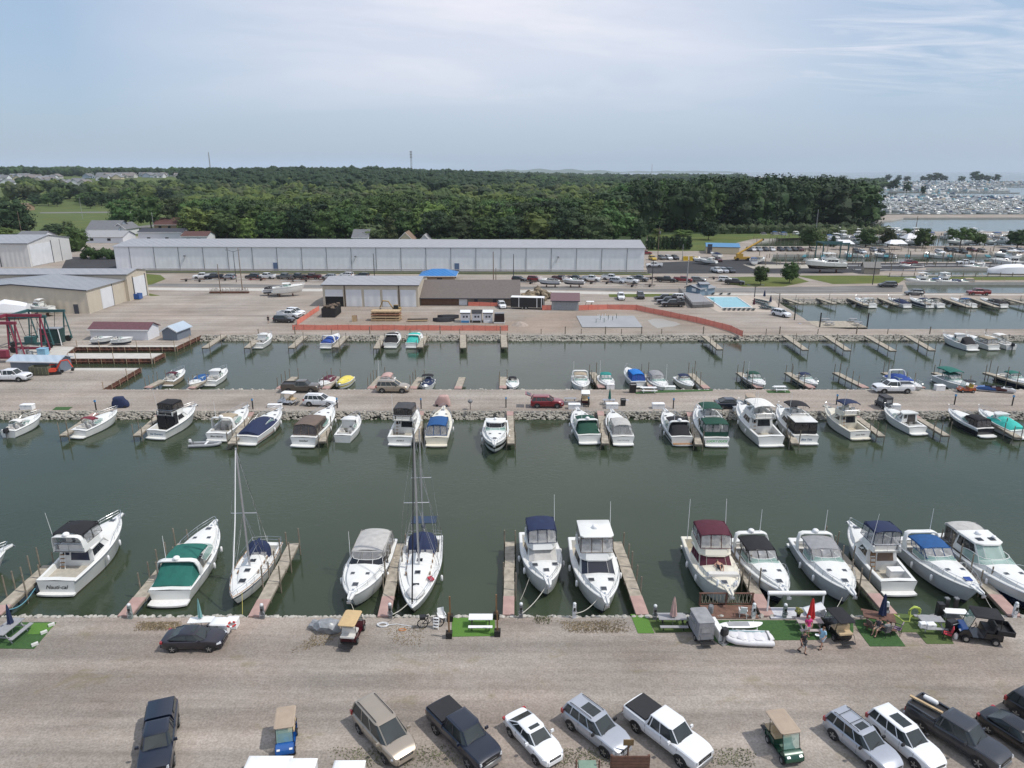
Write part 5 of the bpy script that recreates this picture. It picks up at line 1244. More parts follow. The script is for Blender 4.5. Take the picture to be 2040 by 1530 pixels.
for i,(x,y,h,lb) in enumerate(((897,1236,2.0,'back left'),(989,1232,2.0,'back right'),(895,1270,2.0,'front left'),(991,1266,2.0,'front right'))):
 k=Kit();k.part('planter',[BLACKP]).box((0,0,.24),(.42,.42,.48),taper=1.15);k.part('post',[mat('brown_post',(.20,.11,.05),.7,var=.2)]).box((0,0,h/2+.1),(.11,.11,h))
 k.part('soil',[mat('soil',(.03,.022,.015),.9)]).box((0,0,.485),(.4,.4,.02))
 put(k,'post_planter',lb+' wooden post in a black planter at the bright green square mat','planter',x,y,0,'posts in planters',z=0)
def chair(m,fr=WHITEP,arms=True):
 k=Kit();k.part('seat',[m]).box((0,0,.44),(.5,.5,.05));k.part('backrest',[m]).box((-.26,0,.75),(.05,.5,.55),ry=-.2)
 for sx in(-1,1):
  for sy in(-1,1):k.part('leg',[fr]).cyl((sx*.24,sy*.25,.45),(sx*.28,sy*.27,0),.022,5)
 if arms:
  for sy in(-1,1):a=k.part('armrest',[fr]);a.box((-.02,sy*.28,.66),(.5,.06,.03));a.cyl((.2,sy*.28,.44),(.2,sy*.28,.66),.02,4)
 return k
CH='chairs on the near bank'
put(chair(WHITEP),'garden_chair','white plastic chair standing on the brown deck','chair',1479,1228,80,CH)
put(chair(mat('red_cloth',(.45,.03,.05),.7),BLACKP),'folding_chair','red folding chair at the corner of the olive mat','chair',1886,1272,150,CH)
put(chair(mat('brown_mesh',(.12,.09,.08),.7),BLACKP),'garden_chair','dark mesh chair on the left of the brown wooden table','chair',1735,1258,20,CH)
CHA=put(chair(mat('grey_mesh',(.13,.12,.13),.7),BLACKP),'garden_chair','dark chair with the seated person in grey','chair',1763,1266,110,CH)
CHB=put(chair(mat('purple_mesh',(.25,.17,.25),.7),BLACKP),'garden_chair','chair with purple towel right of the seated person','chair',1786,1262,140,CH)
put(chair(WHITEP),'folding_chair','white folding chair above the parked bicycle','chair',880,1238,-70,CH)
k=Kit();
for sy in(-1,1):k.part('rail',[WHITEP]).tube([(.0,sy*.2,0),(.25,sy*.2,1.0)],.025,4)
for i in range(4):k.part('step',[WHITEP]).box((.05+.05*i,0,.2+.22*i),(.16,.4,.03))
put(k,'step_ladder','small white boarding ladder below the parked bicycle','ladder',868,1254,80,None,z=0)
def bicycle():
 k=Kit()
 for x in(-.52,.52):
  w_=k.part('wheel',[TYRE]);w_.tube([(x+.33*math.cos(a*PI/9),0,.34+.33*math.sin(a*PI/9)) for a in range(19)],.035,5)
  for q in range(4):w_.cyl((x-.3*math.cos(q*PI/4),0,.34-.3*math.sin(q*PI/4)),(x+.3*math.cos(q*PI/4),0,.34+.3*math.sin(q*PI/4)),.008,3)
 f=k.part('frame',[BLACKP]);f.tube([(-.52,0,.34),(-.1,0,.34),(.38,0,.78),(-.18,0,.74),(-.52,0,.34)],.03,5);f.tube([(-.1,0,.34),(-.2,0,.85)],.025,4);f.tube([(.52,0,.34),(.38,0,.95)],.025,4)
 k.part('saddle',[BLACKP],smooth=40).box((-.22,0,.90),(.28,.15,.06),taper=.7);k.part('handlebar',[BLACKP]).tube([(.25,-.28,1.02),(.38,-.2,.98),(.38,.2,.98),(.25,.28,1.02)],.018,4)
 k.part('basket',[BLACKP]).box((-.5,0,.82),(.35,.3,.22),taper=1.15);return k
put(bicycle(),'bicycle','black bicycle parked on the gravel left of the posts','bicycle',858,1250,8,None,z=0,sc=1.15)
k=Kit();s_=k.part('plastic_sheet',[mat('grey_sheeting',(.30,.32,.34),.3,var=.3,scale=3,alpha=.72)],smooth=30)
s_.blob((0,0,.35),(1.0,.6,.5),jit=.3,sub=2,rg=random.Random(2));s_.blob((-.9,.3,.25),(.5,.45,.35),jit=.3,sub=2,rg=random.Random(3))
g_=k.part('grill_frame',[BLACKP]);g_.box((.1,0,.5),(.7,.4,.25))
for sx in(-1,1):
 for sy in(-1,1):g_.cyl((.1+sx*.3,sy*.18,0),(.1+sx*.3,sy*.18,.5),.025,4)
put(k,'covered_grill','black grill under crumpled clear grey sheeting left of the dark red golf cart','grill',652,1256,0,None,z=0)
def hose(name,label,pts,m,r=.03,cat='hose',group=None):
 mb=MB();mb.tube(pts,r,5);o=mb.build(name,m,smooth=60);return tag(o,label,cat,group)
def coil(c,r0,turns,z0=.03,dz=.0,flat=1.0,vert=False,seed=1):
 g=random.Random(seed);pts=[]
 for i in range(int(turns*14)):
  a=2*PI*i/14;rr=r0*(.75+.35*g.random()*.5+.15*math.sin(a*.37))
  pts.append((c.x+rr*math.cos(a),c.y+(0.02*i/14 if vert else rr*math.sin(a)*flat),c.z+z0+(rr*math.sin(a)+r0 if vert else dz*i/14)))
 return pts
WH_=mat('white_hose',(.62,.63,.64),.5)
hose('water_hose','coiled white hose on the gravel right of the dark red golf cart',coil(P(763,1246),.45,4,dz=.02,flat=.6)+[tuple(P(790,1243,.03)),tuple(P(822,1248,.03))],WH_)
YG=mat('lime_hose',(.52,.62,.12),.5)
hose('garden_hose','lime green garden hose looped on its stand and trailing over the olive mat',coil(P(1820,1236),.48,4.5,z0=.25,vert=True,seed=4)+[tuple(P(1812,1238,.1)),tuple(P(1800,1238,.05)),tuple(P(1788,1228,.05)),tuple(P(1778,1222,.06))],YG,.035)
OR_=mat('orange_cord',(.5,.2,.06),.5)
hose('extension_cord','tangled orange cord on the gravel below the coiled white hose',coil(P(802,1255),.3,3,flat=.5,seed=5),OR_,.02,'cord')
ROPE=mat('mooring_rope',(.50,.48,.42),.8)
def rope(label,a,b,sag=.4,m=ROPE,r=.022):
 a,b=Vector(a),Vector(b);pts=[tuple(a.lerp(b,i/8)-Vector((0,0,sag*math.sin(PI*i/8)))) for i in range(9)]
 hose('mooring_rope',label,pts,m,r,'rope','mooring lines')
rope('pale line from the bow of the cruiser with navy canopy to the bank',P(1088,1168,.9),P(1040,1222,.6),.25,r=.03)
rope('pale line from the bow of the white hardtop yacht to the bank',P(1190,1194,.8),P(1146,1222,.6),.3,r=.03)
rope('thin line slack beside the cruiser with navy canopy',P(1055,1150,.6),P(1037,1195,-.7),.1)
rope('blue line curving from the black topped cruiser to the left dock',P(70,1172,.3),P(10,1216,.1),.5,mat('blue_rope',(.12,.30,.36),.7),.035)
rope('line from the bow of the grey topped cruiser by the ketch to the bank',P(700,1203,.4),P(712,1230,.1),.1)
rope('yellow line hanging from the navy striped sailboat bow',P(482,1180,.6),P(483,1224,.0),.1,mat('yellow_rope',(.42,.36,.1),.7))
rope('crossed line from the ketch bow to the pedestal',P(812,1203,.9),P(782,1224,.8),.1,r=.03)
rope('line from the silver hulled cruiser to the gravel',P(1678,1190,.5),P(1662,1218,.0),.1)
rope('line from the bow of the blue canvas cruiser down to the bank',P(1962,1188,.8),P(1998,1226,.1),.35)
k=Kit();dk=k.part('deck_boards',[mat('brown_deck',(.16,.085,.06),.8,var=.25,scale=3)])
a_,b_=P(1405,1233),P(1512,1233);dw=b_.x-a_.x
for i in range(9):dk.box((dw/2,.1+i*.19,.06),(dw,.175,.06))
rl=k.part('railing',[WOODD,mat('pale_baluster',(.42,.4,.3),.7)])
rl.box((dw/2,1.75,1.12),(dw+.2,.14,.06));rl.box((dw/2,1.75,.2),(dw,.06,.06))
for u in(0,.5,1):rl.box((dw*u,1.75,.6),(.13,.13,1.1))
for i in range(14):
 x=dw*(i+.5)/14;rl.tube([(x-.1,1.75,.2),(x+.1,1.75,1.1)],.018,4,1);rl.tube([(x+.1,1.75,.2),(x-.1,1.75,1.1)],.018,4,1)
k.emit('viewing_deck','brown deck with dark railing at the bow of the maroon canopy cruiser','deck',a_)
k=Kit();a_,b_=P(1536,1234),P(1646,1234);dw=b_.x-a_.x
k.part('platform',[mat('grey_white_floor',(.5,.5,.52),.6)]).box((dw/2,.7,.06),(dw,1.4,.12))
aw=k.part('rolled_awning',[WHITEP,ALU],smooth=40);aw.tube([(-.1,.9,1.75),(dw+.1,.9,1.75)],.16,8);aw.box((dw/2,.9,1.6),(dw,.1,.14),1)
for x in(0,dw):k.part('awning_post',[WHITEP]).box((x,.9,.85),(.1,.1,1.6))
pn=k.part('side_panel',[WHITEP]);pn.box((dw*.82,.55,.62),(dw*.34,.9,.06),ry=-.35);pn.box((dw*.97,.3,.4),(.06,.9,.75))
k.emit('awning_platform','white platform with rolled awning on posts at the water edge','platform',a_)
k=Kit();k.part('pot',[BLACKP]).lathe((0,0,0),[(.12,0),(.16,.3)],8);f_=k.part('foliage',[mat('basket_plant',(.20,.20,.06),.8,var=.4,scale=8)],smooth=20)
for i in range(14):f_.blob((rnd.uniform(-.2,.2),rnd.uniform(-.2,.2),.35+rnd.uniform(0,.35)),.12,jit=.3)
put(k,'potted_plant','yellowish hanging plant on the white awning platform','plant',1590,1230,0,None,z=.5)
def board(name,label,x,y,ang,m,pad,z,L=3.2,tilt=0):
 k=Kit();b=k.part('hull',[m],smooth=50);n=16;rings=[]
 for i in range(n+1):
  u=-1+2*i/n;w_=.40*max(.03,(1-abs(u)**3.2))**.6;zz=.12*max(0,u)**3
  rings.append([(u*L/2,-w_,.07+zz),(u*L/2,-w_*.7,.13+zz),(u*L/2,w_*.7,.13+zz),(u*L/2,w_,.07+zz),(u*L/2,w_*.7,zz),(u*L/2,-w_*.7,zz)])
 b.loft(rings);k.part('deck_pad',[pad]).box((-.2,0,.14),(L*.5,.5,.02));k.part('fin',[BLACKP]).box((-L*.42,0,-.08),(.2,.02,.2))
 o=put(k,name,label,'paddle board',x,y,ang,'paddle boards by the brown deck',z=z);o.rotation_euler.x=tilt;return o
board('paddle_board','white paddle board with grey pad lying on the rack',1476,1246,1,WHITEP,GREYT,.45)
board('paddle_board','pale teal paddle board on edge in front of the white one',1480,1262,-4,mat('pale_teal_board',(.36,.52,.54),.4),mat('dark_teal',(.03,.12,.16),.5),.35,tilt=-.9)
k=Kit()
for x in(-.9,.9):
 r_=k.part('rack_frame',[WHITEP]);r_.tube([(x,-.5,0),(x,-.4,.42),(x,.45,.42),(x,.5,0)],.03,4)
k.part('rack_rail',[WHITEP]).cyl((-.9,-.45,.25),(.9,-.45,.25),.03,4)
put(k,'board_rack','white rack carrying the paddle boards','rack',1480,1254,0,None)
p_=P(1488,1276,.06);RT_=dinghy('inflatable_raft','crumpled white inflatable boat lying on the dark green mat',p_,R(178),mat('white_tube',(.66,.65,.66),.55,var=.06),3.1,1.6,motor=False)
sk_=MB();g9=random.Random(5)
for x_,w_,z_ in((-1.3,.62,.32),(-.7,.70,.38),(-.1,.72,.36),(.5,.6,.42),(1.0,.42,.45)):sk_.blob((x_,g9.uniform(-.05,.05),z_),(.55,w_,.2),jit=.16,sub=2,rg=g9)
sk_.build('crumpled_cover',mat('crumpled_sheet',(.62,.61,.62),.6,var=.08,bump=.6,bscale=4),RT_,smooth=35)
def motor(m,m2):
 k=Kit();o=k.part('cowling',[m],smooth=40);o.loft([[(a*.28*s_,b*.2*s_,z) for a,b in((-1,-.7),(-.6,-1),(.8,-1),(1.1,-.6),(1.1,.6),(.8,1),(-.6,1),(-1,.7))] for z,s_ in((.75,.9),(.9,1),(1.15,1),(1.3,.7))])
 k.part('leg',[m2]).box((0,0,.45),(.2,.14,.7));k.part('stand',[ALU]).box((0,0,.05),(.6,.5,.06));k.part('cavitation_plate',[m2]).box((-.05,0,.2),(.4,.2,.03));return k
put(motor(BLACKP,GREYP),'outboard_motor','black outboard motor standing left of the white inflatable boat','outboard motor',1441,1282,30,None,z=0)
put(motor(GREYP,BLACKP),'outboard_motor','grey and white outboard motor behind the grey covered golf cart','outboard motor',1414,1236,70,None,z=.1)
def grill(m=BLACKP,sc=1):
 k=Kit();b=k.part('firebox',[m],smooth=30);b.box((0,0,.78),(.75,.5,.25));b.loft([[(-.38,-.25,.9),(.38,-.25,.9),(.38,.25,.9),(-.38,.25,.9)],[(-.36,-.15,1.1),(.36,-.15,1.1),(.36,.22,1.1),(-.36,.22,1.1)]])
 k.part('side_shelf',[ALU]).box((.6,0,.86),(.4,.45,.03));c=k.part('cart_body',[BLACKP]);c.box((0,0,.35),(.7,.45,.6));k.part('handle',[ALU]).cyl((-.3,-.28,1.0),(.3,-.28,1.0),.02,4);return k
put(grill(),'gas_grill','black gas grill between the red folding chair and the utility cart','grill',1893,1262,20,'grills')
k=Kit();k.part('table_top',[WHITEP]).box((0,0,.9),(1.7,.7,.05));k.part('shelf',[GREYP]).box((-.2,0,.45),(1.3,.5,.04))
for sx in(-1,1):
 for sy in(-1,1):k.part('leg',[ALU]).cyl((sx*.75,sy*.3,0),(sx*.75,sy*.3,.9),.025,4)
k.part('bin',[BLACKP]).box((-.95,.3,.7),(.45,.45,1.3))
put(k,'cleaning_table','white fish cleaning table with black bins at the water edge left of the utility cart','table',1899,1238,-6,None,z=0)
k=Kit()
for x in(-.25,.3):
 pl=k.part('chair_back',[GREYP,BLACKP],smooth=30);pl.box((x*1.3,0,1.0),(.3,.12,.9),1);pl.box((x*1.3,.05,1.48),(.3,.3,.1),0)
put(k,'trash_bins','pair of tall dark bins with pale lids standing at the water edge','bin',1890,1226,0,None,z=0)
k=Kit();k.part('tank_body',[WHITEP],smooth=40).lathe((0,0,0),[(.12,0),(.15,.06),(.15,.32),(.10,.42),(.04,.44)],10);k.part('valve',[ALU]).cyl((0,0,.42),(0,0,.52),.04,6)
put(k,'propane_tank','white propane tank on the mat edge left of the utility cart','propane tank',1903,1272,0,None)
for x,y,lb in((103,1247,'top'),(88,1262,'middle'),(70,1286,'bottom')):
 mb=MB();mb.box((0,0,.11),(.42,.2,.2),rz=.8);mb.box((0,0,.22),(.3,.06,.03),rz=.8);o=solid(mb,'concrete_block',mat('white_block',(.6,.6,.57),.8),lb+' pale block of the three edging the left turf mat','block',P(x,y),0,'pale edging blocks')
k=Kit();
for i in range(5):k.part('board',[WOODD]).box((0,0,.5+i*.2),(2.1,.05,.16))
for x in(-1.05,1.05):k.part('post',[WOODD]).box((x,.06,.7),(.14,.1,1.4))
put(k,'slatted_screen','brown slatted wooden screen at the bottom edge in front of the silver suv','screen',1254,1545,0,None,z=0)
k=Kit();k.part('bin_body',[mat('sage_green',(.18,.26,.2),.7)]).box((0,0,.4),(1.0,.8,.8));
for x in(-.65,.65):k.part('post',[WOODD]).cyl((x,0,0),(x,0,1.2),.05,6)
put(k,'utility_box','sage green box between two short posts at the bottom edge','box',1170,1548,0,None,z=0)
k=Kit();k.part('sign_board',[mat('brown_sign',(.2,.13,.06),.7)]).box((0,0,1.4),(.6,.05,.4));k.part('post',[WOODD]).cyl((0,.03,0),(0,.03,1.3),.05,6)
put(k,'small_sign','small brown board in front of the white pickup grille','sign',1250,1518,0,None,z=0)
def person(joints,label,loc,rz,shirt,shorts,hair=HAIR,hold=None,group=None,z=0.0,sh_len=1):
 """joints: dict of posed points in metres (x forward, y left)"""
 root_objs=[]
 J={'pel':(0,0,.95),'wai':(0,0,1.1),'che':(.01,0,1.32),'nk':(.01,0,1.5),'hd':(.03,0,1.60),'crown':(.02,0,1.74)}
 for s,sg in(('l',1),('r',-1)):
  J.update({s+'sh':(0,sg*.19,1.43),s+'el':(-.02,sg*.26,1.14),s+'wr':(.06,sg*.27,.89),s+'hip':(0,sg*.10,.90),s+'kn':(.02,sg*.11,.50),s+'an':(-.02,sg*.11,.09),s+'toe':(.16,sg*.13,.03)})
 J.update(joints)
 RAD={'pel':.15,'wai':.135,'che':.155,'nk':.058,'hd':.088,'crown':.075}
 for s in 'lr':RAD.update({s+'sh':.07,s+'el':.045,s+'wr':.03,s+'hip':.092,s+'kn':.058,s+'an':.04,s+'toe':.032})
 E=[('pel','wai'),('wai','che'),('che','nk'),('nk','hd'),('hd','crown')]
 for s in 'lr':E+=[('che',s+'sh'),(s+'sh',s+'el'),(s+'el',s+'wr'),('pel',s+'hip'),(s+'hip',s+'kn'),(s+'kn',s+'an'),(s+'an',s+'toe')]
 V={k:Vector(v) for k,v in J.items()}
 def skin(name,keys,grow,m,parent,extra=None):
  me=bpy.data.meshes.new(name);ks=[k for k in V if k in keys]
  vs=[tuple(V[k]) for k in ks];es=[(ks.index(a),ks.index(b)) for a,b in E if a in keys and b in keys]
  rads=[RAD[k]+grow for k in ks]
  if extra:
   for base,pts,rr in extra:
    pi=ks.index(base)
    for p,r_ in zip(pts,rr):vs.append(tuple(p));rads.append(r_);es.append((pi,len(vs)-1));pi=len(vs)-1
  me.from_pydata(vs,es,[]);o=bpy.data.objects.new(name,me);COL.objects.link(o);me.materials.append(m)
  md=o.modifiers.new('s','SKIN');md.use_smooth_shade=True
  sv=me.skin_vertices[0].data
  for i,r_ in enumerate(rads):sv[i].radius=(r_,r_)
  sv[0].use_root=True
  sb=o.modifiers.new('u','SUBSURF');sb.levels=1;sb.render_levels=1
  if parent:o.parent=parent
  return o
 ex=[]
 for s,sg in(('l',1),('r',-1)):
  f=(V[s+'wr']-V[s+'el']).normalized();side=Vector((0,0,1)).cross(f);side=side.normalized() if side.length>.1 else Vector((1,0,0))
  side2=Vector((1,0,0)) if abs(f.x)<.7 else Vector((0,0,1))
  palm=V[s+'wr']+f*.07;V[s+'pm']=palm;RAD[s+'pm']=.032;E.append((s+'wr',s+'pm'))
  for q,ln in enumerate((.062,.075,.070,.055)):
   off=side2*((q-1.5)*.021);ex.append((s+'pm',[palm+f*.03+off,palm+f*(.03+ln)+off+Vector((.01,0,-.01))],[.010,.008]))
  ex.append((s+'pm',[palm-f*.02+side2*.04,palm+f*.02+side2*.058],[.011,.008]))
 ex.append(('hd',[V['hd']+(V['hd']-V['nk']).normalized()*.02+J.get('face',Vector((.1,0,0)))],[.012]))
 root=thing('person',label,'person',loc,rz,group)
 b=skin('body',set(V.keys()),0,SKIN,root,ex)
 arm={'lsh','rsh','lel','rel'}if sh_len else{'lsh','rsh'}
 for s in 'lr':
  if sh_len:V[s+'el2']=V[s+'sh'].lerp(V[s+'el'],.7);RAD[s+'el2']=.055;E.append((s+'sh',s+'el2'))
  V[s+'kn2']=V[s+'hip'].lerp(V[s+'kn'],.85);RAD[s+'kn2']=.075;E.append((s+'hip',s+'kn2'))
 V['nk2']=V['che'].lerp(V['nk'],.72);RAD['nk2']=.085;E.append(('che','nk2'))
 V['hem']=V['pel'].lerp(V['wai'],.1);RAD['hem']=.155;E.append(('wai','hem'))
 if shirt:skin('shirt',{'wai','che','nk2','hem','lsh','rsh','lel2','rel2'}&set(V),.022,shirt,root)
 if shorts:skin('shorts',{'pel','lhip','rhip','lkn2','rkn2'},.018,shorts,root)
 h=MB();h.blob(V['hd'].lerp(V['crown'],.62)+Vector((-.02,0,.02)),(.10,.095,.09),jit=.03,sub=2);h.build('hair',hair,root,smooth=60)
 fc=J.get('face',Vector((.1,0,0)))
 for sg in(-1,1):
  e=MB();e.blob(V['hd'].lerp(V['crown'],.4)+Vector((.085,sg*.035,0)),.012,jit=0);e.build('eye',BLACKP,root)
  s_=MB();a=V[('l' if sg>0 else 'r')+'toe'];c=V[('l' if sg>0 else 'r')+'an'];m_=(a+c)/2;s_.box((m_.x+.01,m_.y,m_.z-.03),(.28,.11,.05));s_.build('shoe',BLACKP,root)
 return root
C=lambda n,c:mat('cloth_'+n,c,.85,var=.15,scale=6)
person({'lkn':(.2,.1,.52),'lan':(.12,.11,.10),'ltoe':(.3,.12,.04),'rkn':(-.02,-.1,.5),'ran':(-.28,-.11,.16),'rtoe':(-.14,-.12,.03),'lel':(-.12,.27,1.16),'lwr':(-.02,.28,.92),'rel':(.02,-.27,1.15),'rwr':(.16,-.25,.95)},'person in black shirt and dark shorts walking and carrying a white bag',P(1598,1300),R(-75),C('black',(.015,.015,.018)),C('dgrey',(.06,.065,.07)))
person({'lkn':(.1,.1,.5),'lan':(.16,.12,.10),'ltoe':(.32,.14,.04),'rkn':(.0,-.1,.5),'ran':(-.2,-.11,.12),'rtoe':(-.05,-.12,.03),'lel':(.0,.27,1.14),'lwr':(.2,.26,1.05),'rel':(.02,-.27,1.15),'rwr':(.26,-.2,1.08)},'person in light blue shirt and pale shorts carrying a white plate',P(1636,1291),R(-160),C('sky',(.28,.48,.62)),C('pale',(.42,.50,.56)),hair=mat('brown_hair',(.12,.06,.03),.8))
person({'rel':(.06,-.28,1.15),'rwr':(.2,-.18,1.0),'lel':(.06,.28,1.15),'lwr':(.2,.18,1.0)},'person in bright pink top and white shorts standing at the table with red umbrella',P(1607,1268),R(-85),C('pink',(.52,.03,.16)),C('whites',(.62,.60,.58)),hair=HAIRG)
bg_=MB();bg_.blob((0,0,.55),(.12,.17,.2),jit=.15,sub=2);solid(bg_,'carrier_bag',WHITEP,'white carrier bag held by the person in black','bag',P(1602,1299),0,smooth=40)
pl_=MB();pl_.lathe((0,0,0),[(.05,0),(.15,.03),(.155,.035)],14);o=solid(pl_,'plate',WHITEP,'white plate carried by the person in light blue','plate',(0,0,0));o.location=P(1636,1291)+Vector((-.42,0,1.08))
sit={'pel':(0,0,.52),'wai':(-.03,0,.68),'che':(-.06,0,.9),'nk':(-.05,0,1.08),'hd':(-.02,0,1.18),'crown':(-.02,0,1.32)}
for s,sg in(('l',1),('r',-1)):sit.update({s+'sh':(-.06,sg*.19,1.01),s+'el':(.0,sg*.25,.75),s+'wr':(.2,sg*.2,.68),s+'hip':(.03,sg*.1,.52),s+'kn':(.43,sg*.12,.52),s+'an':(.48,sg*.12,.09),s+'toe':(.64,sg*.13,.03)})
person(sit,'person in grey shirt seated in a dark chair beside the brown wooden table',CHA.location+Vector((0,0,0)),CHA.rotation_euler.z,C('grey',(.30,.32,.31)),C('greys',(.16,.18,.18)))
person(sit,'person seated at the corner of the brown table with bare legs stretched out',P(1748,1262,.03),R(215),C('dark',(.05,.05,.06)),C('tans',(.3,.25,.2)))
lay={'pel':(0,0,.16),'wai':(-.15,0,.15),'che':(-.38,0,.16),'nk':(-.56,0,.2),'hd':(-.68,0,.22),'crown':(-.82,0,.24)}
for s,sg in(('l',1),('r',-1)):lay.update({s+'sh':(-.48,sg*.18,.17),s+'el':(-.35,sg*.36,.1),s+'wr':(-.12,sg*.3,.1),s+'hip':(.05,sg*.1,.15),s+'kn':(.38,sg*.14,.42),s+'an':(.62,sg*.08,.07),s+'toe':(.76,sg*.08,.12)})
N9c=N9.location;zt_=ZW+NQ9.deckz(.70)+.03
person(lay,'person sunbathing on the cream foredeck in front of the maroon screen cover',N9c+Vector((0,-1.75,NQ9.deckz(.70)+.02)),R(-88),None,C('dark',(.05,.05,.06)))
G3='small boats on the second canal'
def sm(L=6.2,can=None,**o):
 d=dict(arch=False,zs=.85,zb=1.25,ws=.52,rise=.24,platform=.4,pulp=False,extra=False,hatches=False,dome=False,ant=False,rail='' if L<6 else '#');d.update(o)
 return express(L,L*.37,can,**d)
S_='speedboat';K_='cabin_cruiser'
q=sm(6.4,CV['maroon'],hull=mat('gelcoat_tan',(.45,.37,.27),.3),can=CV['maroon']) if 0 else sm(6.4,CV['maroon'],hull=mat('gelcoat_tan',(.45,.37,.27),.3));q.at_stern((334,770),90,S_,'tan hulled speedboat with maroon sun top, leftmost in the second canal',G3)
q=sm(6.4,None,cover=CV['blue']);q.at_bow((376,766),-92,S_,'white speedboat with blue cover left of the white hardtop boat',G3)
q=sm(6.8,None,hatches=False);q.house(.30,.60,.85,.95,1.05,rf=.6,win=((.1,.9,.4,.85),),split=2);q.at_stern((418,770),88,K_,'white hardtop boat at the third slip of the second canal',G3)
q=sm(6.4,None,cover=CV['maroon'],stripe=mat('mar_stripe',(.2,.02,.04),.4),sz=(.35,.55));q.at_bow((637,768),-94,S_,'white speedboat with dark red cover behind the brown pickup',G3)
q=sm(5.8,None,cover=CV['yellow'],ws=.85,stripe=mat('yel_stripe',(.5,.4,.05),.4),sz=(.5,.7));q.at_bow((675,766),-94,S_,'small boat under a bright yellow cover',G3)
q=sm(6.6,CV['pink'],kind='full');q.antenna((0,-1,1.5),3.6);q.at_bow((759,770),-92,K_,'white boat with dusty pink canvas behind the tan suv',G3)
q=sm(5.6,CV['navy'],cover=CV['navy'],ws=.75);q.bimini(q.X(.28),q.X(.5),.9,2.4,CV['black'],legs=1.0);q.at_bow((846,771),-92,S_,'dark blue covered boat with raised black hoop top',G3)
q=sm(5.9,CV['black'],stripe=BLACKH,sz=(.4,.7));q.at_bow((1021,772),-90,S_,'small white boat with black canopy beside the straight slim dock',G3)
q=sm(8.0,CV['tan'],arch=True,zs=1.0,zb=1.5,rail='#');q.antenna((0,-1.2,1.6),3);q.at_bow((1161,771),-91,K_,'white cruiser with arch and tan canvas at the middle of the second canal',G3)
q=sm(7.2,CV['teal2'],arch=False,zs=.95,zb=1.4,extra=True);q.antenna((0,-1.1,1.6),3);q.at_bow((1214,768),-90,K_,'white cruiser with teal hoop top',G3)
q=sm(7.8,CV['bright'],kind='full',zs=1.0,zb=1.4,ws=.55,vin=CV['royal']);q.at_stern((1273,773),96,K_,'boat under vivid blue canvas, stern to the road',G3)
q=sm(8.0,CV['grey'],kind='full',arch=False,zs=1.0,zb=1.5,rail='#');q.antenna((0,1.2,1.6),2.6);q.at_bow((1324,772),-88,K_,'white cruiser with grey canvas right of the vivid blue boat',G3)
q=sm(6.6,CV['navy'],hull=CREAM);q.at_bow((1378,769),-86,S_,'cream speedboat with navy hoop top',G3)
q=sm(7.4,CV['dgreen'],stripe=BLACKH,sz=(.2,.5),extra=True,zs=.95,zb=1.4);q.antenna((-.5,-1.1,1.6),2.6);q.at_bow((1522,767),-88,K_,'white cruiser with dark green canvas and dark lower hull',G3)
q=sm(6.6,CV['navy'],stripe=NAVYH,sz=(.3,.7));q.at_bow((1628,766),-86,S_,'white speedboat with navy stripe and navy canvas',G3)
q=sm(8.4,None,cover=CV['royal'],arch=True,zs=1.0,zb=1.5);q.at_bow((1836,772),-86,K_,'white cruiser under royal blue cover behind the white pickup',G3)
q=sm(8.0,CV['green'],zs=1.0,zb=1.4,extra=True,rail='#');q.bimini(q.X(.08),q.X(.5),1.2,2.9,CV['green'],legs=1.1);q.at_bow((1938,771),-86,K_,'white cruiser with long green hoop top near the orange buggy',G3)
q=sm(7.4,CV['green'],hull=NAVYH,stripe=WHITE,sz=(.6,.98));q.at_bow((2062,766),-86,K_,'dark hulled boat cut off at the right end of the second canal',G3)
G4='boats along the yard bank'
q=sm(7.6,None,zs=1.0,zb=1.5);q.house(.36,.62,.95,1.1,1.1,rf=.5);q.at_stern((513,695),88,K_,'white fishing cruiser leftmost at the yard bank',G4)
q=sm(7.6,None,cover=CV['royal'],zs=1.0,zb=1.5,arch=True);q.at_stern((649,695),84,K_,'small white boat with royal blue cover',G4)
q=sm(8.4,None,aft=CV['black'],arch=True,zs=1.0,zb=1.5,stripe=BLACKH,sz=(.6,.95));q.bimini(q.X(.22),q.X(.46),1.15,2.5,CV['black']);q.at_stern((778,694),90,K_,'boat under black canvas with reddish platform at the yard bank',G4)
q=sm(8.2,None,aft=CV['teal'],arch=True,zs=1.0,zb=1.5);q.bimini(q.X(.22),q.X(.46),1.15,2.5,CV['teal']);q.at_stern((821,694),87,K_,'white boat with turquoise canvas at the yard bank',G4)
q=express(8.2,3.0,None,aft=CV['black'],arch=False,zs=1.1,zb=1.6);q.house(.40,.60,1.1,1.3,1.2,rf=.5,name='hardtop_cabin');q.at_stern((1936,699),98,'cabin_cruiser','white cruiser with sloping black cockpit cover at the right of the yard bank',G4)
q=sm(7.8,CV['tan'],kind='full',zs=1.0,zb=1.5);q.at_stern((1979,698),96,K_,'white boat with tan canvas at the yard bank',G4)
q=sm(7.2,None,zs=.95,zb=1.4,platform=0);q.bimini(q.X(.35),q.X(.6),.9,2.6,CV['white'],legs=1.0);q.outboard();q.at_stern((2014,697),97,'centre_console_boat','white open fishing boat with outboard at the right of the yard bank',G4)
GD2='finger docks of the second canal'
def pl2(n,one=True):return[((i+.6)/n,1 if(i%2 or one) else-1) for i in range(n)]+[(.97,-1)]
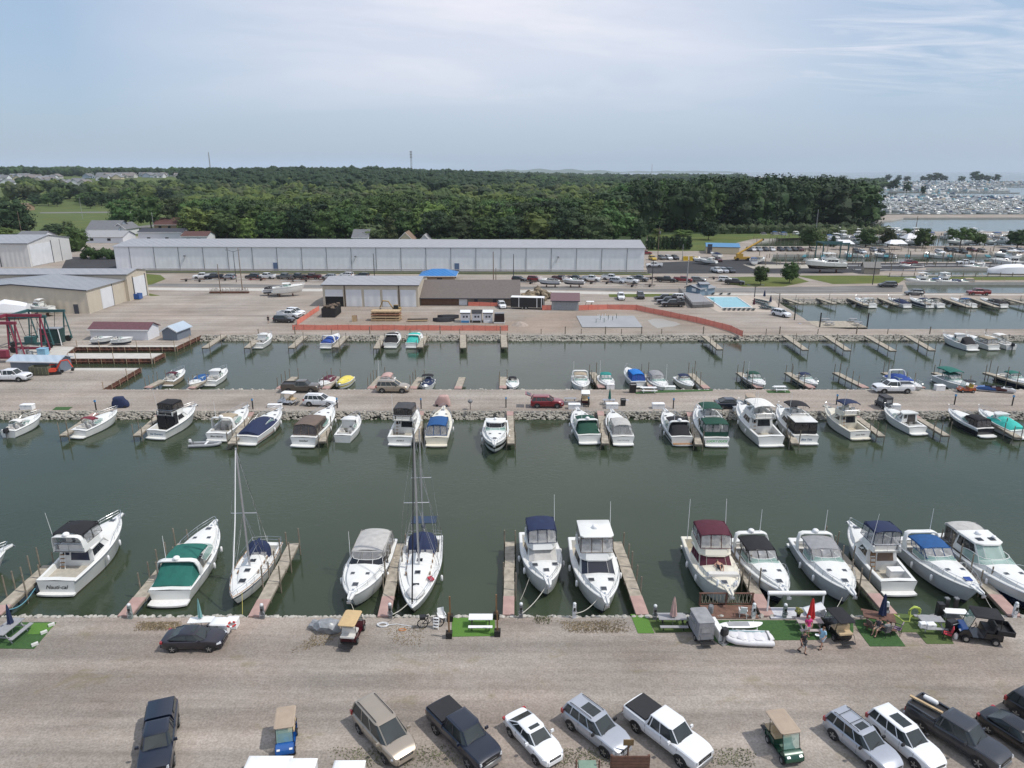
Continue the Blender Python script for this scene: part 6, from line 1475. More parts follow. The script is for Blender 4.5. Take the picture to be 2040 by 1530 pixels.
LD=['beside the tan hulled speedboat','between the blue covered and white hardtop boats','behind the brown pickup','between the red and yellow covered boats','left of the dusty pink canvas boat','left of the dark blue covered boat','standing empty in the middle of the second canal','left of the small boat with black canopy','between the tan arch cruiser and the teal hoop boat','between the vivid blue and grey canvas boats','right of the cream speedboat','left of the dark green canvas cruiser','left of the navy striped speedboat','empty right of the navy striped speedboat','left of the royal blue covered cruiser','left of the long green hoop top','at the right end of the second canal']
for(s,e,n),lb in zip((((293,773),(325,757),4),((380,774),(405,758),3),((556,775),(588,751),4),((648,775),(672,750),3),((738,775),(760,750),4),((822,775),(838,752),3),((912,775),(921,752),0),((1002,774),(1003,751),2),((1199,773),(1180,742),4),((1300,773),(1283,746),3),((1408,774),(1375,744),4),((1513,773),(1472,742),4),((1618,773),(1568,742),4),((1725,773),(1664,742),5),((1838,773),(1760,742),5),((1950,773),(1860,742),5),((2068,773),(1962,742),5)),LD):
 dock(s,e,1.1,'finger dock '+lb,GD2,.2,pl2(n) if n else[],ph=2.0 if s[0]>1200 else 1.6)
LD=['leftmost of the yard bank','beside the white fishing cruiser','empty, left of the royal blue covered boat','right of the royal blue covered boat','left of the black canvas boat','right of the turquoise canvas boat','straight and empty below the white sheds','straight and empty at the end of the orange fence','empty below the orange fence end','first empty one right of the orange fence','second empty one right of the orange fence','third empty one right of the orange fence','fourth empty one, below the floating picnic dock']
for(s,e),lb in zip((((446,668),(408,693)),((520,669),(492,693)),((607,669),(580,693)),((690,669),(668,692)),((764,669),(750,694)),((848,669),(836,692)),((922,668),(923,693)),((1003,668),(1005,692)),((1403,669),(1435,696)),((1565,669),(1605,697)),((1646,669),(1690,698)),((1727,669),(1780,699)),((1808,669),(1858,698))),LD):
 dock(s,e,1.2,'finger dock '+lb,'finger docks of the yard bank',0,[(.95,1),(.95,-1),(.6,-1),(.35,1)],ph=1.3,z=.25)
LD=['with maroon topped cruiser','of the black enclosure cruiser','between the dinghy and navy covered cruiser','between the brown canvas cruiser and pilothouse boat','between the dark grey enclosure and cream cruiser','right of the hardtop cruiser with black band','between the dark green and grey topped cruisers','between the black canvas and green enclosure cruisers','between the tall white yacht and the black curtained one','right of the cream sedan cruiser','right of the low coupe cruiser','between the black hulled and teal covered boats']
for(s,e),lb in zip((((190,824),(125,868)),((322,824),(272,868)),((500,822),(461,884)),((662,822),(642,880)),((838,820),(832,880)),((1016,820),(1018,884)),((1196,820),(1206,884)),((1374,822),(1392,886)),((1555,820),(1584,884)),((1700,826),(1757,869)),((1820,828),(1886,868)),((1955,828),(2030,872))),LD):
 dock(s,e,.9,'finger dock '+lb,'finger docks of the middle road',.15,[(.55,1),(.75,-1),(.96,1),(.96,-1)],ph=1.5)
GR='vehicles on the middle road'
car('pickup','brown',600,780,0,'brown grey pickup standing at the canal edge of the middle road',GR,bed='open')
car('suv','tan',784,780,-2,'beige suv at the canal edge of the middle road',GR,rack=1,sc=1.08)
car('suv','white',640,807,-6,'white suv on the middle road behind the brown canvas cruiser',GR,rack=1)
car('suv','red',1090,810,-1,'dark red suv with raised tailgate',GR,hatch_open=True)
car('sedan','navy',1455,812,0,'dark blue sedan on the middle road',GR)
car('pickup','white',1778,781,180,'white pickup on the middle road facing left',GR,bed='open',sc=1.03)
car('quad','white',24,758,-1,'white pickup cut off by the left edge beside the grey shed',None,bed='open',sc=1.03)
cart(golf_cart(PAINT['white'],WHITEP),572,805,170,'white golf cart with white roof behind the navy covered cruiser','golf carts on the middle road')
cart(golf_cart(PAINT['maroon'],WHITEP),1166,803,85,'golf cart with white roof right of the dark red suv','golf carts on the middle road')
cart(golf_cart(PAINT['green'],TANR),1492,810,80,'golf cart with tan roof right of the dark blue sedan','golf carts on the middle road')
cart(golf_cart(PAINT['orange'],BLACKP,back=False,seatm=PAINT['yellow']),1924,781,178,'orange and yellow buggy near the right end of the middle road','golf carts on the middle road',name='beach_buggy')
cart(cover_cart(CV['navy']),241,811,10,'golf cart under dark blue cover at the left of the middle road','covered carts on the middle road',name='covered_golf_cart').scale=(.86,.86,.86)
cart(cover_cart(CV['pink']),882,808,175,'golf cart under dusty pink cover','covered carts on the middle road',name='covered_golf_cart').scale=(.86,.86,.86)
cart(golf_cart(PAINT['grey'],CV['dgrey'],enclosure=CV['dgrey']),1758,811,95,'dark grey enclosed cart behind the cream sedan cruiser','covered carts on the middle road')
GX='white boxes along the middle road'
for x,y,kk,lb in((56,815,DB2,'white box at the left end of the middle road'),(1144,814,DB2,'white box under the golf cart right of the dark red suv'),(1219,813,DB2,'white box below the table with folded green umbrella'),(1311,813,DB2,'white box alone left of the black canvas cruiser'),(1216,775,dock_box(1.2,.7,.9),'white box on the canal side behind the teal hoop boat'),(1330,776,dock_box(2.3,.6,.6),'long white box on the canal side below the grey canvas boat'),(1779,815,DB2,'white box below the dark grey enclosed cart'),(1871,777,dock_box(1.4,.8,.9),'white box on the canal side left of the orange buggy'),(1474,818,dock_box(1.9,.7,.6),'white box above the tall white yacht'),(548,811,dock_box(2.0,.6,.5),'low white box left of the white roofed golf cart')):
 put(kk,'storage_box',lb,'storage box',x,y,0,GX,z=0)
put(grill(),'gas_grill','black covered grill at the canal edge by the vivid blue boat','grill',1260,782,0,'grills',z=0,sc=1.4)
put(grill(),'gas_grill','small black grill right of the table with folded green umbrella','grill',1241,808,0,'grills',z=0)
put(table(ALU),'picnic_table','metal table with folded green umbrella on the middle road','picnic table',1213,806,0,'tables on the middle road',z=0)
put(umbrella(CV['green']),'umbrella','folded green umbrella on the middle road','umbrella',1214,806,0,None,z=0)
put(table(GREYT),'picnic_table','dark metal table between the dark red suv and the golf cart','picnic table',1136,803,0,'tables on the middle road',z=0)
turf([(1530,783),(1575,783),(1572,778),(1526,778)],TURFD,'small green mat under the white table on the middle road')
turf([(104,817),(136,817),(145,811),(112,811)],TURFD,'dark green mat at the left end of the middle road')
turf([(1268,785),(1300,783),(1420,779),(1420,776),(1290,778),(1262,782)],TURFD,'green mat along the canal edge by the vivid blue boat')
put(table(WHITEP),'picnic_table','white table on the small green mat','picnic table',1553,779,0,'tables on the middle road')
put(table(WHITEP,L=2.4),'picnic_table','white table with red stripe at the canal edge by the vivid blue boat','picnic table',1292,781,0,'tables on the middle road')
for x,lb,c in((1963,'blue','blue'),(1985,'red','maroon'),(2003,'white','white')):
 k=Kit();b_=k.part('hull',[PAINT[c],BLACKP],smooth=40);b_.loft([[(-1.2,y*.5,.3),(-1.2,y*.6,.6),(0,y*.5,.85),(1.0,y*.3,.75),(1.5,0,.5),(1.2,y*.1,.3)] for y in(-1,1)],closed=True)
 k.part('seat',[BLACKP]).box((-.3,0,.9),(.9,.35,.2));k.part('handlebar',[BLACKP]).cyl((.3,-.35,1.1),(.3,.35,1.1),.03,5);k.part('trailer',[ALU]).box((0,0,.2),(2.4,.9,.08))
 put(k,'water_scooter',lb+' water scooter on a trailer at the right end of the middle road','water scooter',x,779+(x-1963)*.08,170,'water scooters on trailers',z=0)
k=Kit();k.part('panel',[GREYP,mat('pale_blue',(.35,.45,.55),.4)]).lathe((0,0,1.25),[(.02,-.35),(.35,-.1),(.35,.1),(.02,.35)],14);k.part('post',[BLACKP]).cyl((0,0,0),(0,0,1.3),.05,6)
put(k,'dish_post','round grey dish on a post right of the pink covered cart','dish',937,816,0,None,z=0)
BPOST=Kit();BPOST.part('post',[BLACKP]).cyl((0,0,0),(0,0,1.6),.09,6);BPOST.part('blue_head',[mat('blue_head',(.1,.3,.55),.4)]).box((0,0,1.45),(.22,.22,.25))
BP2=Kit();BP2.part('post',[PILE]).cyl((0,0,0),(0,0,1.5),.12,6);BP2.part('cap',[BLACKP]).cyl((0,0,1.5),(0,0,1.58),.13,6)
for i,(x,y) in enumerate(((192,818),(504,815),(672,813),(839,814),(1008,812),(1172,811),(1341,814),(1666,806),(1901,806),(2016,808))):
 put(BPOST,'power_post',['dark power post above the maroon topped cruiser','dark power post left of the white roofed golf cart','dark power post right of the white suv on the middle road','dark power post left of the pink covered cart','dark power post above the dock right of the hardtop cruiser','dark power post right of the golf cart with white roof','dark power post left of the dark blue sedan','dark power post behind the black curtained cruiser','dark power post right of the low coupe cruiser','dark power post behind the teal covered boat'][i],'power post',x,y,0,'power posts on the middle road',z=0)
for i,x in enumerate((515,588,661,737,817,877,916,997,1078,1126,1158,1206,1238,1278,1318,1401,1526,1553,1629,1706,1768,1852,1963)):
 o=put(BP2,'mooring_post','dark mooring post on the rocky edge of the yard bank','mooring post',x,665.5,0,'mooring posts along the yard bank',z=0,sc=.7+.3*(i%2))
def ribm(key,col,scale=2.6,depth=.12):
 m=mat(key,col,.45,var=.05,scale=.4);nt=m.node_tree;N=nt.nodes;L=nt.links;b=N['Principled BSDF']
 tc=N.new('ShaderNodeTexCoord');sp=N.new('ShaderNodeSeparateXYZ');L.new(tc.outputs['Object'],sp.inputs[0])
 a=N.new('ShaderNodeMath');a.operation='ADD';L.new(sp.outputs[0],a.inputs[0]);L.new(sp.outputs[1],a.inputs[1])
 mu=N.new('ShaderNodeMath');mu.operation='MULTIPLY';mu.inputs[1].default_value=scale*PI;L.new(a.outputs[0],mu.inputs[0])
 si=N.new('ShaderNodeMath');si.operation='SINE';L.new(mu.outputs[0],si.inputs[0])
 bp=N.new('ShaderNodeBump');bp.inputs['Strength'].default_value=depth*4;bp.inputs['Distance'].default_value=.06;L.new(si.outputs[0],bp.inputs['Height']);L.new(bp.outputs['Normal'],b.inputs['Normal'])
 return m
WWALL=ribm('white_metal_wall',(.76,.77,.79),1.2,.035);TANW=ribm('tan_metal_wall',(.52,.46,.365),1.1)
GROOF=ribm('grey_metal_roof',(.30,.305,.32),.8);GROOF2=ribm('weathered_metal_roof',(.265,.275,.29),.8);DTRIM=mat('dark_trim',(.05,.055,.07),.5);WDOOR=ribm('white_door',(.66,.67,.68),.9)
BROOF=mat('brown_shingle',(.135,.115,.105),.9,var=.12,scale=2);MROOF=mat('maroon_shingle',(.125,.058,.068),.9,var=.12,scale=2);BLROOF=ribm('blue_metal_roof',(.02,.16,.42),1.4)
BGW=ribm('blue_grey_wall',(.155,.185,.225),1.3);BGR=ribm('pale_blue_roof',(.38,.45,.52),1.2);SHW=mat('white_siding',(.68,.69,.71),.6,var=.04)
def shed(name,label,A,B_,depth,eave,ridge,along=True,wall=WWALL,roof=GROOF,over=.35,doors=(),trim=DTRIM,group=None,cat='building',pos=.5,extra=None,fascia=True):
 """A, B_: world points of the front corners; ridge runs along the front (along) or back from it"""
 d=B_-A;W=d.length;rz=math.atan2(d.y,d.x);k=Kit()
 w_=k.part('wall',[wall]);t=.14
 if along:
  prof=[(0,0),(0,eave),(depth*pos,ridge),(depth,eave),(depth,0)]
  w_.loft([[(x,y,z) for y,z in prof] for x in(0,W)])
  r_=k.part('roof',[roof])
  for s in(0,1):
   y0,z0,y1,z1=(-over,eave-over*(ridge-eave)/(depth*pos),depth*pos,ridge) if s==0 else(depth*pos,ridge,depth+over,eave-over*(ridge-eave)/(depth*(1-pos)))
   r_.loft([[(x,y0,z0+.03),(x,y1,z1+.03),(x,y1,z1+.03+t),(x,y0,z0+.03+t)] for x in(-over,W+over)])
  if fascia:f=k.part('gutter',[trim],parent=r_);f.box((W/2,-over-.04,eave-over*(ridge-eave)/(depth*pos)+.1),(W+over*2,.1,.2))
 else:
  prof=[(0,0),(0,eave),(W*pos,ridge),(W,eave),(W,0)]
  w_.loft([[(x,y,z) for x,z in prof] for y in(0,depth)])
  r_=k.part('roof',[roof])
  for s in(0,1):
   x0,z0,x1,z1=(-over,eave-over*(ridge-eave)/(W*pos),W*pos,ridge) if s==0 else(W*pos,ridge,W+over,eave-over*(ridge-eave)/(W*(1-pos)))
   r_.loft([[(x0,y,z0+.03),(x1,y,z1+.03),(x1,y,z1+.03+t),(x0,y,z0+.03+t)] for y in(-over,depth+over)])
   if fascia:f=k.part('fascia',[trim],parent=r_);f.loft([[(x0,y,z0-.08),(x1,y,z1-.08),(x1,y,z1+.2),(x0,y,z0+.2)] for y in(-over-.05,-over)])
 for face,u0,u1,z0,z1,m,nm in doors:
  dd=k.part(nm,[m])
  if face=='f':dd.box(((u0+u1)/2,-.05,(z0+z1)/2),(u1-u0,.1,z1-z0))
  if face=='r':dd.box((W+.05,(u0+u1)/2,(z0+z1)/2),(.1,u1-u0,z1-z0))
  if face=='p':dd.box((u0,-.08,(z0+z1)/2),(u1,.12,z1-z0))
 if extra:extra(k,W,depth)
 o=k.emit(name,label,cat,(A.x,A.y,0),rz,group);return o
A,B_=P(233,537),P(1282,541);W=(B_-A).length;e=ztop(A,491.5);D=26;rdg=H-(A.y+D/2)*math.tan(R(PITCH)+math.atan((476-765)/FPX))
ds=[('p',W*(i+.62)/21.3,.17,0,e-.1,mat('downpipe',(.22,.23,.25),.5),'downpipe') for i in range(21)]
ds+=[('f',W*u,W*u+1.6,0,2.6,mat('blue_door',(.10,.15,.26),.5),'door') for u in(.302,.646)]
def wh_extra(k,W,D):
 for u in(.135,.46,.84):
  l=k.part('wall_lamp',[GREYP]);l.box((W*u,-.5,e*.62),(.5,.8,.35));l.cyl((W*u,-.2,e*.6),(W*u-.8,-.15,e*.35),.04,4)
shed('storage_building','very long white metal storage building with grey roof behind the trailer lot',A,B_,D,e,rdg,doors=ds,trim=mat('pale_trim',(.45,.47,.5),.5),extra=wh_extra)
c=P(62,532);A=Vector((c.x-60,c.y,0));e=ztop(c,485.5)
shed('storage_building','tall white metal building at the left edge behind the tan sheds',A,c,25,e,e+2.0,doors=[('p',60-28,.25,0,e,DTRIM,'downpipe'),('p',60-10.5,.25,0,e,DTRIM,'downpipe'),('r',1,13,.2,e-.6,WDOOR,'sliding_door'),('r',13.2,13.5,0,e,DTRIM,'door_track'),('r',18.6,18.75,0,e,DTRIM,'panel_seam')],wall=ribm('cream_white_wall',(.60,.59,.57),1.2))
c=P(179,625);e=ztop(c,579);rdg=H-c.y*math.tan(R(PITCH)+math.atan((567-765)/FPX));A=Vector((c.x-35,c.y,0));d1=P(250,600).y-c.y
shed('metal_shed','tan metal shed with low grey gable roof facing the wrapped boat',A,c,d1,e,rdg,along=False,wall=TANW,roof=GROOF2,doors=[('f',35-3.6,35-2.5,0,2.3,DTRIM,'door'),('r',5.8,11.0,.1,e-.6,WDOOR,'sliding_door'),('r',11.0,11.25,0,e,DTRIM,'door_track')])
c2=P(250,600);c2=Vector((c.x+.8,c.y+d1+.05,0));e2=ztop(c2,547.5);D2=P(294,587).y-c2.y;A=Vector((c2.x-40,c2.y,0));rdg=H-(c2.y+D2/2)*math.tan(R(PITCH)+math.atan((536-765)/FPX))
shed('metal_shed','taller tan metal shed with white sliding door behind the gabled one',A,c2,D2,e2,rdg,wall=TANW,roof=GROOF,doors=[('r',3.0,9.0,.1,e2-1.2,WDOOR,'sliding_door'),('r',2.6,2.9,0,e2-.8,DTRIM,'door_track'),('r',9.1,9.4,0,e2-.8,DTRIM,'door_track')])
A,B_=P(182,677),P(296,678);shed('shed','white shed with maroon roof on the quay',A,B_,P(320,668.5).y-B_.y,ztop(A,656),ztop(Vector((0,A.y+2.8,0)),641),wall=SHW,roof=MROOF,trim=WHITEP)
A,B_=P(325,677.5),P(354,678.5);shed('shed','small blue grey shed with pale roof at the quay corner',A,B_,P(372,668).y-B_.y,ztop(A,659),ztop(A,650),along=False,wall=BGW,roof=BGR,trim=WHITEP)
A,B_=P(24,742),P(119,744);shed('shed','long blue grey shed with pale roof beside the white pickup',A,B_,P(144,737.6).y-B_.y+1.2,ztop(A,719),ztop(Vector((0,A.y+2.2,0)),706),wall=BGW,roof=BGR,trim=WHITEP)
A,B_=P(645,610.5),P(834,611.5);W=(B_-A).length;e=ztop(A,568);s=W/189
ds=[]
for i,(a,b) in enumerate(((649.6,685),(691,722),(727,758.6),(763.5,793),(798.6,829.4))):
 ds.append(('f',(a-645)*s,(b-645)*s,(2.6 if i==0 else.05),e-1.1,WDOOR,'roller_door'))
 if i==0:ds.append(('f',(a-645)*s,(b-645)*s,.02,2.6,mat('painted_bay_shade',(.01,.01,.011),.9),'bay_shade_panel'))  # near-black panel on the solid wall paints the shade inside the bay
ds+=[('p',(688.5-645)*s,.25,0,e,mat('brown_pipe',(.10,.07,.05),.6),'downpipe'),('p',(796-645)*s,.25,0,e,mat('brown_pipe',(.1,.07,.05)),'downpipe')]
GA=shed('garage','tan garage with five white roller doors and grey roof, first door half open',A,B_,16,e,ztop(Vector((0,A.y+8,0)),551),wall=TANW,roof=GROOF,doors=ds)
A,B_=P(837,608),P(1030,608.5);W=(B_-A).length;e=ztop(A,592);s=W/193
BRW=mat('brown_panel',(.13,.07,.045),.8,var=.15);GRW=mat('grey_brown_wall',(.24,.20,.165),.8,var=.1)
shed('office_building','low building with broad brown shingle roof right of the garage',A,B_,17,e,ztop(Vector((0,A.y+8.5,0)),558),wall=GRW,roof=BROOF,over=.8,doors=[('f',.3,(914-837)*s,.05,e-.3,BRW,'brown_cladding'),('f',(915-837)*s,(931-837)*s,.05,e-.5,WDOOR,'double_door'),('f',(945-837)*s,(952-837)*s,.05,2.2,DTRIM,'door'),('f',(982-837)*s,(989-837)*s,.05,2.2,DTRIM,'door')])
k=Kit();A,B_=P(840,561),P(904,561);W=(B_-A).length;D=8.5;e=ztop(A,549);k.part('wall',[mat('tan_brick',(.30,.21,.14),.85,var=.15,scale=6)]).box((W/2,D/2,e/2),(W,D,e))
r_=k.part('roof',[BLROOF]);o_=.9;rz_=ztop(Vector((0,A.y+D/2,0)),535.5)
r_.loft([[(-o_,-o_,e),(W+o_,-o_,e),(W+o_,D+o_,e),(-o_,D+o_,e)],[(3.0,D/2-.4,rz_),(W-3.0,D/2-.4,rz_),(W-3.0,D/2+.4,rz_),(3.0,D/2+.4,rz_)]]);k.part('soffit',[WHITEP],parent=r_).box((W/2,D/2,e-.12),(W+2*o_,D+2*o_,.2));k.part('window',[DGLASS]).box((W/2+.6,-.04,e-1.6),(1.6,.08,1.6))
k.emit('gatehouse','small brick building with bright blue hipped roof behind the office','building',A)
A,B_=P(1099,618),P(1152,618.7);shed('shed','grey wooden shed with purple brown roof between the trailer and the orange fence',A,B_,6.5,ztop(A,599),ztop(Vector((0,A.y+3.2,0)),584),wall=mat('grey_planks',(.33,.34,.34),.8,var=.15,scale=3),roof=mat('purple_shingle',(.16,.10,.11),.9,var=.1),doors=[('f',.6,3.2,.05,2.3,mat('grey_planks2',(.27,.28,.29),.8),'door'),('f',3.4,6.2,.05,2.3,mat('grey_planks2',(.27,.28,.29),.8),'door')])
A,B_=P(1366,585),P(1394,590);shed('pool_house','blue grey pool house with pale gable beside the pool',A,B_,6,ztop(A,572),ztop(A,567),along=False,wall=mat('pool_house_wall',(.20,.28,.35),.7),roof=GROOF2,pos=.35,doors=[('f',2.2,3.6,1.0,1.9,WHITEP,'window')])
A,B_=P(1395,588.5),P(1410,588.5);shed('pool_hut','smaller blue grey hut joined behind the pool house',A,B_,4,3.0,3.3,wall=mat('pool_house_wall',(.20,.28,.35),.7),roof=GROOF2,doors=[('f',.4,1.6,1.2,2.2,WHITEP,'window')])
sheet('pool_deck',px((1380,588),(1412,590),(1500,588.5),(1545,600),(1548,606),(1565,622),(1432,622),(1400,606)),mat('beige_paving',(.42,.36,.30),.8,var=.08,scale=.5),.02)
mb=MB();q=px((1407,592),(1468,592.6),(1498,613),(1438,614));mb.add([(p.x,p.y,.05) for p in q][::-1],[(0,1,2,3)]);tag(mb.build('pool_water',mat('pool_water',(.17,.44,.50),.08,var=.08,scale=.3)),kind='structure')
mb=MB();mb.tube([(p.x,p.y,.06) for p in q]+[(q[0].x,q[0].y,.06)],.18,6);tag(mb.build('pool_edge',WHITEP),'white edge round the turquoise swimming pool','pool edge')
LG=Kit();b_=LG.part('bed',[mat('lounger_teal',(.12,.16,.17),.7)]);b_.box((.2,0,.32),(1.3,.6,.06));b_.box((-.7,0,.5),(.7,.6,.06),ry=.6);LG.part('frame',[ALU]).box((0,0,.2),(1.7,.5,.06))
i=0
for x0,y0,n,dx,dy,an in((1505,603,6,4.4,1.1,30),(1508,599,6,4.5,1.0,30),(1521,610,5,4.5,1.3,20),(1518,615,4,5.5,.5,15),(1443,617.5,7,9.5,.1,90),(1420,586.5,3,16,.3,90)):
 for j in range(n):LG.emit_flat('sun_lounger','sun lounger standing on the paving round the swimming pool','sun lounger',P(x0+dx*j,y0+dy*j,.03),R(an),'sun loungers round the pool');i+=1
for x,y,lb in((1522,597,'upper'),(1534,608,'middle'),(1501,614,'lower')):
 put(umbrella(CV['navy'] if lb!='lower' else CV['maroon'],h=2.6,r=.25),'umbrella',lb+' folded dark umbrella at the pool','umbrella',x,y,0,'folded umbrellas at the pool')
def fence(name,label,pts,h,m,pm,step=2.4,slats=0,group=None,alpha=None,sag=True,z=0.0):
 k=Kit();pn=k.part('panel',[m]);i=0
 for a,b in zip(pts[:-1],pts[1:]):
  n=max(1,int((b-a).length/step))
  for j in range(n):
   p,q=a.lerp(b,j/n),a.lerp(b,(j+1)/n);s0=.06*math.sin(i*1.7) if sag else 0;s1=.06*math.sin((i+1)*1.7) if sag else 0;i+=1
   if slats:
    for s in range(slats):zz=z+h*(s+.6)/slats;pn.cyl((p.x,p.y,zz),(q.x,q.y,zz),h/slats*.30,4)
   else:
    nn=(q-p).normalized().cross(Vector((0,0,1)))*.012
    pn.loft([[(p.x-nn.x,p.y-nn.y,z+.04),(p.x+nn.x,p.y+nn.y,z+.04),(p.x+nn.x,p.y+nn.y,z+h+s0),(p.x-nn.x,p.y-nn.y,z+h+s0)],[(q.x-nn.x,q.y-nn.y,z+.04),(q.x+nn.x,q.y+nn.y,z+.04),(q.x+nn.x,q.y+nn.y,z+h+s1),(q.x-nn.x,q.y-nn.y,z+h+s1)]])
   k.part('post',[pm]).cyl((p.x,p.y,z),(p.x,p.y,z+h+.15),.035,5)
 k.part('post',[pm]).cyl((pts[-1].x,pts[-1].y,z),(pts[-1].x,pts[-1].y,z+h+.15),.035,5)
 return k.emit(name,label,'fence',(0,0,0),0,group)
ORG=mat('orange_netting',(.80,.24,.17),.75,var=.1,scale=2,alpha=.72);RP=mat('rust_post',(.25,.05,.035),.8)
fence('safety_fence','long straight orange safety fence in front of the lumber and white sheds',px((583,657.5),(1012,659)),1.15,ORG,RP,group='orange safety fences')
fence('safety_fence','orange safety fence running back from the white pickup to the garage',px((592,648),(636,618)),1.15,ORG,RP,group='orange safety fences')
fence('safety_fence','curving orange safety fence around the concrete slab',px((1153,618.5),(1210,616.5),(1268,618),(1320,629),(1370,639),(1422,651),(1456,661),(1479,671)),1.3,ORG,RP,group='orange safety fences')
fence('safety_fence','short orange safety fence in front of the office doors',px((933,609.5),(1000,610.5)),1.0,ORG,RP,group='orange safety fences')
fence('safety_fence','short orange safety fence between the black trailer and the grey wooden shed',px((1080,618),(1098,618)),1.2,ORG,RP,group='orange safety fences')
fence('deck_fence','dark wooden fence round the raised terrace of the pool',px((1352,584),(1378,614),(1422,612)),1.5,mat('dark_fence',(.09,.085,.08),.8),BLACKP,slats=5,sag=False)
mb=MB();a,b,c,d=px((1356,586),(1395,590),(1420,611),(1380,613));mb.prism([(p.x,p.y) for p in(a,d,c,b)],.02,.7);tag(mb.build('pool_terrace',mat('grey_boards',(.25,.25,.26),.8,var=.2)),'raised grey terrace left of the pool','terrace')
def skip(label,x,y,ang,m,L=4,W=2.2,h=1.7,group=None,junk=False,name='dumpster'):
 k=Kit();b_=k.part('container',[m]);b_.loft([[(-L/2,-W/2,.15),(L/2,-W/2,.15),(L/2,W/2,.15),(-L/2,W/2,.15)],[(-L/2,-W/2,h),(L/2,-W/2,h),(L/2,W/2,h),(-L/2,W/2,h)],[(-L/2+.1,-W/2+.1,h),(L/2-.1,-W/2+.1,h),(L/2-.1,W/2-.1,h),(-L/2+.1,W/2-.1,h)],[(-L/2+.1,-W/2+.1,.5),(L/2-.1,-W/2+.1,.5),(L/2-.1,W/2-.1,.5),(-L/2+.1,W/2-.1,.5)]])
 for i in range(5):k.part('rib',[m]).box((-L/2+L*(i+.5)/5,-W/2-.05,h*.55),(.1,.1,h*.8))
 if junk:
  j=k.part('rubble',[mat('junk',(.15,.11,.08),.9,var=.5,scale=3)],smooth=20);g=random.Random(9)
  for i in range(14):j.blob((g.uniform(-L/2+.4,L/2-.4),g.uniform(-W/2+.4,W/2-.4),h-.1+g.uniform(-.1,.35)),.42,jit=.4,rg=g)
 return put(k,name,label,'dumpster',x,y,ang,group,z=0)
skip('blue open dumpster at the corner of the tan sheds',272,596,0,PAINT['blue'],2.6,1.8,1.6)
skip('tall dark dumpster piled with debris in front of the half open garage door',661,628,90,BLACKP,6,3.2,2.2,junk=True)
skip('rusty green bin beside the small orange excavator',84,746,0,mat('olive_bin',(.12,.12,.08),.8),3.2,1.6,1.5)
def excavator(label,x,y,ang,m,sc=1.0):
 k=Kit();b_=k.part('cab',[m,CGLASS],smooth=30);b_.box((-.6,.5,1.7),(1.4,.9,1.5),1,taper=.9);b_.box((-.6,.5,2.48),(1.3,.9,.08))
 k.part('engine_cover',[m],smooth=30).box((-.8,-.2,1.25),(2.2,1.9,.8),taper=.92)
 for sg in(-1,1):t_=k.part('track',[BLACKP],smooth=40);t_.loft([[(-1.4,sg*.8+o_,.1),(1.4,sg*.8+o_,.1),(1.7,sg*.8+o_,.4),(1.4,sg*.8+o_,.75),(-1.4,sg*.8+o_,.75),(-1.7,sg*.8+o_,.4)] for o_ in(-.22,.22)])
 a_=k.part('boom',[m]);a_.tube([(.3,0,1.3),(1.6,0,3.4),(3.2,0,3.6)],.2,4);a_.tube([(3.2,0,3.6),(4.1,0,1.6)],.15,4);k.part('bucket',[BLACKP]).box((4.0,0,1.0),(.6,.8,.7),ry=.4)
 return put(k,'excavator',label,'excavator',x,y,ang,None,z=0,sc=sc)
excavator('yellow brown excavator behind the lumber stacks',786,624,180,mat('ochre_paint',(.30,.20,.07),.5),.85)
excavator('small orange red excavator beside the blue grey shed',112,745,15,mat('orange_red_paint',(.55,.06,.03),.45),.65)
k=Kit();g=random.Random(4)
for i in range(4):
 s_=k.part('lumber_layer',[WOODL if i!=2 else mat('reddish_lumber',(.33,.17,.10),.8,var=.2)])
 for j in range(9):s_.box((g.uniform(-.15,.15),-1.1+j*.27,.32+i*.62),(6.6,.24,.30));
 for x in(-2.4,0,2.4):s_.box((x,0,.08+i*.62),(.16,2.4,.16))
put(k,'lumber_stack','stack of pale and reddish lumber in layers in front of the garage','lumber',770,638,0,None,z=0)
k=Kit()
for j in range(4):k.part('beam',[BLACKP if j%2 else WOODL]).box((0,-.6+j*.4,.3+.1*(j%2)),(4.6,.3,.22))
put(k,'beam_stack','low stack of dark beams and boards right of the lumber','lumber',832,640,3,None,z=0)
k=Kit();k.part('crate_panel',[WOODD]).box((0,0,.7),(1.0,.8,1.3),taper=.98);k.part('slat',[WOODL]).box((0,-.45,.7),(1.1,.06,1.4));put(k,'wooden_crate','lone upright wooden crate left of the lumber stacks','crate',707,640,0,None,z=0)
for x,y,lb in((884,640,'lower'),(893,634,'upper')):
 mb=MB();rings=[]
 for i in range(7):
  u=i/6;w_=1.1*(1-abs(u*2-1)**3)+.1;rings.append([(-2.5+5*u,-w_,.1),(-2.5+5*u,-w_*.5,.8),(-2.5+5*u,w_*.5,.8),(-2.5+5*u,w_,.1)])
 mb.loft(rings);solid(mb,'tarp_covered_stack',CV['black'],lb+' black tarp covered stack left of the small white sheds','stack',P(x,y),R(4),'black tarp covered stacks',50)
for i,(x,m,rm,lb) in enumerate(((927,SHW,mat('tarp_blue',(.05,.2,.4),.6),'first small white shed with blue base'),(950,SHW,BLACKP,'second small white shed with dark roof'),(972,SHW,SHW,'third small white shed with pale roof'))):
 A=P(x-9,643);B_=P(x+9,643);shed('kiosk',lb+' behind the orange fence',A,B_,2.4,2.2,2.6,wall=m,roof=rm if i else SHW,over=.15,group='small white sheds behind the orange fence',cat='shed',doors=[('f',.1,1.9,.02,.5,rm,'base_panel'),('f',.5,.9,1.2,1.6,DTRIM,'window'),('f',1.2,1.6,1.2,1.6,DTRIM,'window')])
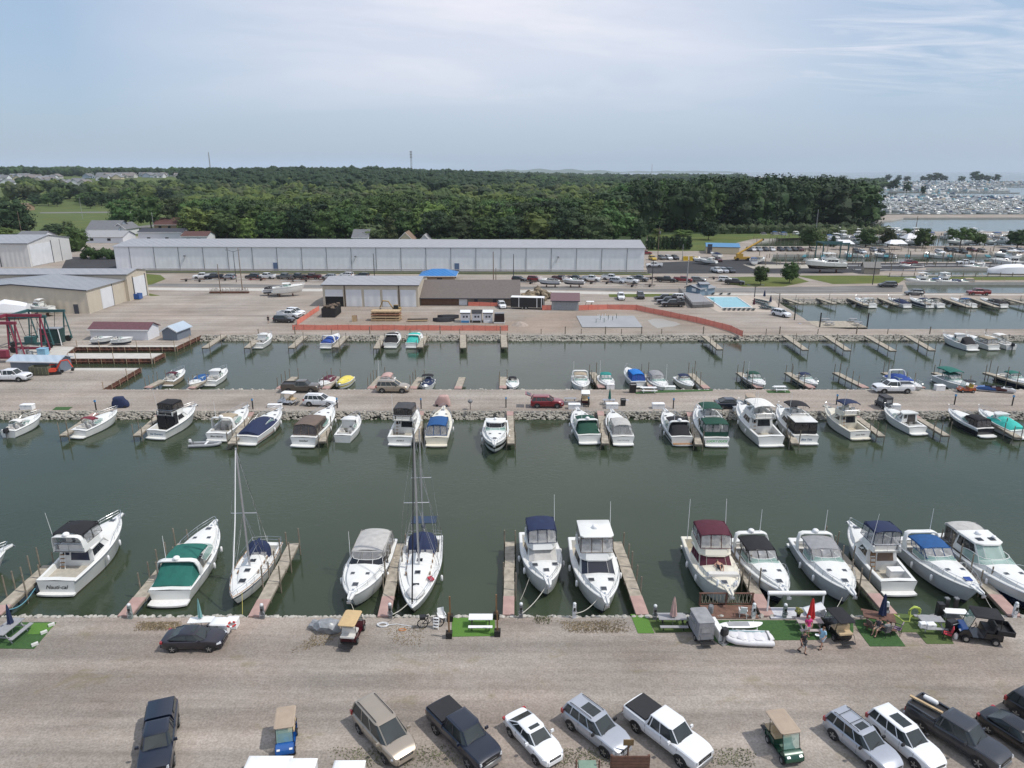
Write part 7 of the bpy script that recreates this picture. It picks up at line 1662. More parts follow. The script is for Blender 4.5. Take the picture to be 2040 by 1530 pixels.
k=Kit();b_=k.part('box_body',[PAINT['black']]);b_.box((0,0,1.3),(2.4,2.0,2.0),taper=.9);k.part('base',[WHITEP]).box((0,0,.2),(2.5,2.1,.25));put(k,'dark_container','dark blue black covered container at the right of the small white sheds','container',995,643,0,None,z=0)
def trailer(label,x,y,ang,m,L=8.0,W=2.4,h=2.4,trim=WHITEP):
 k=Kit();k.part('body',[m],smooth=30).box((0,0,.55+h/2),(L,W,h));k.part('roof',[WHITEP]).box((0,0,.55+h+.05),(L+.04,W+.04,.1))
 for u in(-.25,.3,.44):k.part('trim_strip',[trim]).box((L*u,-W/2-.015,.55+h/2),(.15,.02,h))
 k.part('end_frame',[trim]).box((L/2+.015,0,.55+h/2),(.04,W,h));k.part('rear_door',[BLACKP]).box((L/2+.05,0,.55+h/2),(.04,W*.75,h*.75))
 for x_ in(-.55,.35):
  for sg in(-1,1):w_=k.part('wheel',[TYRE],smooth=40);w_.cyl((x_-.6,sg*(W/2-.15),.4),(x_-.6,sg*(W/2+.08),.4),.4,12);k.part('rim',[RIM],parent=w_).cyl((x_-.6,sg*(W/2+.05),.4),(x_-.6,sg*(W/2+.1),.4),.22,8)
 return put(k,'enclosed_trailer',label,'trailer',x,y,ang,None,z=0)
trailer('black enclosed trailer with silver trim beside the grey wooden shed',1051,615,-8,BLACKP,8.2)
car('suv','white',1000,613,-80,'white car in front of the office by the black trailer','vehicles in the yard',sc=.95)
car('quad','white',577,633,-20,'white pickup behind the dark suv at the orange fence','vehicles in the yard',bed='open')
car('suv','white',590,627,-25,'white suv furthest back of the three at the orange fence','vehicles in the yard')
car('suv','charcoal',567,642,-5,'dark suv nearest of the three at the orange fence','vehicles in the yard')
cart(golf_cart(PAINT['red'],WHITEP),1172,615,175,'red golf cart with white roof at the curving orange fence',None)
car('suv','white',1237,596,-95,'white suv parked below the grass strip left of the pool','vehicles in the yard')
car('suv','black',1276,594,-95,'black suv parked below the grass strip left of the pool','vehicles in the yard')
car('quad','black',1325,600,178,'upper black pickup beside the pool terrace','vehicles in the yard',bed='open')
car('suv','white',1345,597,165,'white car behind the black pickups by the pool terrace','vehicles in the yard')
car('quad','navy',1331,606,178,'middle dark pickup beside the pool terrace','vehicles in the yard',bed='tonneau')
car('quad','black',1340,611,180,'nearest black pickup beside the pool terrace','vehicles in the yard',bed='open')
car('suv','white',1556,630,-60,'white suv standing at the corner of the third canal','vehicles in the yard')
person({},'person in dark clothes standing alone in the yard left of the parked suv',P(535,644),R(-90),C('black',(.015,.015,.018)),C('dark',(.05,.05,.06)))
k=Kit();b_=k.part('shrink_wrap',[mat('shrink_wrap',(.74,.74,.75),.35,var=.04,bump=.4,bscale=1.5)],smooth=35);rings=[]
for u,w_,zt_,zl in((0,1.7,4.6,2.2),(.15,1.9,5.2,2.2),(.45,1.9,6.0,2.3),(.6,1.8,5.2,2.4),(.85,1.1,3.9,2.7),(1,.1,3.5,3.2)):
 x=-6.5+13*u;rings.append([(x,-w_*.6,1.2+u*.8),(x,-w_,zl),(x,-w_*.75,zl+(zt_-zl)*.7),(x,0,zt_),(x,w_*.75,zl+(zt_-zl)*.7),(x,w_,zl),(x,w_*.6,1.2+u*.8)])
b_.loft(rings);h_=k.part('hull_bottom',[mat('green_black_bottom',(.02,.05,.05),.6)],smooth=40);h_.loft([[(x,-w_,1.3),(x,0,.7),(x,w_,1.3)] for x,w_ in((-6.3,1.4),(2,1.3),(5.5,.3))],caps=True)
for x in(-4,0,3.5):
 for sg in(-1,1):k.part('stand',[mat('stand_red',(.3,.05,.03),.6)]).tube([(x-.5,sg*1.9,0),(x,sg*1.2,1.3),(x+.5,sg*1.9,0)],.05,4)
k.emit('wrapped_boat','large boat shrink wrapped in white standing ashore at the left edge','boat',P(12,636),R(192),scale=(.78,)*3)
def ashore(q,name,label,x,y,ang,h=.95,group=None,sc=1):
 b_=q.k.part('keel_block',[WOODD])
 for u in(.2,.6):b_.box((q.X(u),0,-.45-h/2),(.4,.6,h-.2))
 p=P(x,y);p.z=.45+h-.1
 return q.k.emit(name,label,'boat',p,R(ang),group,scale=(sc,)*3)
q=sm(7.2,None,zs=1.0,zb=1.5,anti=mat('pale_bottom',(.30,.40,.38),.6));q.house(.35,.68,.95,1.1,.9,rf=.8,win=((.1,.9,.35,.85),));q.bimini(q.X(.3),q.X(.5),.9,2.9,CV['white'],legs=1.9)
ashore(q,'cabin_boat','white cabin boat standing ashore right of the wrapped boat',79,629,172,.9)
q=sm(8.6,None,zs=1.3,zb=1.9,anti=WHITE);q.house(.3,.62,1.1,1.4,.9,rf=.8,winm=DGLASS);ashore(q,'cabin_cruiser','white cruiser standing ashore beside the trailer lot',577,590,18,.9)
q=sm(6.2,None,cover=CV['black'],hull=SILVERW);ashore(q,'covered_boat','grey boat with black cover left of the white cruiser ashore',549,588,15,.6)
def gantry(label,x,y,ang,m,W=7,L=8,h=7,beam=True):
 k=Kit()
 for sx in(-1,1):
  for sy in(-1,1):
   l=k.part('leg',[m]);l.tube([(sx*L/2-.8,sy*W/2,.6),(sx*L/2,sy*W/2,h)],.16,4);l.tube([(sx*L/2+.8,sy*W/2,.6),(sx*L/2,sy*W/2,h)],.16,4);l.tube([(sx*L/2-.4,sy*W/2,h*.5),(sx*L/2+.4,sy*W/2,h*.5)],.08,4)
   w_=k.part('wheel',[TYRE],smooth=40);w_.cyl((sx*L/2,sy*W/2-.2,.6),(sx*L/2,sy*W/2+.2,.6),.6,12)
 for sy in(-1,1):
  b_=k.part('side_beam',[m]);b_.box((0,sy*W/2,.9),(L+1.6,.35,.45));b_.box((0,sy*W/2,h),(L+.6,.4,.5))
 k.part('cross_beam',[m]).box((-L/2,0,h+.1),(.4,W,.5))
 e_=k.part('engine_box',[m]);e_.box((0,-W/2-.1,1.7),(1.8,.9,1.2))
 for sx in(-.25,.25):
  s_=k.part('sling',[BLACKP]);s_.tube([(sx*L,-W/2,h),(sx*L,-W*.3,2.2),(sx*L,W*.3,2.2),(sx*L,W/2,h)],.06,4)
 return put(k,'boat_lift',label,'boat lift',x,y,ang,'boat lifts on the quay',z=0)
gantry('dark red gantry boat lift at the left edge of the quay',36,712,0,mat('maroon_steel',(.22,.03,.055),.5),7,6.2,7.2)
gantry('dark green gantry boat lift behind the dark red one',84,686,0,mat('teal_steel',(.035,.10,.10),.5),6,7,6.2)
k=Kit();k.part('panel',[mat('dark_green_panel',(.02,.05,.045),.6)]).box((0,0,1.9),(4.0,1.6,2.8));k.part('top',[GROOF2]).box((0,0,3.4),(4.1,1.7,.15))
for sx in(-1,1):k.part('support_post',[WHITEP]).tube([(sx*2.2,-.9,0),(sx*1.9,-.8,3.4)],.1,4)
put(k,'machine_hut','dark green machine hut with pale posts right of the green boat lift','hut',107,687,0,None,z=0)
mb=MB();mb.box((0,0,.6),(1.5,1.2,1.2));mb.box((0,0,1.25),(1.6,1.3,.12));solid(mb,'equipment_box',mat('sky_blue_box',(.22,.42,.56),.6),'light blue box under the dark red boat lift','box',P(87,707))
k=Kit();g=random.Random(3)
for i in range(9):k.part('drum',[GREYP if i%2 else ALU],smooth=40).lathe((g.uniform(-3,3),g.uniform(-1.5,1.5),0),[(.3,0),(.3,.9)],10)
put(k,'drum_cluster','cluster of grey drums under the dark red boat lift','drums',62,706,0,None,z=0)
for x,y,lb in((205,681,'left'),(245,682,'right')):
 q=sm(5.0,None,rail='');q.k.emit('small_boat','small white boat lying '+lb+' in front of the white shed with maroon roof','boat',P(x,y,.5),R(8),'small boats in front of the white shed',scale=(.8,)*3)
def piling(pts,label,top=.0):
 k=Kit();w_=k.part('sheet_piles',[RUST]);i=0
 for a,b in zip(pts[:-1],pts[1:]):
  d=b-a;n=max(1,int(d.length/.55));nn=Vector((-d.y,d.x,0)).normalized()
  ring=[]
  for j in range(n*2+1):
   p=a.lerp(b,j/(n*2))+nn*(.10 if(j//2)%2 else.22);ring.append(p)
  w_.loft([[(p.x,p.y,-2.6) for p in ring],[(p.x,p.y,top+.03) for p in ring]],closed=False)
  wl=k.part('waler',[RUST]);wl.cyl((a.x+nn.x*.26,a.y+nn.y*.26,-.55),(b.x+nn.x*.26,b.y+nn.y*.26,-.55),.09,4)
  m_=max(1,int(d.length/2.3))
  for j in range(m_+1):
   p=a.lerp(b,j/m_)+nn*.32;i+=1
   k.part('guide_post',[RUSTL]).cyl((p.x,p.y,-1.6),(p.x,p.y,.05 if i%3 else 1.3),.065,5)
 return k.emit('quay_wall',label,'quay wall',(0,0,0),0,'rusty sheet pile quay walls')
piling(px((400,667.5),(349,691),(150,691),(133,703.5))[::1][::-1][::-1],'rusty quay wall below the white shed with maroon roof')
piling(px((325,703.5),(303,714.5),(128,714.5)),'rusty quay wall of the middle concrete pier')
piling(px((277,733),(202,776)),'slanting rusty quay wall beside the gravel corner')
k=Kit();g=random.Random(8);s_=k.part('pipe_stub',[WHITEP])
for i in range(16):p=P(1188+2.6*i+g.uniform(-1,1),640+g.uniform(-6,4));k.part('pipe_stub',[WHITEP if i%3 else PAINT['green']]).cyl((p.x,p.y,.1),(p.x,p.y,.9+g.random()*.5),.06,6)
k.emit('pipe_stubs','group of white pipe stubs rising from the concrete slab','pipes',(0,0,0))
mb=MB();g=random.Random(6);c=P(1072,601)
for i in range(60):a=g.random()*2*PI;r=5.0*g.random()**.7;mb.blob((c.x+r*math.cos(a),c.y+4+r*.6*math.sin(a),.3+2.2*(1-r/5)),g.uniform(.5,1.1),jit=.35,rg=g)
tag(mb.build('dirt_mound',mat('rubble_dirt',(.22,.18,.125),.95,var=.45,scale=.8),smooth=20),kind='stuff')
mb=MB();c=P(1036,648);mb.lathe((c.x,c.y,0),[(2.0,0),(1.2,.5),(.3,.85),(.02,.9)],14);tag(mb.build('gravel_heap',ROADG,smooth=40),'small gravel heap right of the dark container','heap')
k=Kit();q_=k.part('stacked_frame',[RUST,BLACKP])
g=random.Random(12)
for i in range(46):x=-5.4+i*.24;q_.tube([(x,0,.1),(x+g.uniform(-.1,.1),.1,.9+g.random()*.7)],.05,4,i%2)
q_.box((0,0,.25),(11,1.0,.3))
put(k,'stand_rack','row of rusty boat stands stored beside the utility poles','boat stands',457,584,0,None,z=0)
k=Kit();d_=k.part('deck',[DOCKW]);a,b=P(1628,652.5,-.3),P(1738,653,-.3);W=(b-a).length;c,=px((1625,640),);D=P(1725,640,-.3).y-a.y
d_.box((W/2-.4,D/2,0),(W-1,D,.14));k.part('float',[BLACKP]).box((W/2-.4,D/2,-.45),(W-1.2,D-.2,.7))
for x,y in((.6,.2),(W-1,.2),(-2.5,D)):k.part('pile',[BLACKP]).cyl((x,y,-2),(x,y,3.3),.14,6)
k.part('gangway',[ALU,RUST]).box((-1.5,D*.4,.15),(3.2,1.1,.1),ry=.1)
k.emit('floating_dock','floating dock with four grey picnic tables in the third canal','dock',a,0)
for i,(x,y) in enumerate(((1644,641),(1652,648),(1699,641),(1709,648))):put(table(GREYT),'picnic_table',['back left','front left','back right','front right'][i]+' picnic table on the floating dock','picnic table',x,y,0,'picnic tables on the floating dock',z=-.22)
LD=['nearest the pool','second from the pool','left of the first white cruiser','left of the second white cruiser','with the long low boat','left of the blue topped boat','left of the black topped boat','at the right edge']
for(s,e),lb in zip((((1563,594),(1597,605)),((1630,594),(1663,605)),((1692,594),(1726,608)),((1753,594),(1786,607)),((1820,594),(1850,606)),((1880,594),(1932,612)),((1938,594),(1987,612)),((2006,595),(2048,606))),LD):
 dock(s,e,1.3,'finger dock of the third canal '+lb,'finger docks of the third canal',0,[(.95,1),(.95,-1),(.5,1)],ph=1.6,z=.2)
G5='boats on the third canal'
for i,(x,can,kw) in enumerate(((1738,CV['white'],dict(kind='open',arch=True)),(1807,CV['navy'],dict(cover=CV['navy'])),(1852,CV['navy'],dict(stripe=NAVYH,sz=(.3,.8))),(1874,CV['black'],dict()),(1938,CV['blue'],dict(extra=True)),(2000,CV['black'],dict(cover=CV['black'],stripe=NAVYH,sz=(.4,.8))))):
 q=sm(7.6,can if 'cover' not in kw else None,zs=1.0,zb=1.5,**kw)
 q.at_stern((x,614),98+i,K_,['first white cruiser on the third canal, nearest the floating dock','white cruiser with low navy cover on the third canal','navy striped boat on the third canal','white boat with black hoop top right of the navy striped boat','white boat with mid blue top on the third canal','dark boat with black cover at the right of the third canal'][i],G5)
GL='vehicles in the trailer lot'
LOT=[('quad','white',404,555,195,'white pickup leftmost in the trailer lot'),('quad','navy',427,556,190,'dark blue pickup second from the left in the trailer lot'),('suv','silver',456,556,165,'silver suv left of the street lamp'),('suv','charcoal',503,555,170,'dark grey suv right of the two utility poles'),('quad','white',532,555,165,'small white pickup behind the red trailer'),('quad','grey',568,556,160,'grey pickup left of the charcoal one behind the white cruiser ashore'),('quad','charcoal',594,556,160,'charcoal pickup behind the white cruiser ashore'),('quad','maroon',622,556,165,'dark maroon pickup left of the garage roof'),('suv','silver',655,556,165,'silver suv at the left end of the garage roof'),('suv','white',690,552,165,'white suv showing above the garage roof'),('suv','charcoal',721,553,165,'dark suv showing above the garage roof'),('suv','black',1035,561,-25,'black suv at the corner of the brown roof'),('suv','red',1066,560,-20,'dark red suv right of the brown roof'),('quad','maroon',1118,560,-25,'dark maroon pickup behind the covered boat trailer'),('quad','charcoal',1146,560,-25,'dark pickup behind the aluminium boat trailer'),('quad','white',1178,560,-25,'white pickup in the middle of the right half of the trailer lot'),('quad','white',1217,558,-25,'white pickup overlapping the pale suv in the trailer lot'),('suv','silver',1229,564,-25,'pale suv in front of the white pickup in the trailer lot'),('quad','white',1254,564,-30,'white pickup left of the grey one near the lamp post'),('quad','grey',1273,560,-30,'grey pickup near the black lamp post'),('quad','black',1327,562,-15,'black pickup left of the bright red one'),('quad','red',1360,562,-15,'bright red pickup near the grey pole'),('suv','grey',1391,562,-15,'blue grey suv right of the bright red pickup'),('suv','white',1446,561,-20,'white suv with black roof rails left of the dark pickup by the grass island'),('quad','black',1463,567,-15,'dark pickup with open bed at the grass island')]
for kd,c,x,y,a,lb in LOT:
 car(kd,c,x,y,a,lb,GL,flat=True,**({'bed':'open'}if kd=='quad' else{}))
car('suv','red',1287,507,0,'red car at the right end of the long white building',GL,flat=True)
car('quad','white',1303,532,178,'white pickup crossing the dark asphalt lot',GL,flat=True,bed='open')
for kd,c,x,y,lb in(('quad','white',1428,543,'white truck on the dark asphalt lot'),('suv','silver',1442,543,'silver car between white truck and dark car on the asphalt'),('suv','charcoal',1455,543,'dark car right of the silver one on the asphalt'),('suv','yellow',1300,518,'yellow and black vehicle by the building corner'),('suv','grey',1318,517,'dark green grey suv by the grey pole'),('suv','white',1332,517,'white suv between two dark ones beyond the asphalt'),('suv','charcoal',1345,517,'dark suv right of the white one beyond the asphalt'),('suv','maroon',1430,521,'red vehicle beside the wrapped white boat'),('van','charcoal',1767,572,'dark minivan on the road at the right'),('suv','grey',1820,588,'grey suv between the third and fourth canals'),('quad','red',1948,588,'red pickup between the third and fourth canals'),('quad','red',1809,528,'red pickup on the concrete pier'),('quad','white',1922,527,'white pickup on the concrete pier')):
 car(kd,c,x,y,-80 if x<1500 else 175,lb,GL,flat=True,**({'bed':'open'}if kd=='quad' else{}))
g=random.Random(21);ci=0
cols=['black','white','silver','charcoal','white','navy','grey','black','maroon','tan']
cn={'black':'black','white':'white','silver':'silver','charcoal':'dark grey','navy':'dark blue','grey':'grey','maroon':'dark red','tan':'beige'}
for x in(1492,1499,1512,1525,1538,1555,1569,1582,1594,1618,1705,1718,1741,1756,1872,1889,1905,1919,1936,1957,2002,2018,2034):
 c=cols[ci%10];car('suv',c,x,500+(x>1700)*(1+(ci%3)*2),-90+g.uniform(-8,8),cn[c]+' car in the row along the teal docks','cars parked along the teal docks',flat=True);ci+=1
def small_trailer(boat=None):
 k=Kit();f=k.part('frame',[mat('galvanised',(.25,.26,.27),.5,.5)]);f.tube([(-2.5,-.6,.45),(1.2,-.6,.45),(3.0,0,.45),(1.2,.6,.45),(-2.5,.6,.45)],.06,4)
 for x in(-2.2,-.8,.6):f.cyl((x,-.6,.45),(x,.6,.45),.05,4)
 for sg in(-1,1):k.part('wheel',[TYRE]).cyl((-1,sg*.7,.32),(-1,sg*.9,.32),.32,10);k.part('fender_plate',[BLACKP]).box((-1,sg*.8,.68),(.9,.25,.05))
 k.part('bunk',[WOODD]).box((-1,.3,.6),(3.2,.12,.12));k.part('bunk',[WOODD]).box((-1,-.3,.6),(3.2,.12,.12));return k
ST=small_trailer()
for x,y,a in((378,560,20),(405,561,20),(442,559,200),(493,558,200),(577,561,200),(603,561,200),(640,561,200),(1052,565,160),(1172,565,160),(1203,565,160),(1253,571,160),(1288,571,160),(1290,556,170),(1300,556,170),(1415,556,170)):
 ST.emit_flat('boat_trailer','empty galvanised boat trailer standing in the trailer lot','trailer',P(x,y),R(a),'empty boat trailers')
SR=small_trailer();SR.emit_flat('boat_trailer','red boat trailer below the small white pickup','trailer',P(514,559),R(190),None,{mat('galvanised',(1,1,1)):PAINT['red']})
q=sm(6.4,None,hull=ALU,deck=SILVERW);ashore(q,'aluminium_boat','aluminium fishing boat on a trailer right of the brown roof',1141,572,178,.8)
q=sm(6.4,None,cover=CV['dgrey'],hull=SILVERW);ashore(q,'covered_boat','boat under dark grey cover on a trailer left of the aluminium boat',1093,572,178,.8)
def pole(label,x,y,ytop,m,arms=0,lamp=0,r=.14,name='utility_pole',cat='pole',group='poles and lamp posts'):
 p=P(x,y);h=ztop(p,ytop);k=Kit();k.part('pole_shaft',[m],smooth=40).cyl((0,0,0),(0,0,h),r,8,r2=r*.65)
 if arms:k.part('cross_arm',[m]).box((0,0,h-.8),(2.4,.12,.14));k.part('transformer',[GREYP],smooth=40).cyl((.35,0,h-2.6),(.35,0,h-1.6),.28,8)
 for s in range(lamp):
  sg=-1 if s==0 else 1;a=k.part('lamp_arm',[m]);a.tube([(0,0,h-.3),(sg*1.6,0,h+.3)],.05,4);k.part('lamp_head',[GREYP],parent=a).box((sg*1.9,0,h+.3),(.8,.3,.14))
 return k.emit(name,label,cat,p,0,group)
GPOLE=mat('grey_pole',(.30,.30,.30),.6);WPOLE=mat('wood_pole',(.17,.12,.085),.85);DPOLE=mat('dark_pole',(.035,.035,.04),.5)
pole('double headed street lamp above the trailer lot',471,562,500,DPOLE,lamp=2,r=.12,name='street_lamp',cat='street lamp')
pole('tall brown utility pole beside the double headed lamp',483,578,494,WPOLE)
pole('short dark pole at the rusty boat stands',440,586,526,WPOLE)
pole('dark pole rising above the garage roof in front of the long white building',746,551,505,DPOLE)
pole('brown utility pole with box left of the slim dark one',983,558,501,WPOLE,r=.16)
pole('slim dark pole above the brown roof',1023,557,506,DPOLE)
pole('short pole right beside the utility pole with box',988,558,534,WPOLE)
pole('grey pole beside the pool house',1290,568,510,GPOLE,r=.2) if 0 else pole('pale grey pole rising beside the pool house',1368,568,521,GPOLE,r=.2)
pole('black lamp post near the grey pickup in the lot',1299,565,519,DPOLE,lamp=1,name='street_lamp',cat='street lamp')
pole('tall wooden pole at the end of the long white building',1310,519,452,WPOLE,arms=1)
pole('grey pole right of the tall wooden one',1359,519,487,GPOLE)
pole('dark lamp post on the grass strip at the right',1738,567,512,DPOLE,lamp=1,name='street_lamp',cat='street lamp')
pole('dark lamp post between the two round trees',1577,560,511,DPOLE,name='street_lamp',cat='street lamp')
pole('black lamp post at the corner of the third canal',1551,612,584,DPOLE,lamp=1,name='street_lamp',cat='street lamp')
pole('black lamp post beside the pool umbrellas',1503,592,570,DPOLE,lamp=2,name='street_lamp',cat='street lamp')
pole('pale wooden pole in front of the trees left of the middle',848,482,424,GPOLE)
pole('pale pole in front of the trees with white box',682,482,455,GPOLE,arms=1)
pole('grey pole in front of the round tree left',310,480,423,GPOLE)
pole('pale pole in the field left of the round tree',165,436,393,GPOLE)
pole('wooden pole behind the white building at the left edge',46,480,421,WPOLE)
pole('tall pole at the edge of the dark wood',1623,480,417,GPOLE,r=.2)
pole('leaning bare pole at the open water',1823,466,430,WPOLE,r=.2)
pole('slender pole near the open water left of the leaning one',1750,466,445,WPOLE)
def mast(label,x,Y,z0,ytop,yb,w=2.0,cr=False):
 p=atY(x,Y);h=ztop(p,ytop);k=Kit();f=k.part('lattice',[mat('mast_steel',(.28,.27,.28),.6)])
 for s in((-1,-1),(1,-1),(1,1),(-1,1)):f.cyl((s[0]*w,s[1]*w,0),(s[0]*w*.5,s[1]*w*.5,h),.38,4)
 n=12
 for i in range(n):a,b=h*i/n,h*(i+1)/n;f.cyl((-w,-w,a),(w*.8,w*.8,b),.22,3);f.cyl((w,-w,a),(-w*.8,w*.8,b),.22,3)
 if cr:
  for zz in(.98,.90,.82):c_=k.part('antenna_panel',[mat('panel_grey',(.35,.35,.36),.6)]);c_.box((0,0,h*zz),(w*3.0,w*2,3))
 return k.emit('radio_mast',label,'mast',p,0,'radio masts on the horizon')
mast('tall radio mast with panels rising over the wood left of the middle',821,1900,0,301,335,2.0,True)
mast('thin radio mast rising over the wood at the left',422,2400,0,303,334,1.4)
mast('small thin mast on the horizon right of the middle',1298,5200,0,327,341,1.6)
def leafmat(key,col,var=.35):
 m=bpy.data.materials.new(key);m.use_nodes=True;nt=m.node_tree;N=nt.nodes;L=nt.links;b=N['Principled BSDF'];b.inputs['Roughness'].default_value=.75;b.inputs['Specular IOR Level'].default_value=.25
 g=N.new('ShaderNodeNewGeometry');n=N.new('ShaderNodeTexNoise');n.inputs['Scale'].default_value=.22;n.inputs['Detail'].default_value=6;n.inputs['Roughness'].default_value=.7;L.new(g.outputs['Position'],n.inputs['Vector'])
 r=N.new('ShaderNodeValToRGB');r.color_ramp.elements[0].position=.34;r.color_ramp.elements[1].position=.66
 r.color_ramp.elements[0].color=tuple(c*(1-var) for c in col)+(1,);r.color_ramp.elements[1].color=(col[0]*(1+var*1.2),col[1]*(1+var),col[2]*(1+var*.6),1)
 L.new(n.outputs['Fac'],r.inputs['Fac'])
 oi=N.new('ShaderNodeObjectInfo');hs=N.new('ShaderNodeHueSaturation')
 mp=N.new('ShaderNodeMapRange');mp.inputs[3].default_value=.488;mp.inputs[4].default_value=.522;L.new(oi.outputs['Random'],mp.inputs[0]);L.new(mp.outputs[0],hs.inputs['Hue'])
 m2=N.new('ShaderNodeMath');m2.operation='MULTIPLY';m2.inputs[1].default_value=7.31;L.new(oi.outputs['Random'],m2.inputs[0]);m3=N.new('ShaderNodeMath');m3.operation='FRACT';L.new(m2.outputs[0],m3.inputs[0])
 mv=N.new('ShaderNodeMapRange');mv.inputs[3].default_value=.62;mv.inputs[4].default_value=1.38;L.new(m3.outputs[0],mv.inputs[0]);L.new(mv.outputs[0],hs.inputs['Value']);hs.inputs['Saturation'].default_value=1.0
 L.new(r.outputs['Color'],hs.inputs['Color']);L.new(hs.outputs['Color'],b.inputs['Base Color']);MATS[key]=m;return m
LF=leafmat('leaves_mid',(.047,.085,.026),.4);LFD=leafmat('leaves_dark',(.025,.047,.020),.38);LFY=leafmat('leaves_yellow',(.080,.120,.032),.4);LFO=leafmat('leaves_olive',(.054,.075,.033),.4)
BARK=mat('bark',(.09,.07,.055),.9,var=.3)
def crown_mb(mb,seed,H_=1.0,form='broad',clumps=46,leaves=34,ls=.052,cf=1.0):
 """crown inside a unit box: radius about .5, height about 1; many leaf faces in clumps"""
 g=random.Random(seed);cs=[]
 for i in range(clumps):
  for _ in range(30):
   u=g.random()
   a=g.uniform(0,2*PI)
   if form=='broad':z=.20+.74*u;rm=.47*math.sin(PI*min(1,(z-.06)/.96))**.5
   elif form=='tall':z=.02+.90*u;rm=.40*math.sin(PI*min(1,(z+.25)/1.28))**.5
   elif form=='cone':z=.05+.93*u;rm=.34*(1-z)**.8+.02
   elif form=='round':z=.24+.66*u;rm=.42*max(0,1-((z-.58)/.42)**2)**.5
   elif form=='flat':z=.45+.5*u;rm=.62*math.sin(PI*min(1,(z-.36)/.66))**.5
   else:z=.0+.9*u;rm=.42
   r=rm*g.random()**.38
   if rm>.03:break
  cs.append((r*math.cos(a),r*math.sin(a),z,r/max(.05,rm)))
 if form in('broad','round','tall'):mb.blob((0,0,.56 if form!='tall' else.45),(.29,.29,.27 if form!='tall' else.40),jit=.25,sub=2,rg=g)
 for cx,cy,cz,e in cs:
  cr=g.uniform(.09,.15)*(1 if form!='cone' else.6)*cf
  mb.blob((cx*.92,cy*.92,cz-.01),(cr*.66,cr*.66,cr*.56),jit=.35,rg=g)
  for j in range(leaves):
   th=g.uniform(0,2*PI);ph=math.acos(g.uniform(-.75,1));d=Vector((math.sin(ph)*math.cos(th),math.sin(ph)*math.sin(th),math.cos(ph)*.8))
   c=Vector((cx,cy,cz))+d*cr*g.uniform(.75,1.35);s=ls*g.uniform(.5,1.25)
   n=(d+Vector((g.uniform(-.8,.8),g.uniform(-.8,.8),g.uniform(-.3,.8)))).normalized();u_=n.cross(Vector((g.uniform(-1,1),g.uniform(-1,1),.3))).normalized();v_=n.cross(u_)
   mb.quad(c-u_*s*.5,c-v_*s*.35,c+u_*s*.5,c+v_*s*.35)
def trunk_mb(mb,seed,form):
 g=random.Random(seed);h={'broad':.5,'tall':.6,'cone':.9,'round':.45,'flat':.6}.get(form,.4)
 mb.tube([(0,0,-.02),(g.uniform(-.01,.01),0,h*.5),(g.uniform(-.02,.02),g.uniform(-.02,.02),h)],.026,6,r2=.012)
 for i in range(5):
  a=i*1.3+g.random();z0=h*g.uniform(.35,.8);mb.tube([(0,0,z0),(.14*math.cos(a),.14*math.sin(a),z0+.14),(.26*math.cos(a),.26*math.sin(a),z0+.26)],.011,4,r2=.004)
TV={}
def treekit(form,seed,lm,lod=0):
 key=(form,seed,lm.name,lod)
 if key not in TV:
  k=Kit();c=k.part('crown',[lm]);crown_mb(c,seed,1,form,*((62,34,.048) if lod==0 else(38,34,.058,1.2)));t=k.part('trunk',[BARK]);trunk_mb(t,seed,form);TV[key]=k
 return TV[key]
def tree(x,yb,yt,wpx,form,lm,label,name='broadleaf_tree',group=None,seed=None,flat=False,cat='tree',p=None):
 p=p or P(x,yb);h=ztop(p,yt) if yt else None
 d=p.y*.958+H*.287;w_=wpx/(FPX/d)
 seed=(hash((round(x),round(yb)))%3+1) if seed is None else seed
 k=treekit(form,seed,lm,1 if flat else 0);f={'broad':1.0,'tall':.8,'cone':.68,'round':.92,'flat':1.2}.get(form,.85)
 return(k.emit_flat if flat else k.emit)(name,label,cat,p,rnd.uniform(0,6),group,scale=(w_/f,w_/f,h))
GTR='trees behind the long white building'
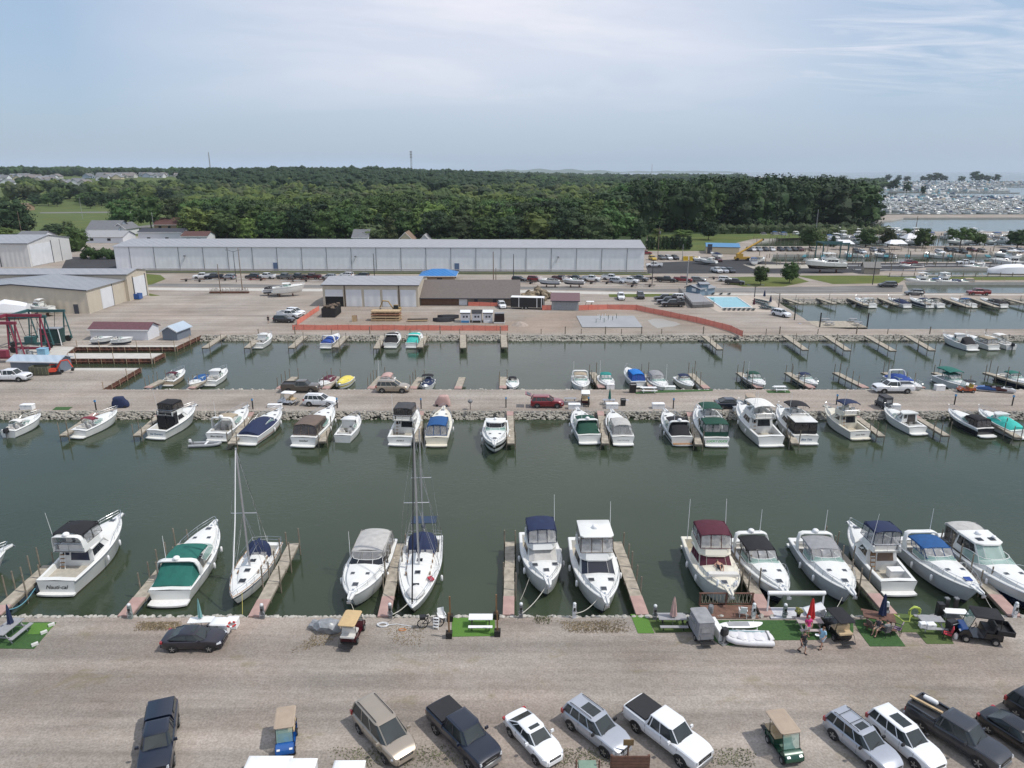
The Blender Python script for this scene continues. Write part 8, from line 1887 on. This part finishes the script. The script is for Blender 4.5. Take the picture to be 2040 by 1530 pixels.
front=[(20,470,398,90,'broad',LFD,'large dark tree mass at the left edge behind the white building'),(52,466,424,40,'broad',LFD,'dark tree right of the large one at the left edge'),(8,478,452,44,'broad',LFY,'bright green bush below the large dark tree at the left edge'),(108,472,446,44,'broad',LFD,'dark bushy tree left of the blue grey houses'),(140,470,440,26,'broad',LFO,'small olive tree left of the blue grey houses'),(155,500,450,46,'tall',LF,'green shrub between the two white buildings'),(246,452,398,62,'broad',LF,'round spreading tree standing alone in the field'),(302,456,390,62,'broad',LF,'large tree right of the lone round field tree'),(352,455,393,56,'broad',LFO,'olive tree above the brown roofed house'),(400,476,412,92,'broad',LFY,'wide bright green tree behind the left end of the long white building'),(452,478,424,66,'broad',LF,'green tree right of the wide bright one'),(495,478,432,36,'tall',LFY,'slim yellow green tree'),(548,482,420,78,'broad',LF,'green tree left of the dark one over the long roof'),(602,482,412,74,'broad',LFD,'dark green tree over the long roof'),(655,484,418,66,'broad',LF,'green tree at the pole with white box'),(690,482,414,80,'broad',LF,'full green tree above the grey gable'),(742,484,446,60,'broad',LFO,'lower olive tree beside the spruces'),(757,482,425,40,'cone',LFD,'tall dark spruce left of the greyish one'),(778,482,432,34,'cone',LFO,'greyish spruce right of the tall dark one'),(806,476,420,56,'broad',LF,'green tree right of the spruces'),(872,484,420,70,'broad',LFD,'dark tree right of the pale wooden pole'),(915,484,428,76,'broad',LFO,'silvery olive tree over the long roof'),(968,484,432,78,'broad',LF,'silver green tree in the middle over the long roof'),(1020,484,430,70,'broad',LFD,'dark green tree in the middle over the long roof'),(1070,484,424,78,'broad',LFY,'yellow green tree right of the middle over the long roof'),(1132,486,415,78,'broad',LFD,'big dark round tree over the right part of the long roof'),(1192,488,430,70,'broad',LFO,'olive tree over the right part of the long roof'),(1222,484,416,92,'broad',LF,'wide green tree at the right end of the long roof'),(1268,482,436,44,'broad',LFD,'dark tree at the right end of the long roof'),(1310,470,455,26,'broad',LFY,'small bright tree on the lawn'),(1360,470,458,44,'broad',LFY,'light green rounded tree behind the hedge'),(1411,478,440,38,'round',LFD,'dark round tree on the lawn by the blue roofed building'),(1515,568,529,32,'round',LF,'left one of the two round trees on the grass island'),(1572,564,521,36,'round',LF,'right one of the two round trees on the grass island'),(1612,496,452,38,'broad',LF,'green tree at the teal boat lift'),(1634,494,466,24,'broad',LFY,'small yellow green tree right of the teal boat lift tree'),(1659,492,470,19,'cone',LFD,'small cone shaped tree left of the white tents'),(1724,492,456,44,'broad',LF,'tree in front of the first white tent'),(1768,492,456,34,'broad',LFO,'reddish olive tree between the white tents'),(1794,490,474,18,'round',LFD,'small round dark tree left of the wide tent'),(1838,494,455,42,'broad',LF,'tree right of the wide white tent'),(1912,494,453,56,'flat',LF,'flat topped spreading tree among the boats'),(1951,488,464,30,'broad',LFY,'smaller tree right of the flat topped one'),(2026,494,456,50,'broad',LFD,'dark tree at the right edge among the boats'),(1808,466,455,30,'broad',LF,'bush at the shore of the open water'),(1830,466,454,24,'broad',LFD,'dark bush at the shore under the leaning pole'),(1742,433,404,30,'broad',LFO,'olive tree at the head of the far marina'),(1755,434,420,16,'round',LFD,'small dark tree beside the olive one at the far marina')]
for x,yb,yt,wp,fm,lm,lb in front:tree(x,yb,yt,wp,fm,lm,lb,'conifer_tree' if fm=='cone' else 'broadleaf_tree',GTR if yb>440 and x<1290 else None)
tree(904,556,541,10,'cone',LFD,'little dark conifer standing beside the bright blue hipped roof','conifer_tree')
k=Kit();c=k.part('foliage',[LFD]);g=random.Random(2)
def hedge(label,a,b,h,w_,lm,n=60,name='hedge'):
 mb=MB();g=random.Random(n);
 for i in range(n):
  p=a.lerp(b,(i+g.random())/n);r=w_*g.uniform(.6,1);z=g.uniform(.2,1)*h
  mb.blob((p.x,p.y+g.uniform(-w_,w_)*.5,z*.8),(r,r,r*1.1),jit=.35,rg=g)
  for j in range(26):
   d=Vector((g.uniform(-1,1),g.uniform(-1,1),g.uniform(-.6,1))).normalized();c=Vector((p.x,p.y,z*.8))+d*r*1.15;s=.45*g.random()+.15
   u_=d.cross(Vector((.3,.2,1))).normalized();v_=d.cross(u_);mb.quad(c-u_*s,c-v_*s,c+u_*s,c+v_*s)
 return tag(mb.build(name,lm),label,'hedge',None)
hedge('dark hedge behind the dark lane between the white buildings',P(165,516),P(236,516),4.0,1.6,LF,26)
for i,x in enumerate((1292,1300,1312,1322,1331,1339,1347,1355,1363,1372)):
 tree(x,497,469+(i%3),13,'tall',LFD,'upright cypress in the row beyond the long white building','cypress_tree','row of upright cypresses',flat=True)
hedge('low scrub along the foot of the dark wood',P(1420,466),P(1700,462),3.5,3.0,LFO,110,'scrub')
hedge('reed and bush belt along the open water',P(1600,470),P(1770,466),2.5,3.0,LFO,60,'reed_belt')
g=random.Random(33);n_=0
for i in range(52):
 u=i/51.0;x=1200+u*514+g.uniform(-8,8);row=i%2
 yb=462-14*u*u-row*8+g.uniform(-2,2);yt=366-10*math.sin(u*2.6)+row*2+g.uniform(-9,12)+(12 if u<.08 else 0)-1*u
 tree(x,yb,yt,72+g.uniform(-18,22),'tall',LFD if i%5 else LF,'tall dark cottonwood in the wood at the right of the view','cottonwood_tree','tall dark wood right of the middle',seed=i%4+1,flat=True);n_+=1
cand=[]
def visible_gap(x,y):
 if x<360 and y>398:return True
 if 790<x<835 and 372<y<400:return True
 return False
while len(cand)<640:
 Yt=372+(700*g.random()**1.35)
 X=g.uniform(-.66,.16)*Yt*1.04
 s=1020+X*FPX/(Yt*.958+9.5);base_y=765+FPX*math.tan(math.atan(H/Yt)-R(PITCH))
 if s<-40 or s>1290:continue
 if s<372 and base_y>402:continue
 if s>1180 and base_y>470:continue
 if 240<s<372 and 366<base_y<392:continue
 cand.append((Yt,X,s))
cand.sort();near_t,far_t=cand[:150],cand[150:]
lms=[LF,LFY,LFY,LFO,LF,LFD]
for i,(Yt,X,s) in enumerate(near_t):
 h=g.uniform(12,19);lm=lms[g.randrange(6)];p=Vector((X,Yt,0));w_=h*g.uniform(1.0,1.4)
 treekit('broad',i%3+1,lm,1).emit_flat('broadleaf_tree','green broadleaf tree in the leafy suburb behind the first row of trees','tree',p,g.uniform(0,6),'suburb trees beyond the first row',scale=(w_,w_,h))
def lowtree(mb,X,Y,z,h,w_,g,m,n=9):
 for i in range(n):
  a=g.uniform(0,2*PI);r=w_*.36*g.random()**.5;zz=z+h*(.42+.48*g.random())
  cr=w_*g.uniform(.12,.22)
  mb.blob((X+r*math.cos(a),Y+r*math.sin(a),zz),(cr,cr,cr*.85),m,jit=.32,rg=g)
 mb.blob((X,Y,z+h*.45),(w_*.4,w_*.4,h*.42),m,jit=.25,rg=g)
mb=MB()
for Yt,X,s in far_t:lowtree(mb,X,Yt,hill(X,Yt),g.uniform(12,18),g.uniform(17,26),g,g.choice((0,0,2,2,3,1)),16)
tag(mb.build('far_wood',[LF,LFD,LFY,LFO]),kind='stuff')
mb=MB();cnt=0
while cnt<2000:
 Yt=880*(4.2**g.random());X=g.uniform(-.80,.34)*Yt;s=1020+X*FPX/(Yt*.958+9.5)
 if s<-60 or s>1480:continue
 if 90<s<372 and Yt<1750:continue
 if s<372 and Yt<1450:continue
 if s>1240 and Yt<1700:continue
 z=hill(X,Yt);dk=s>360 and s<1010 and Yt<1700
 lowtree(mb,X,Yt,z,g.uniform(13,19)*(1.15 if dk else 1),g.uniform(22,34)*(1+(Yt-880)/3500),g,1 if(dk or g.random()<.7) else(0 if g.random()<.7 else 3),11);cnt+=1
tag(mb.build('horizon_wood',[LF,LFD,LFY,LFO]),kind='stuff')
mb=MB()
for i in range(520):
 s=g.uniform(900,1760);Yt=g.uniform(1500,3800) if s<1500 else g.uniform(1100,2300);p=atY(s,Yt)
 lowtree(mb,p.x,p.y,0,g.uniform(9,15),g.uniform(18,34),g,1 if g.random()<.7 else 0,5)
tag(mb.build('shore_wood',[LF,LFD,LFY,LFO]),kind='stuff')
for i,(x,yt,wp,yb) in enumerate(((1768,347,14,362),(1790,349,12,362),(1806,351,14,362),(1838,350,12,362),(1850,347,14,362),(1864,344,22,362),(1880,349,16,362),(1915,351,16,362),(1942,341,22,362),(1955,346,20,362),(1968,350,14,362),(1984,347,16,362),(1780,356,20,378),(1806,362,18,384),(1838,370,10,388),(1774,362,16,378))):
 tree(x,yb,yt,wp,'broad',LFD,'small dark tree rising from the far marina shore','broadleaf_tree','trees along the far marina shore',flat=True,seed=i%3+1)
for i in range(34):
 x=g.uniform(20,360);yb=g.uniform(382,416);
 if i>22:x=g.uniform(0,250);yb=g.uniform(398,412)
 tree(x,yb,yb-g.uniform(20,30),g.uniform(20,36),'broad',LFD if i%3 else LF,'dark tree scattered between the far houses at the left','broadleaf_tree','trees between the far houses',flat=True,seed=i%3+1)
def house(label,x,y,wpx,dep,eave,ridge,wall,roof,ang=0,group=None,name='house',along=True,**kw):
 c=P(x,y) if not isinstance(x,Vector) else x;W=wpx/(FPX/(c.y*.958+9.5));u=Vector((math.cos(R(ang)),math.sin(R(ang)),0));A=c-u*W/2
 return shed(name,label,A,c+u*W/2,dep,eave,ridge,along,wall,roof,.5,doors=[('f',W*.2,W*.2+1.6,1.0,2.2,DGLASS,'window'),('f',W*.62,W*.62+1.6,1.0,2.2,DGLASS,'window')],trim=WHITEP,cat='house',group=group)
BGH=mat('bluegrey_siding',(.30,.36,.44),.7);GSH=mat('grey_shingle',(.15,.155,.165),.9,var=.1,scale=1);DSH=mat('dark_shingle',(.045,.048,.06),.9);BRH=mat('red_brown_shingle',(.095,.045,.04),.9);LGR=mat('light_grey_roof',(.30,.30,.31),.8)
house('blue grey house with grey roof left of the lone field tree',205,470,62,14,3.2,7.5,BGH,GSH)
house('white gabled wing of the blue grey house',239,469,26,14,3.4,6.2,SHW,GSH,along=False)
house('long house with pale grey roof in front of the blue grey one',205,484,82,12,3.0,5.2,SHW,LGR)
house('white house with dark flat roof behind the end of the long building',320,482,86,12,4.6,6.0,SHW,DSH)
house('red brown roofed house below the wide bright tree',330,458,44,13,3.0,6.5,mat('tan_brick',(.3,.21,.14)),BRH)
house('low red roofed building at the left end of the long building',388,484,50,10,3.2,5.0,SHW,BRH)
house('grey roofed house at the left behind the white building',58,486,50,12,3.2,5.4,SHW,GSH)
house('grey house between the green trees over the long roof',718,488,30,12,3.5,6.6,SHW,GSH)
house('cream gabled house left of the pale wooden pole',808,490,28,12,2.8,6.0,mat('cream_siding',(.55,.48,.34),.7),mat('brown_tile',(.2,.14,.1),.9),along=False)
house('grey house behind the cream gabled one',835,470,26,10,4.0,7.5,BGH,GSH)
house('white gable right of the cream one',846,489,18,10,2.6,4.8,SHW,LGR,along=False)
house('brown house at the left edge of the field',38,420,22,14,3.0,6.0,mat('tan_brick',(.3,.21,.14)),mat('brown_tile',(.2,.14,.1)))
house('white barn between the far field trees',183,402,12,12,4.0,8.0,SHW,GSH,along=False)
A,B_=P(1407,505.5),P(1472,507);shed('boat_shed','cream building with light blue roof beside the yellow crane',A,B_,13,ztop(A,492),ztop(Vector((0,A.y+6.5,0)),484),wall=mat('cream_siding',(.55,.48,.34),.7),roof=mat('light_blue_roof',(.07,.21,.38),.5),doors=[('f',.3,2.2,.1,4.0,DTRIM,'door')])
A,B_=P(1721,546),P(1752,547);shed('shed','small tan shed with grey roof on the pier by the dark asphalt',A,B_,5,2.2,3.7,wall=mat('tan_siding',(.33,.29,.24),.8),roof=mat('grey_brown_shingle',(.2,.19,.18),.9))
hm=[SHW,mat('cream_siding',(.55,.48,.34)),BGH,mat('pale_siding',(.5,.49,.46),.7)];hr=[GSH,mat('mid_grey_shingle',(.20,.205,.22),.9),GSH,mat('brownish_shingle',(.19,.17,.165),.9)]
HK=[]
for v in range(4):
 k=Kit();w_=k.part('wall',[hm[v]]);W,D=16,12;w_.loft([[(x,y,z) for y,z in((-D/2,0),(-D/2,3.4),(0,7.2),(D/2,3.4),(D/2,0))] for x in(-W/2,W/2)]);w_.loft([[(x,y,z) for x,z in((-6,0),(-6,3.4),(-2.5,6.2),(1,3.4),(1,0))] for y in(-D/2-3,0)])
 r_=k.part('roof',[hr[v]])
 for s in(-1,1):r_.loft([[(x,s*(D/2+.6),3.1),(x,0,7.25),(x,0,7.5),(x,s*(D/2+.6),3.35)] for x in(-W/2-.5,W/2+.5)]);r_.loft([[(-2.5+s*4.0,y,3.1),(-2.5,y,6.25),(-2.5,y,6.5),(-2.5+s*4.0,y,3.35)] for y in(-D/2-3.5,0)])
 d_=k.part('window',[DGLASS]);d_.box((4.5,-D/2-.03,1.8),(2,.06,1.2));d_.box((-2.5,-D/2-3.03,1.6),(3,.06,1.8));HK.append(k)
for i in range(120):
 x=g.uniform(188,374);y=g.uniform(354,378);
 if i>88:x=g.uniform(2,185);y=g.uniform(372,384)
 if i>112:x=g.uniform(0,30);y=361
 p=P(x,y)
 HK[i%4].emit_flat('house','grey roofed house in the distant housing estate at the left','house',Vector((p.x,p.y,hill(p.x,p.y))),R(g.choice((0,90,10,-80,180))),'houses of the distant estate',scale=(1.25,1.25,1.25))
mb=MB();mb.box((0,0,3),(60,25,6));mb.box((0,0,6.2),(62,27,.5));solid(mb,'warehouse',WHITEP,'long low white roof at the far marina behind the dark wood','building',P(1722,359))
def crane(label,x,y):
 k=Kit();m=mat('crane_yellow',(.50,.30,.05),.5);k.part('carrier',[m,BLACKP]).box((0,0,1.4),(8,2.6,1.2));k.part('cab',[m,CGLASS]).box((-1.5,0,2.8),(3.2,2.4,1.8));
 for xx in(-2.8,2.8):
  for sg in(-1,1):k.part('wheel',[TYRE],smooth=40).cyl((xx,sg*1.0,.8),(xx,sg*1.5,.8),.8,12)
 b_=k.part('boom',[m]);b_.tube([(-3,0,3.2),(10,0,11)],.55,4);k.part('boom_head',[BLACKP]).box((10.2,0,11),(.8,.8,1.0));return put(k,'mobile_crane',label,'crane',x,y,0,None,z=0,sc=.72)
crane('yellow mobile crane with raised boom beside the blue roofed building',1478,519)
TEAL=mat('teal_dock_paint',(.03,.16,.19),.6,var=.15)
for i,x in enumerate((1604,1640,1693,1728,1766,1808,1845,1892,1930,1968,2014)):
 k=Kit();k.part('deck',[TEAL]).box((0,0,0),(1.6,9,.3));
 for yy in(-4,0,4):k.part('pile',[PILE]).cyl((.9,yy,-2),(.9,yy,1.8),.12,6)
 p=P(x,510,.2);k.emit_flat('finger_dock','teal painted finger dock along the car row','dock',p,R(-28),'teal finger docks')
k=Kit();f=k.part('frame',[mat('teal_steel',(.035,.10,.10))])
for x in(-6,6):
 for y in(-4,4):f.cyl((x,y,0),(x,y,8),.3,5)
f.box((-6,0,8.2),(.6,8,.7))
for y in(-4,4):f.box((0,y,8),(13,.6,.8))
put(k,'boat_lift','large teal boat lift behind the motor yacht ashore','boat lift',1655,517,0,'boat lifts on the quay',z=0,sc=.8)
q=fly(13.5,4.2,CV['white'],zs=1.8,zb=2.6,encl=False,hard=True,anti=BLACKH,t0=.2,t1=.66,stripe=BLACKH,sz=(.10,.40));ashore(q,'motor_yacht','large white motor yacht with black bottom standing on the asphalt',1641,543,176,1.2)
for x,y,lb,s_ in((1679,497,'first white tent left of the trees',1.0),(1783,497,'second white tent between the trees',1.0),(1820,490,'widest white tent behind the second one',1.35)):
 k=Kit();c=k.part('canopy',[mat('tent_white',(.70,.70,.71),.6)]);L_,W_=8,5;c.loft([[(-L_/2,-W_/2,2.6),(L_/2,-W_/2,2.6),(L_/2,W_/2,2.6),(-L_/2,W_/2,2.6)],[(-L_*.3,-.1,4.2),(L_*.3,-.1,4.2),(L_*.3,.1,4.2),(-L_*.3,.1,4.2)]])
 for sx in(-1,1):
  for sy in(-1,1):k.part('tent_leg',[ALU]).cyl((sx*L_*.48,sy*W_*.48,0),(sx*L_*.48,sy*W_*.48,2.6),.06,4)
 put(k,'tent',lb,'tent',x,y,0,'white tents',z=0,sc=s_)
PB=[sm(8.5,CV['white'],arch=True,zs=1.0,zb=1.5),sm(8.0,None,cover=CV['navy'],zs=1.0,zb=1.5),fly(10.5,3.6,CV['white'],encl=False),sm(9.0,CV['blue'],kind='full',zs=1.0,zb=1.5),fly(11,3.8,CV['navy'],encl=False,hard=True),sm(8.2,None,cover=CV['dgrey'],zs=1.0,zb=1.5),sm(7.2,CV['black'],zs=.9,zb=1.4),sm(8.4,CV['tan'],kind='full',zs=1.0,zb=1.5)]
PN=['white cruiser with arch','boat under navy cover','white flybridge boat','boat with blue canvas','white hardtop boat','boat under dark grey cover','small boat with black top','boat with tan canvas']
spots=[(1866,514,150,0,'white express cruiser alone among the teal docks'),(1940,537,178,0,'white express cruiser lying along the concrete pier'),(1814,536,178,5,'low white boat below the red pickup on the pier'),(2008,530,178,4,'big white yacht at the right edge by the pier'),(2003,512,160,7,'tan boat among the teal docks'),(1700,512,150,6,'small dark boat at the teal docks'),(1762,513,150,5,'covered boat at the teal docks')]
for x,y,a,pi,lb in spots:PB[pi].k.emit_flat('boat',lb,'boat',P(x,y,ZW)*1.0,R(a),'boats of the teal docks',scale=(1.25,)*3 if 'big' in lb else None)
p=P(2010,545,ZW);k=Kit();b_=k.part('wrap',[mat('shrink_wrap',(.74,.74,.75))],smooth=40);b_.loft([[(x,-w_,.2),(x,-w_*.8,z_*.7),(x,0,z_),(x,w_*.8,z_*.7),(x,w_,.2)] for x,w_,z_ in((-7,1.6,2.2),(-3,2.1,3.4),(2,2.0,3.2),(6,1,2.2),(7.5,.1,1.8))]);k.emit('wrapped_boat','white shrink wrapped boat lying at the right edge by the grass strip','boat',p,R(178))
LBM={i:PN[i]+' in the marina beyond the white tents' for i in range(8)}
for i in range(120):
 x=g.uniform(1500,2040);row=i%3;y=(470.5,477,485)[row]+g.uniform(-1.5,1.5)
 if x<1640 and i%3:continue
 pi=g.randrange(8);PB[pi].k.emit_flat('boat',LBM[pi],'boat',P(x,y,ZW if row<2 else-.2),R(g.choice((90,-90,85,-95,180))),'boats in the marina beyond the tents')
for i in range(9):
 x=1905+i*16;pi=g.randrange(8);PB[pi].k.emit_flat('boat',PN[pi]+' on the fourth canal','boat',P(1830+i*22,566,ZW),R(178),'boats on the fourth canal',scale=(.8,)*3) if i<5 else None
fm=[]
for r_,(y,x0) in enumerate(((426,1800),(421.5,1765),(417.5,1762),(413.5,1764),(410,1766),(406.5,1766),(403,1764),(400,1764),(397,1768),(394.5,1772))):
 x=x0
 while x<2046:fm.append((x+g.uniform(-2,2),y+g.uniform(-.5,.5)));x+=g.uniform(6,11)*(1+(y-394)/40)
fm.sort(key=lambda t:-t[1]);LBF={i:PN[i]+' among the packed boats of the far marina' for i in range(8)}
for i,(x,y) in enumerate(fm[:150]):
 pi=g.randrange(8) if g.random()<.6 else 0;PB[pi].k.emit_flat('boat',LBF[pi],'boat',P(x,y,ZW),R(g.uniform(60,120) if g.random()<.6 else g.uniform(150,200)),'boats of the far marina',scale=(1.15,)*3)
mb=MB()
def lowboat(mb,p,a,g,s=1.0):
 c,s_=math.cos(a),math.sin(a);L_,B_=g.uniform(9,14)*s,g.uniform(3,4)*s
 def T(x,y,z):return(p.x+x*c-y*s_,p.y+x*s_+y*c,p.z+z*s)
 hull=[(-.5,-.5),(.1,-.5),(.35,-.32),(.5,0),(.35,.32),(.1,.5),(-.5,.5)]
 mb.loft([[T(x*L_,y*B_*.85,0) for x,y in hull],[T(x*L_,y*B_,1.5) for x,y in hull]],0)
 cm=g.choice((0,0,1,2,3,4));mb.loft([[T(x,y,1.5) for x,y in((-.35*L_,-.38*B_),(.15*L_,-.38*B_),(.15*L_,.38*B_),(-.35*L_,.38*B_))],[T(x,y,1.5+g.uniform(1,2)) for x,y in((-.3*L_,-.3*B_),(.02*L_,-.3*B_),(.02*L_,.3*B_),(-.3*L_,.3*B_))]],cm)
 if g.random()<.35:mb.loft([[T(x,y,3.2) for x,y in((-.25*L_,-.25*B_),(.0,-.25*B_),(.0,.25*B_),(-.25*L_,.25*B_))],[T(x,y,4.6) for x,y in((-.22*L_,-.25*B_),(-.03*L_,-.25*B_),(-.03*L_,.25*B_),(-.22*L_,.25*B_))]],0)
for x,y in fm[150:]:lowboat(mb,P(x,y,ZW),g.uniform(0,6.28),g)
for y,x0,x1,st in((388,1840,1900,7),(381,1770,2005,7),(378,1765,2005,6),(375,1765,1930,6),(372,1768,1960,5),(369.5,1770,2046,5),(367,1772,2046,4.5),(364.5,1775,2046,4.5),(362.5,1800,2046,4)):
 x=x0
 while x<x1:lowboat(mb,P(x+g.uniform(-2,2),y+g.uniform(-.5,.5),ZW),g.uniform(0,6.28),g,1.15);x+=st*g.uniform(.7,1.4)
tag(mb.build('distant_boats',[WHITE,mat('distant_navy',(.04,.06,.12),.6),mat('distant_grey',(.25,.26,.28),.6),mat('distant_tan',(.4,.33,.25),.6),mat('distant_teal',(.1,.25,.3),.6)]),kind='stuff')
for i,(pts) in enumerate((((1770,391),(1960,391.5)),((1770,384),(2030,385)),((1850,372),(2046,373)),((1760,428.5),(2060,430)),((1700,435),(1800,433)),((1765,408),(2046,409)),((1765,399),(2046,400)),((1765,418),(2046,419)))):
 a,b=P(*pts[0],ZW),P(*pts[1],ZW);d=b-a;mb=MB();mb.box(((a+b)/2+Vector((0,0,.5))),(d.length,4 if i<5 else 2,.9),rz=math.atan2(d.y,d.x));tag(mb.build('breakwater',ROCKD if i<5 else DOCKW),kind='structure')
mb=MB()
for i in range(420):
 x=g.uniform(1500,2046);y=g.choice((474,480,487,505,519,533,420,410))+g.uniform(-1,1);p=P(x,y,ZW);mb.cyl(p,(p.x,p.y,ZW+g.uniform(2,3.4)),.13,4)
tag(mb.build('distant_piles',PILE),kind='stuff')
for(x0,y0,x1,y1,w_,lb) in((1640,530,2060,529,3.5,'long concrete pier with railing at the right'),(1700,538,1850,540,2.5,'short concrete pier by the tan shed'),(1770,551,2060,551,1.2,'plank walk along the grass strip')):
 a,b=P(x0,y0),P(x1,y1);d=b-a;k=Kit();k.part('deck',[mat('grey_pier',(.20,.20,.205),.85,var=.15,scale=.5)]).box((d.length/2,0,.1),(d.length,w_,.25))
 for i in range(int(d.length/4)):k.part('post',[PILE]).cyl((i*4,-w_/2,-1.5),(i*4,-w_/2,1.4),.12,5)
 k.emit('pier',lb,'pier',a,math.atan2(d.y,d.x),'concrete piers')
a,b=P(1797,559.5),P(2060,559.5);piling([Vector((b.x,b.y,0)),Vector((a.x,a.y,0))][::-1],'dark sheet pile wall below the grass strip')
for i,(x,y) in enumerate(((1365,519),(1378,519),(1384,519))):
 mb=MB();mb.box((0,0,.8),(1.8,1.6,1.6));solid(mb,'storage_tank',PAINT['yellow'],'yellow tank in the row beyond the asphalt lot','tank',P(x,y),0,'yellow tanks')
for i,(x,y) in enumerate(((1398,521),(1410,523),(1425,510),(1500,523),(1515,520))):
 PB[(5,0,1,3,7)[i]].k.emit_flat('boat',['grey covered boat by the yellow tanks','white boat standing left of the red vehicle','boat with navy cover in front of the blue roofed building','boat with blue canvas right of the crane','tan canvas boat right of the crane'][i],'boat',P(x,y,.8),R(170-i*30),'boats ashore beyond the asphalt lot',scale=(.8,)*3)
fence('wire_fence','thin wire fence along the verge of the long white building',[atY(286,P(0,544).y),atY(1290,P(0,547).y)],1.6,mat('wire_grey',(.2,.2,.2),.6),mat('wire_grey',(.2,.2,.2)),step=9,slats=3,sag=False)
if HAZE>0:
 hm_=bpy.data.materials.new('haze_air');hm_.use_nodes=True;N=hm_.node_tree.nodes;N.clear()
 pv=N.new('ShaderNodeVolumePrincipled');ou=N.new('ShaderNodeOutputMaterial');hm_.node_tree.links.new(pv.outputs[0],ou.inputs['Volume'])
 pv.inputs['Color'].default_value=(.78,.88,1.0,1);pv.inputs['Density'].default_value=HAZE;pv.inputs['Anisotropy'].default_value=.2
 mb=MB();mb.box((6000,22000,199),(60000,46000,406));o=mb.build('haze',hm_);tag(o,kind='stuff')
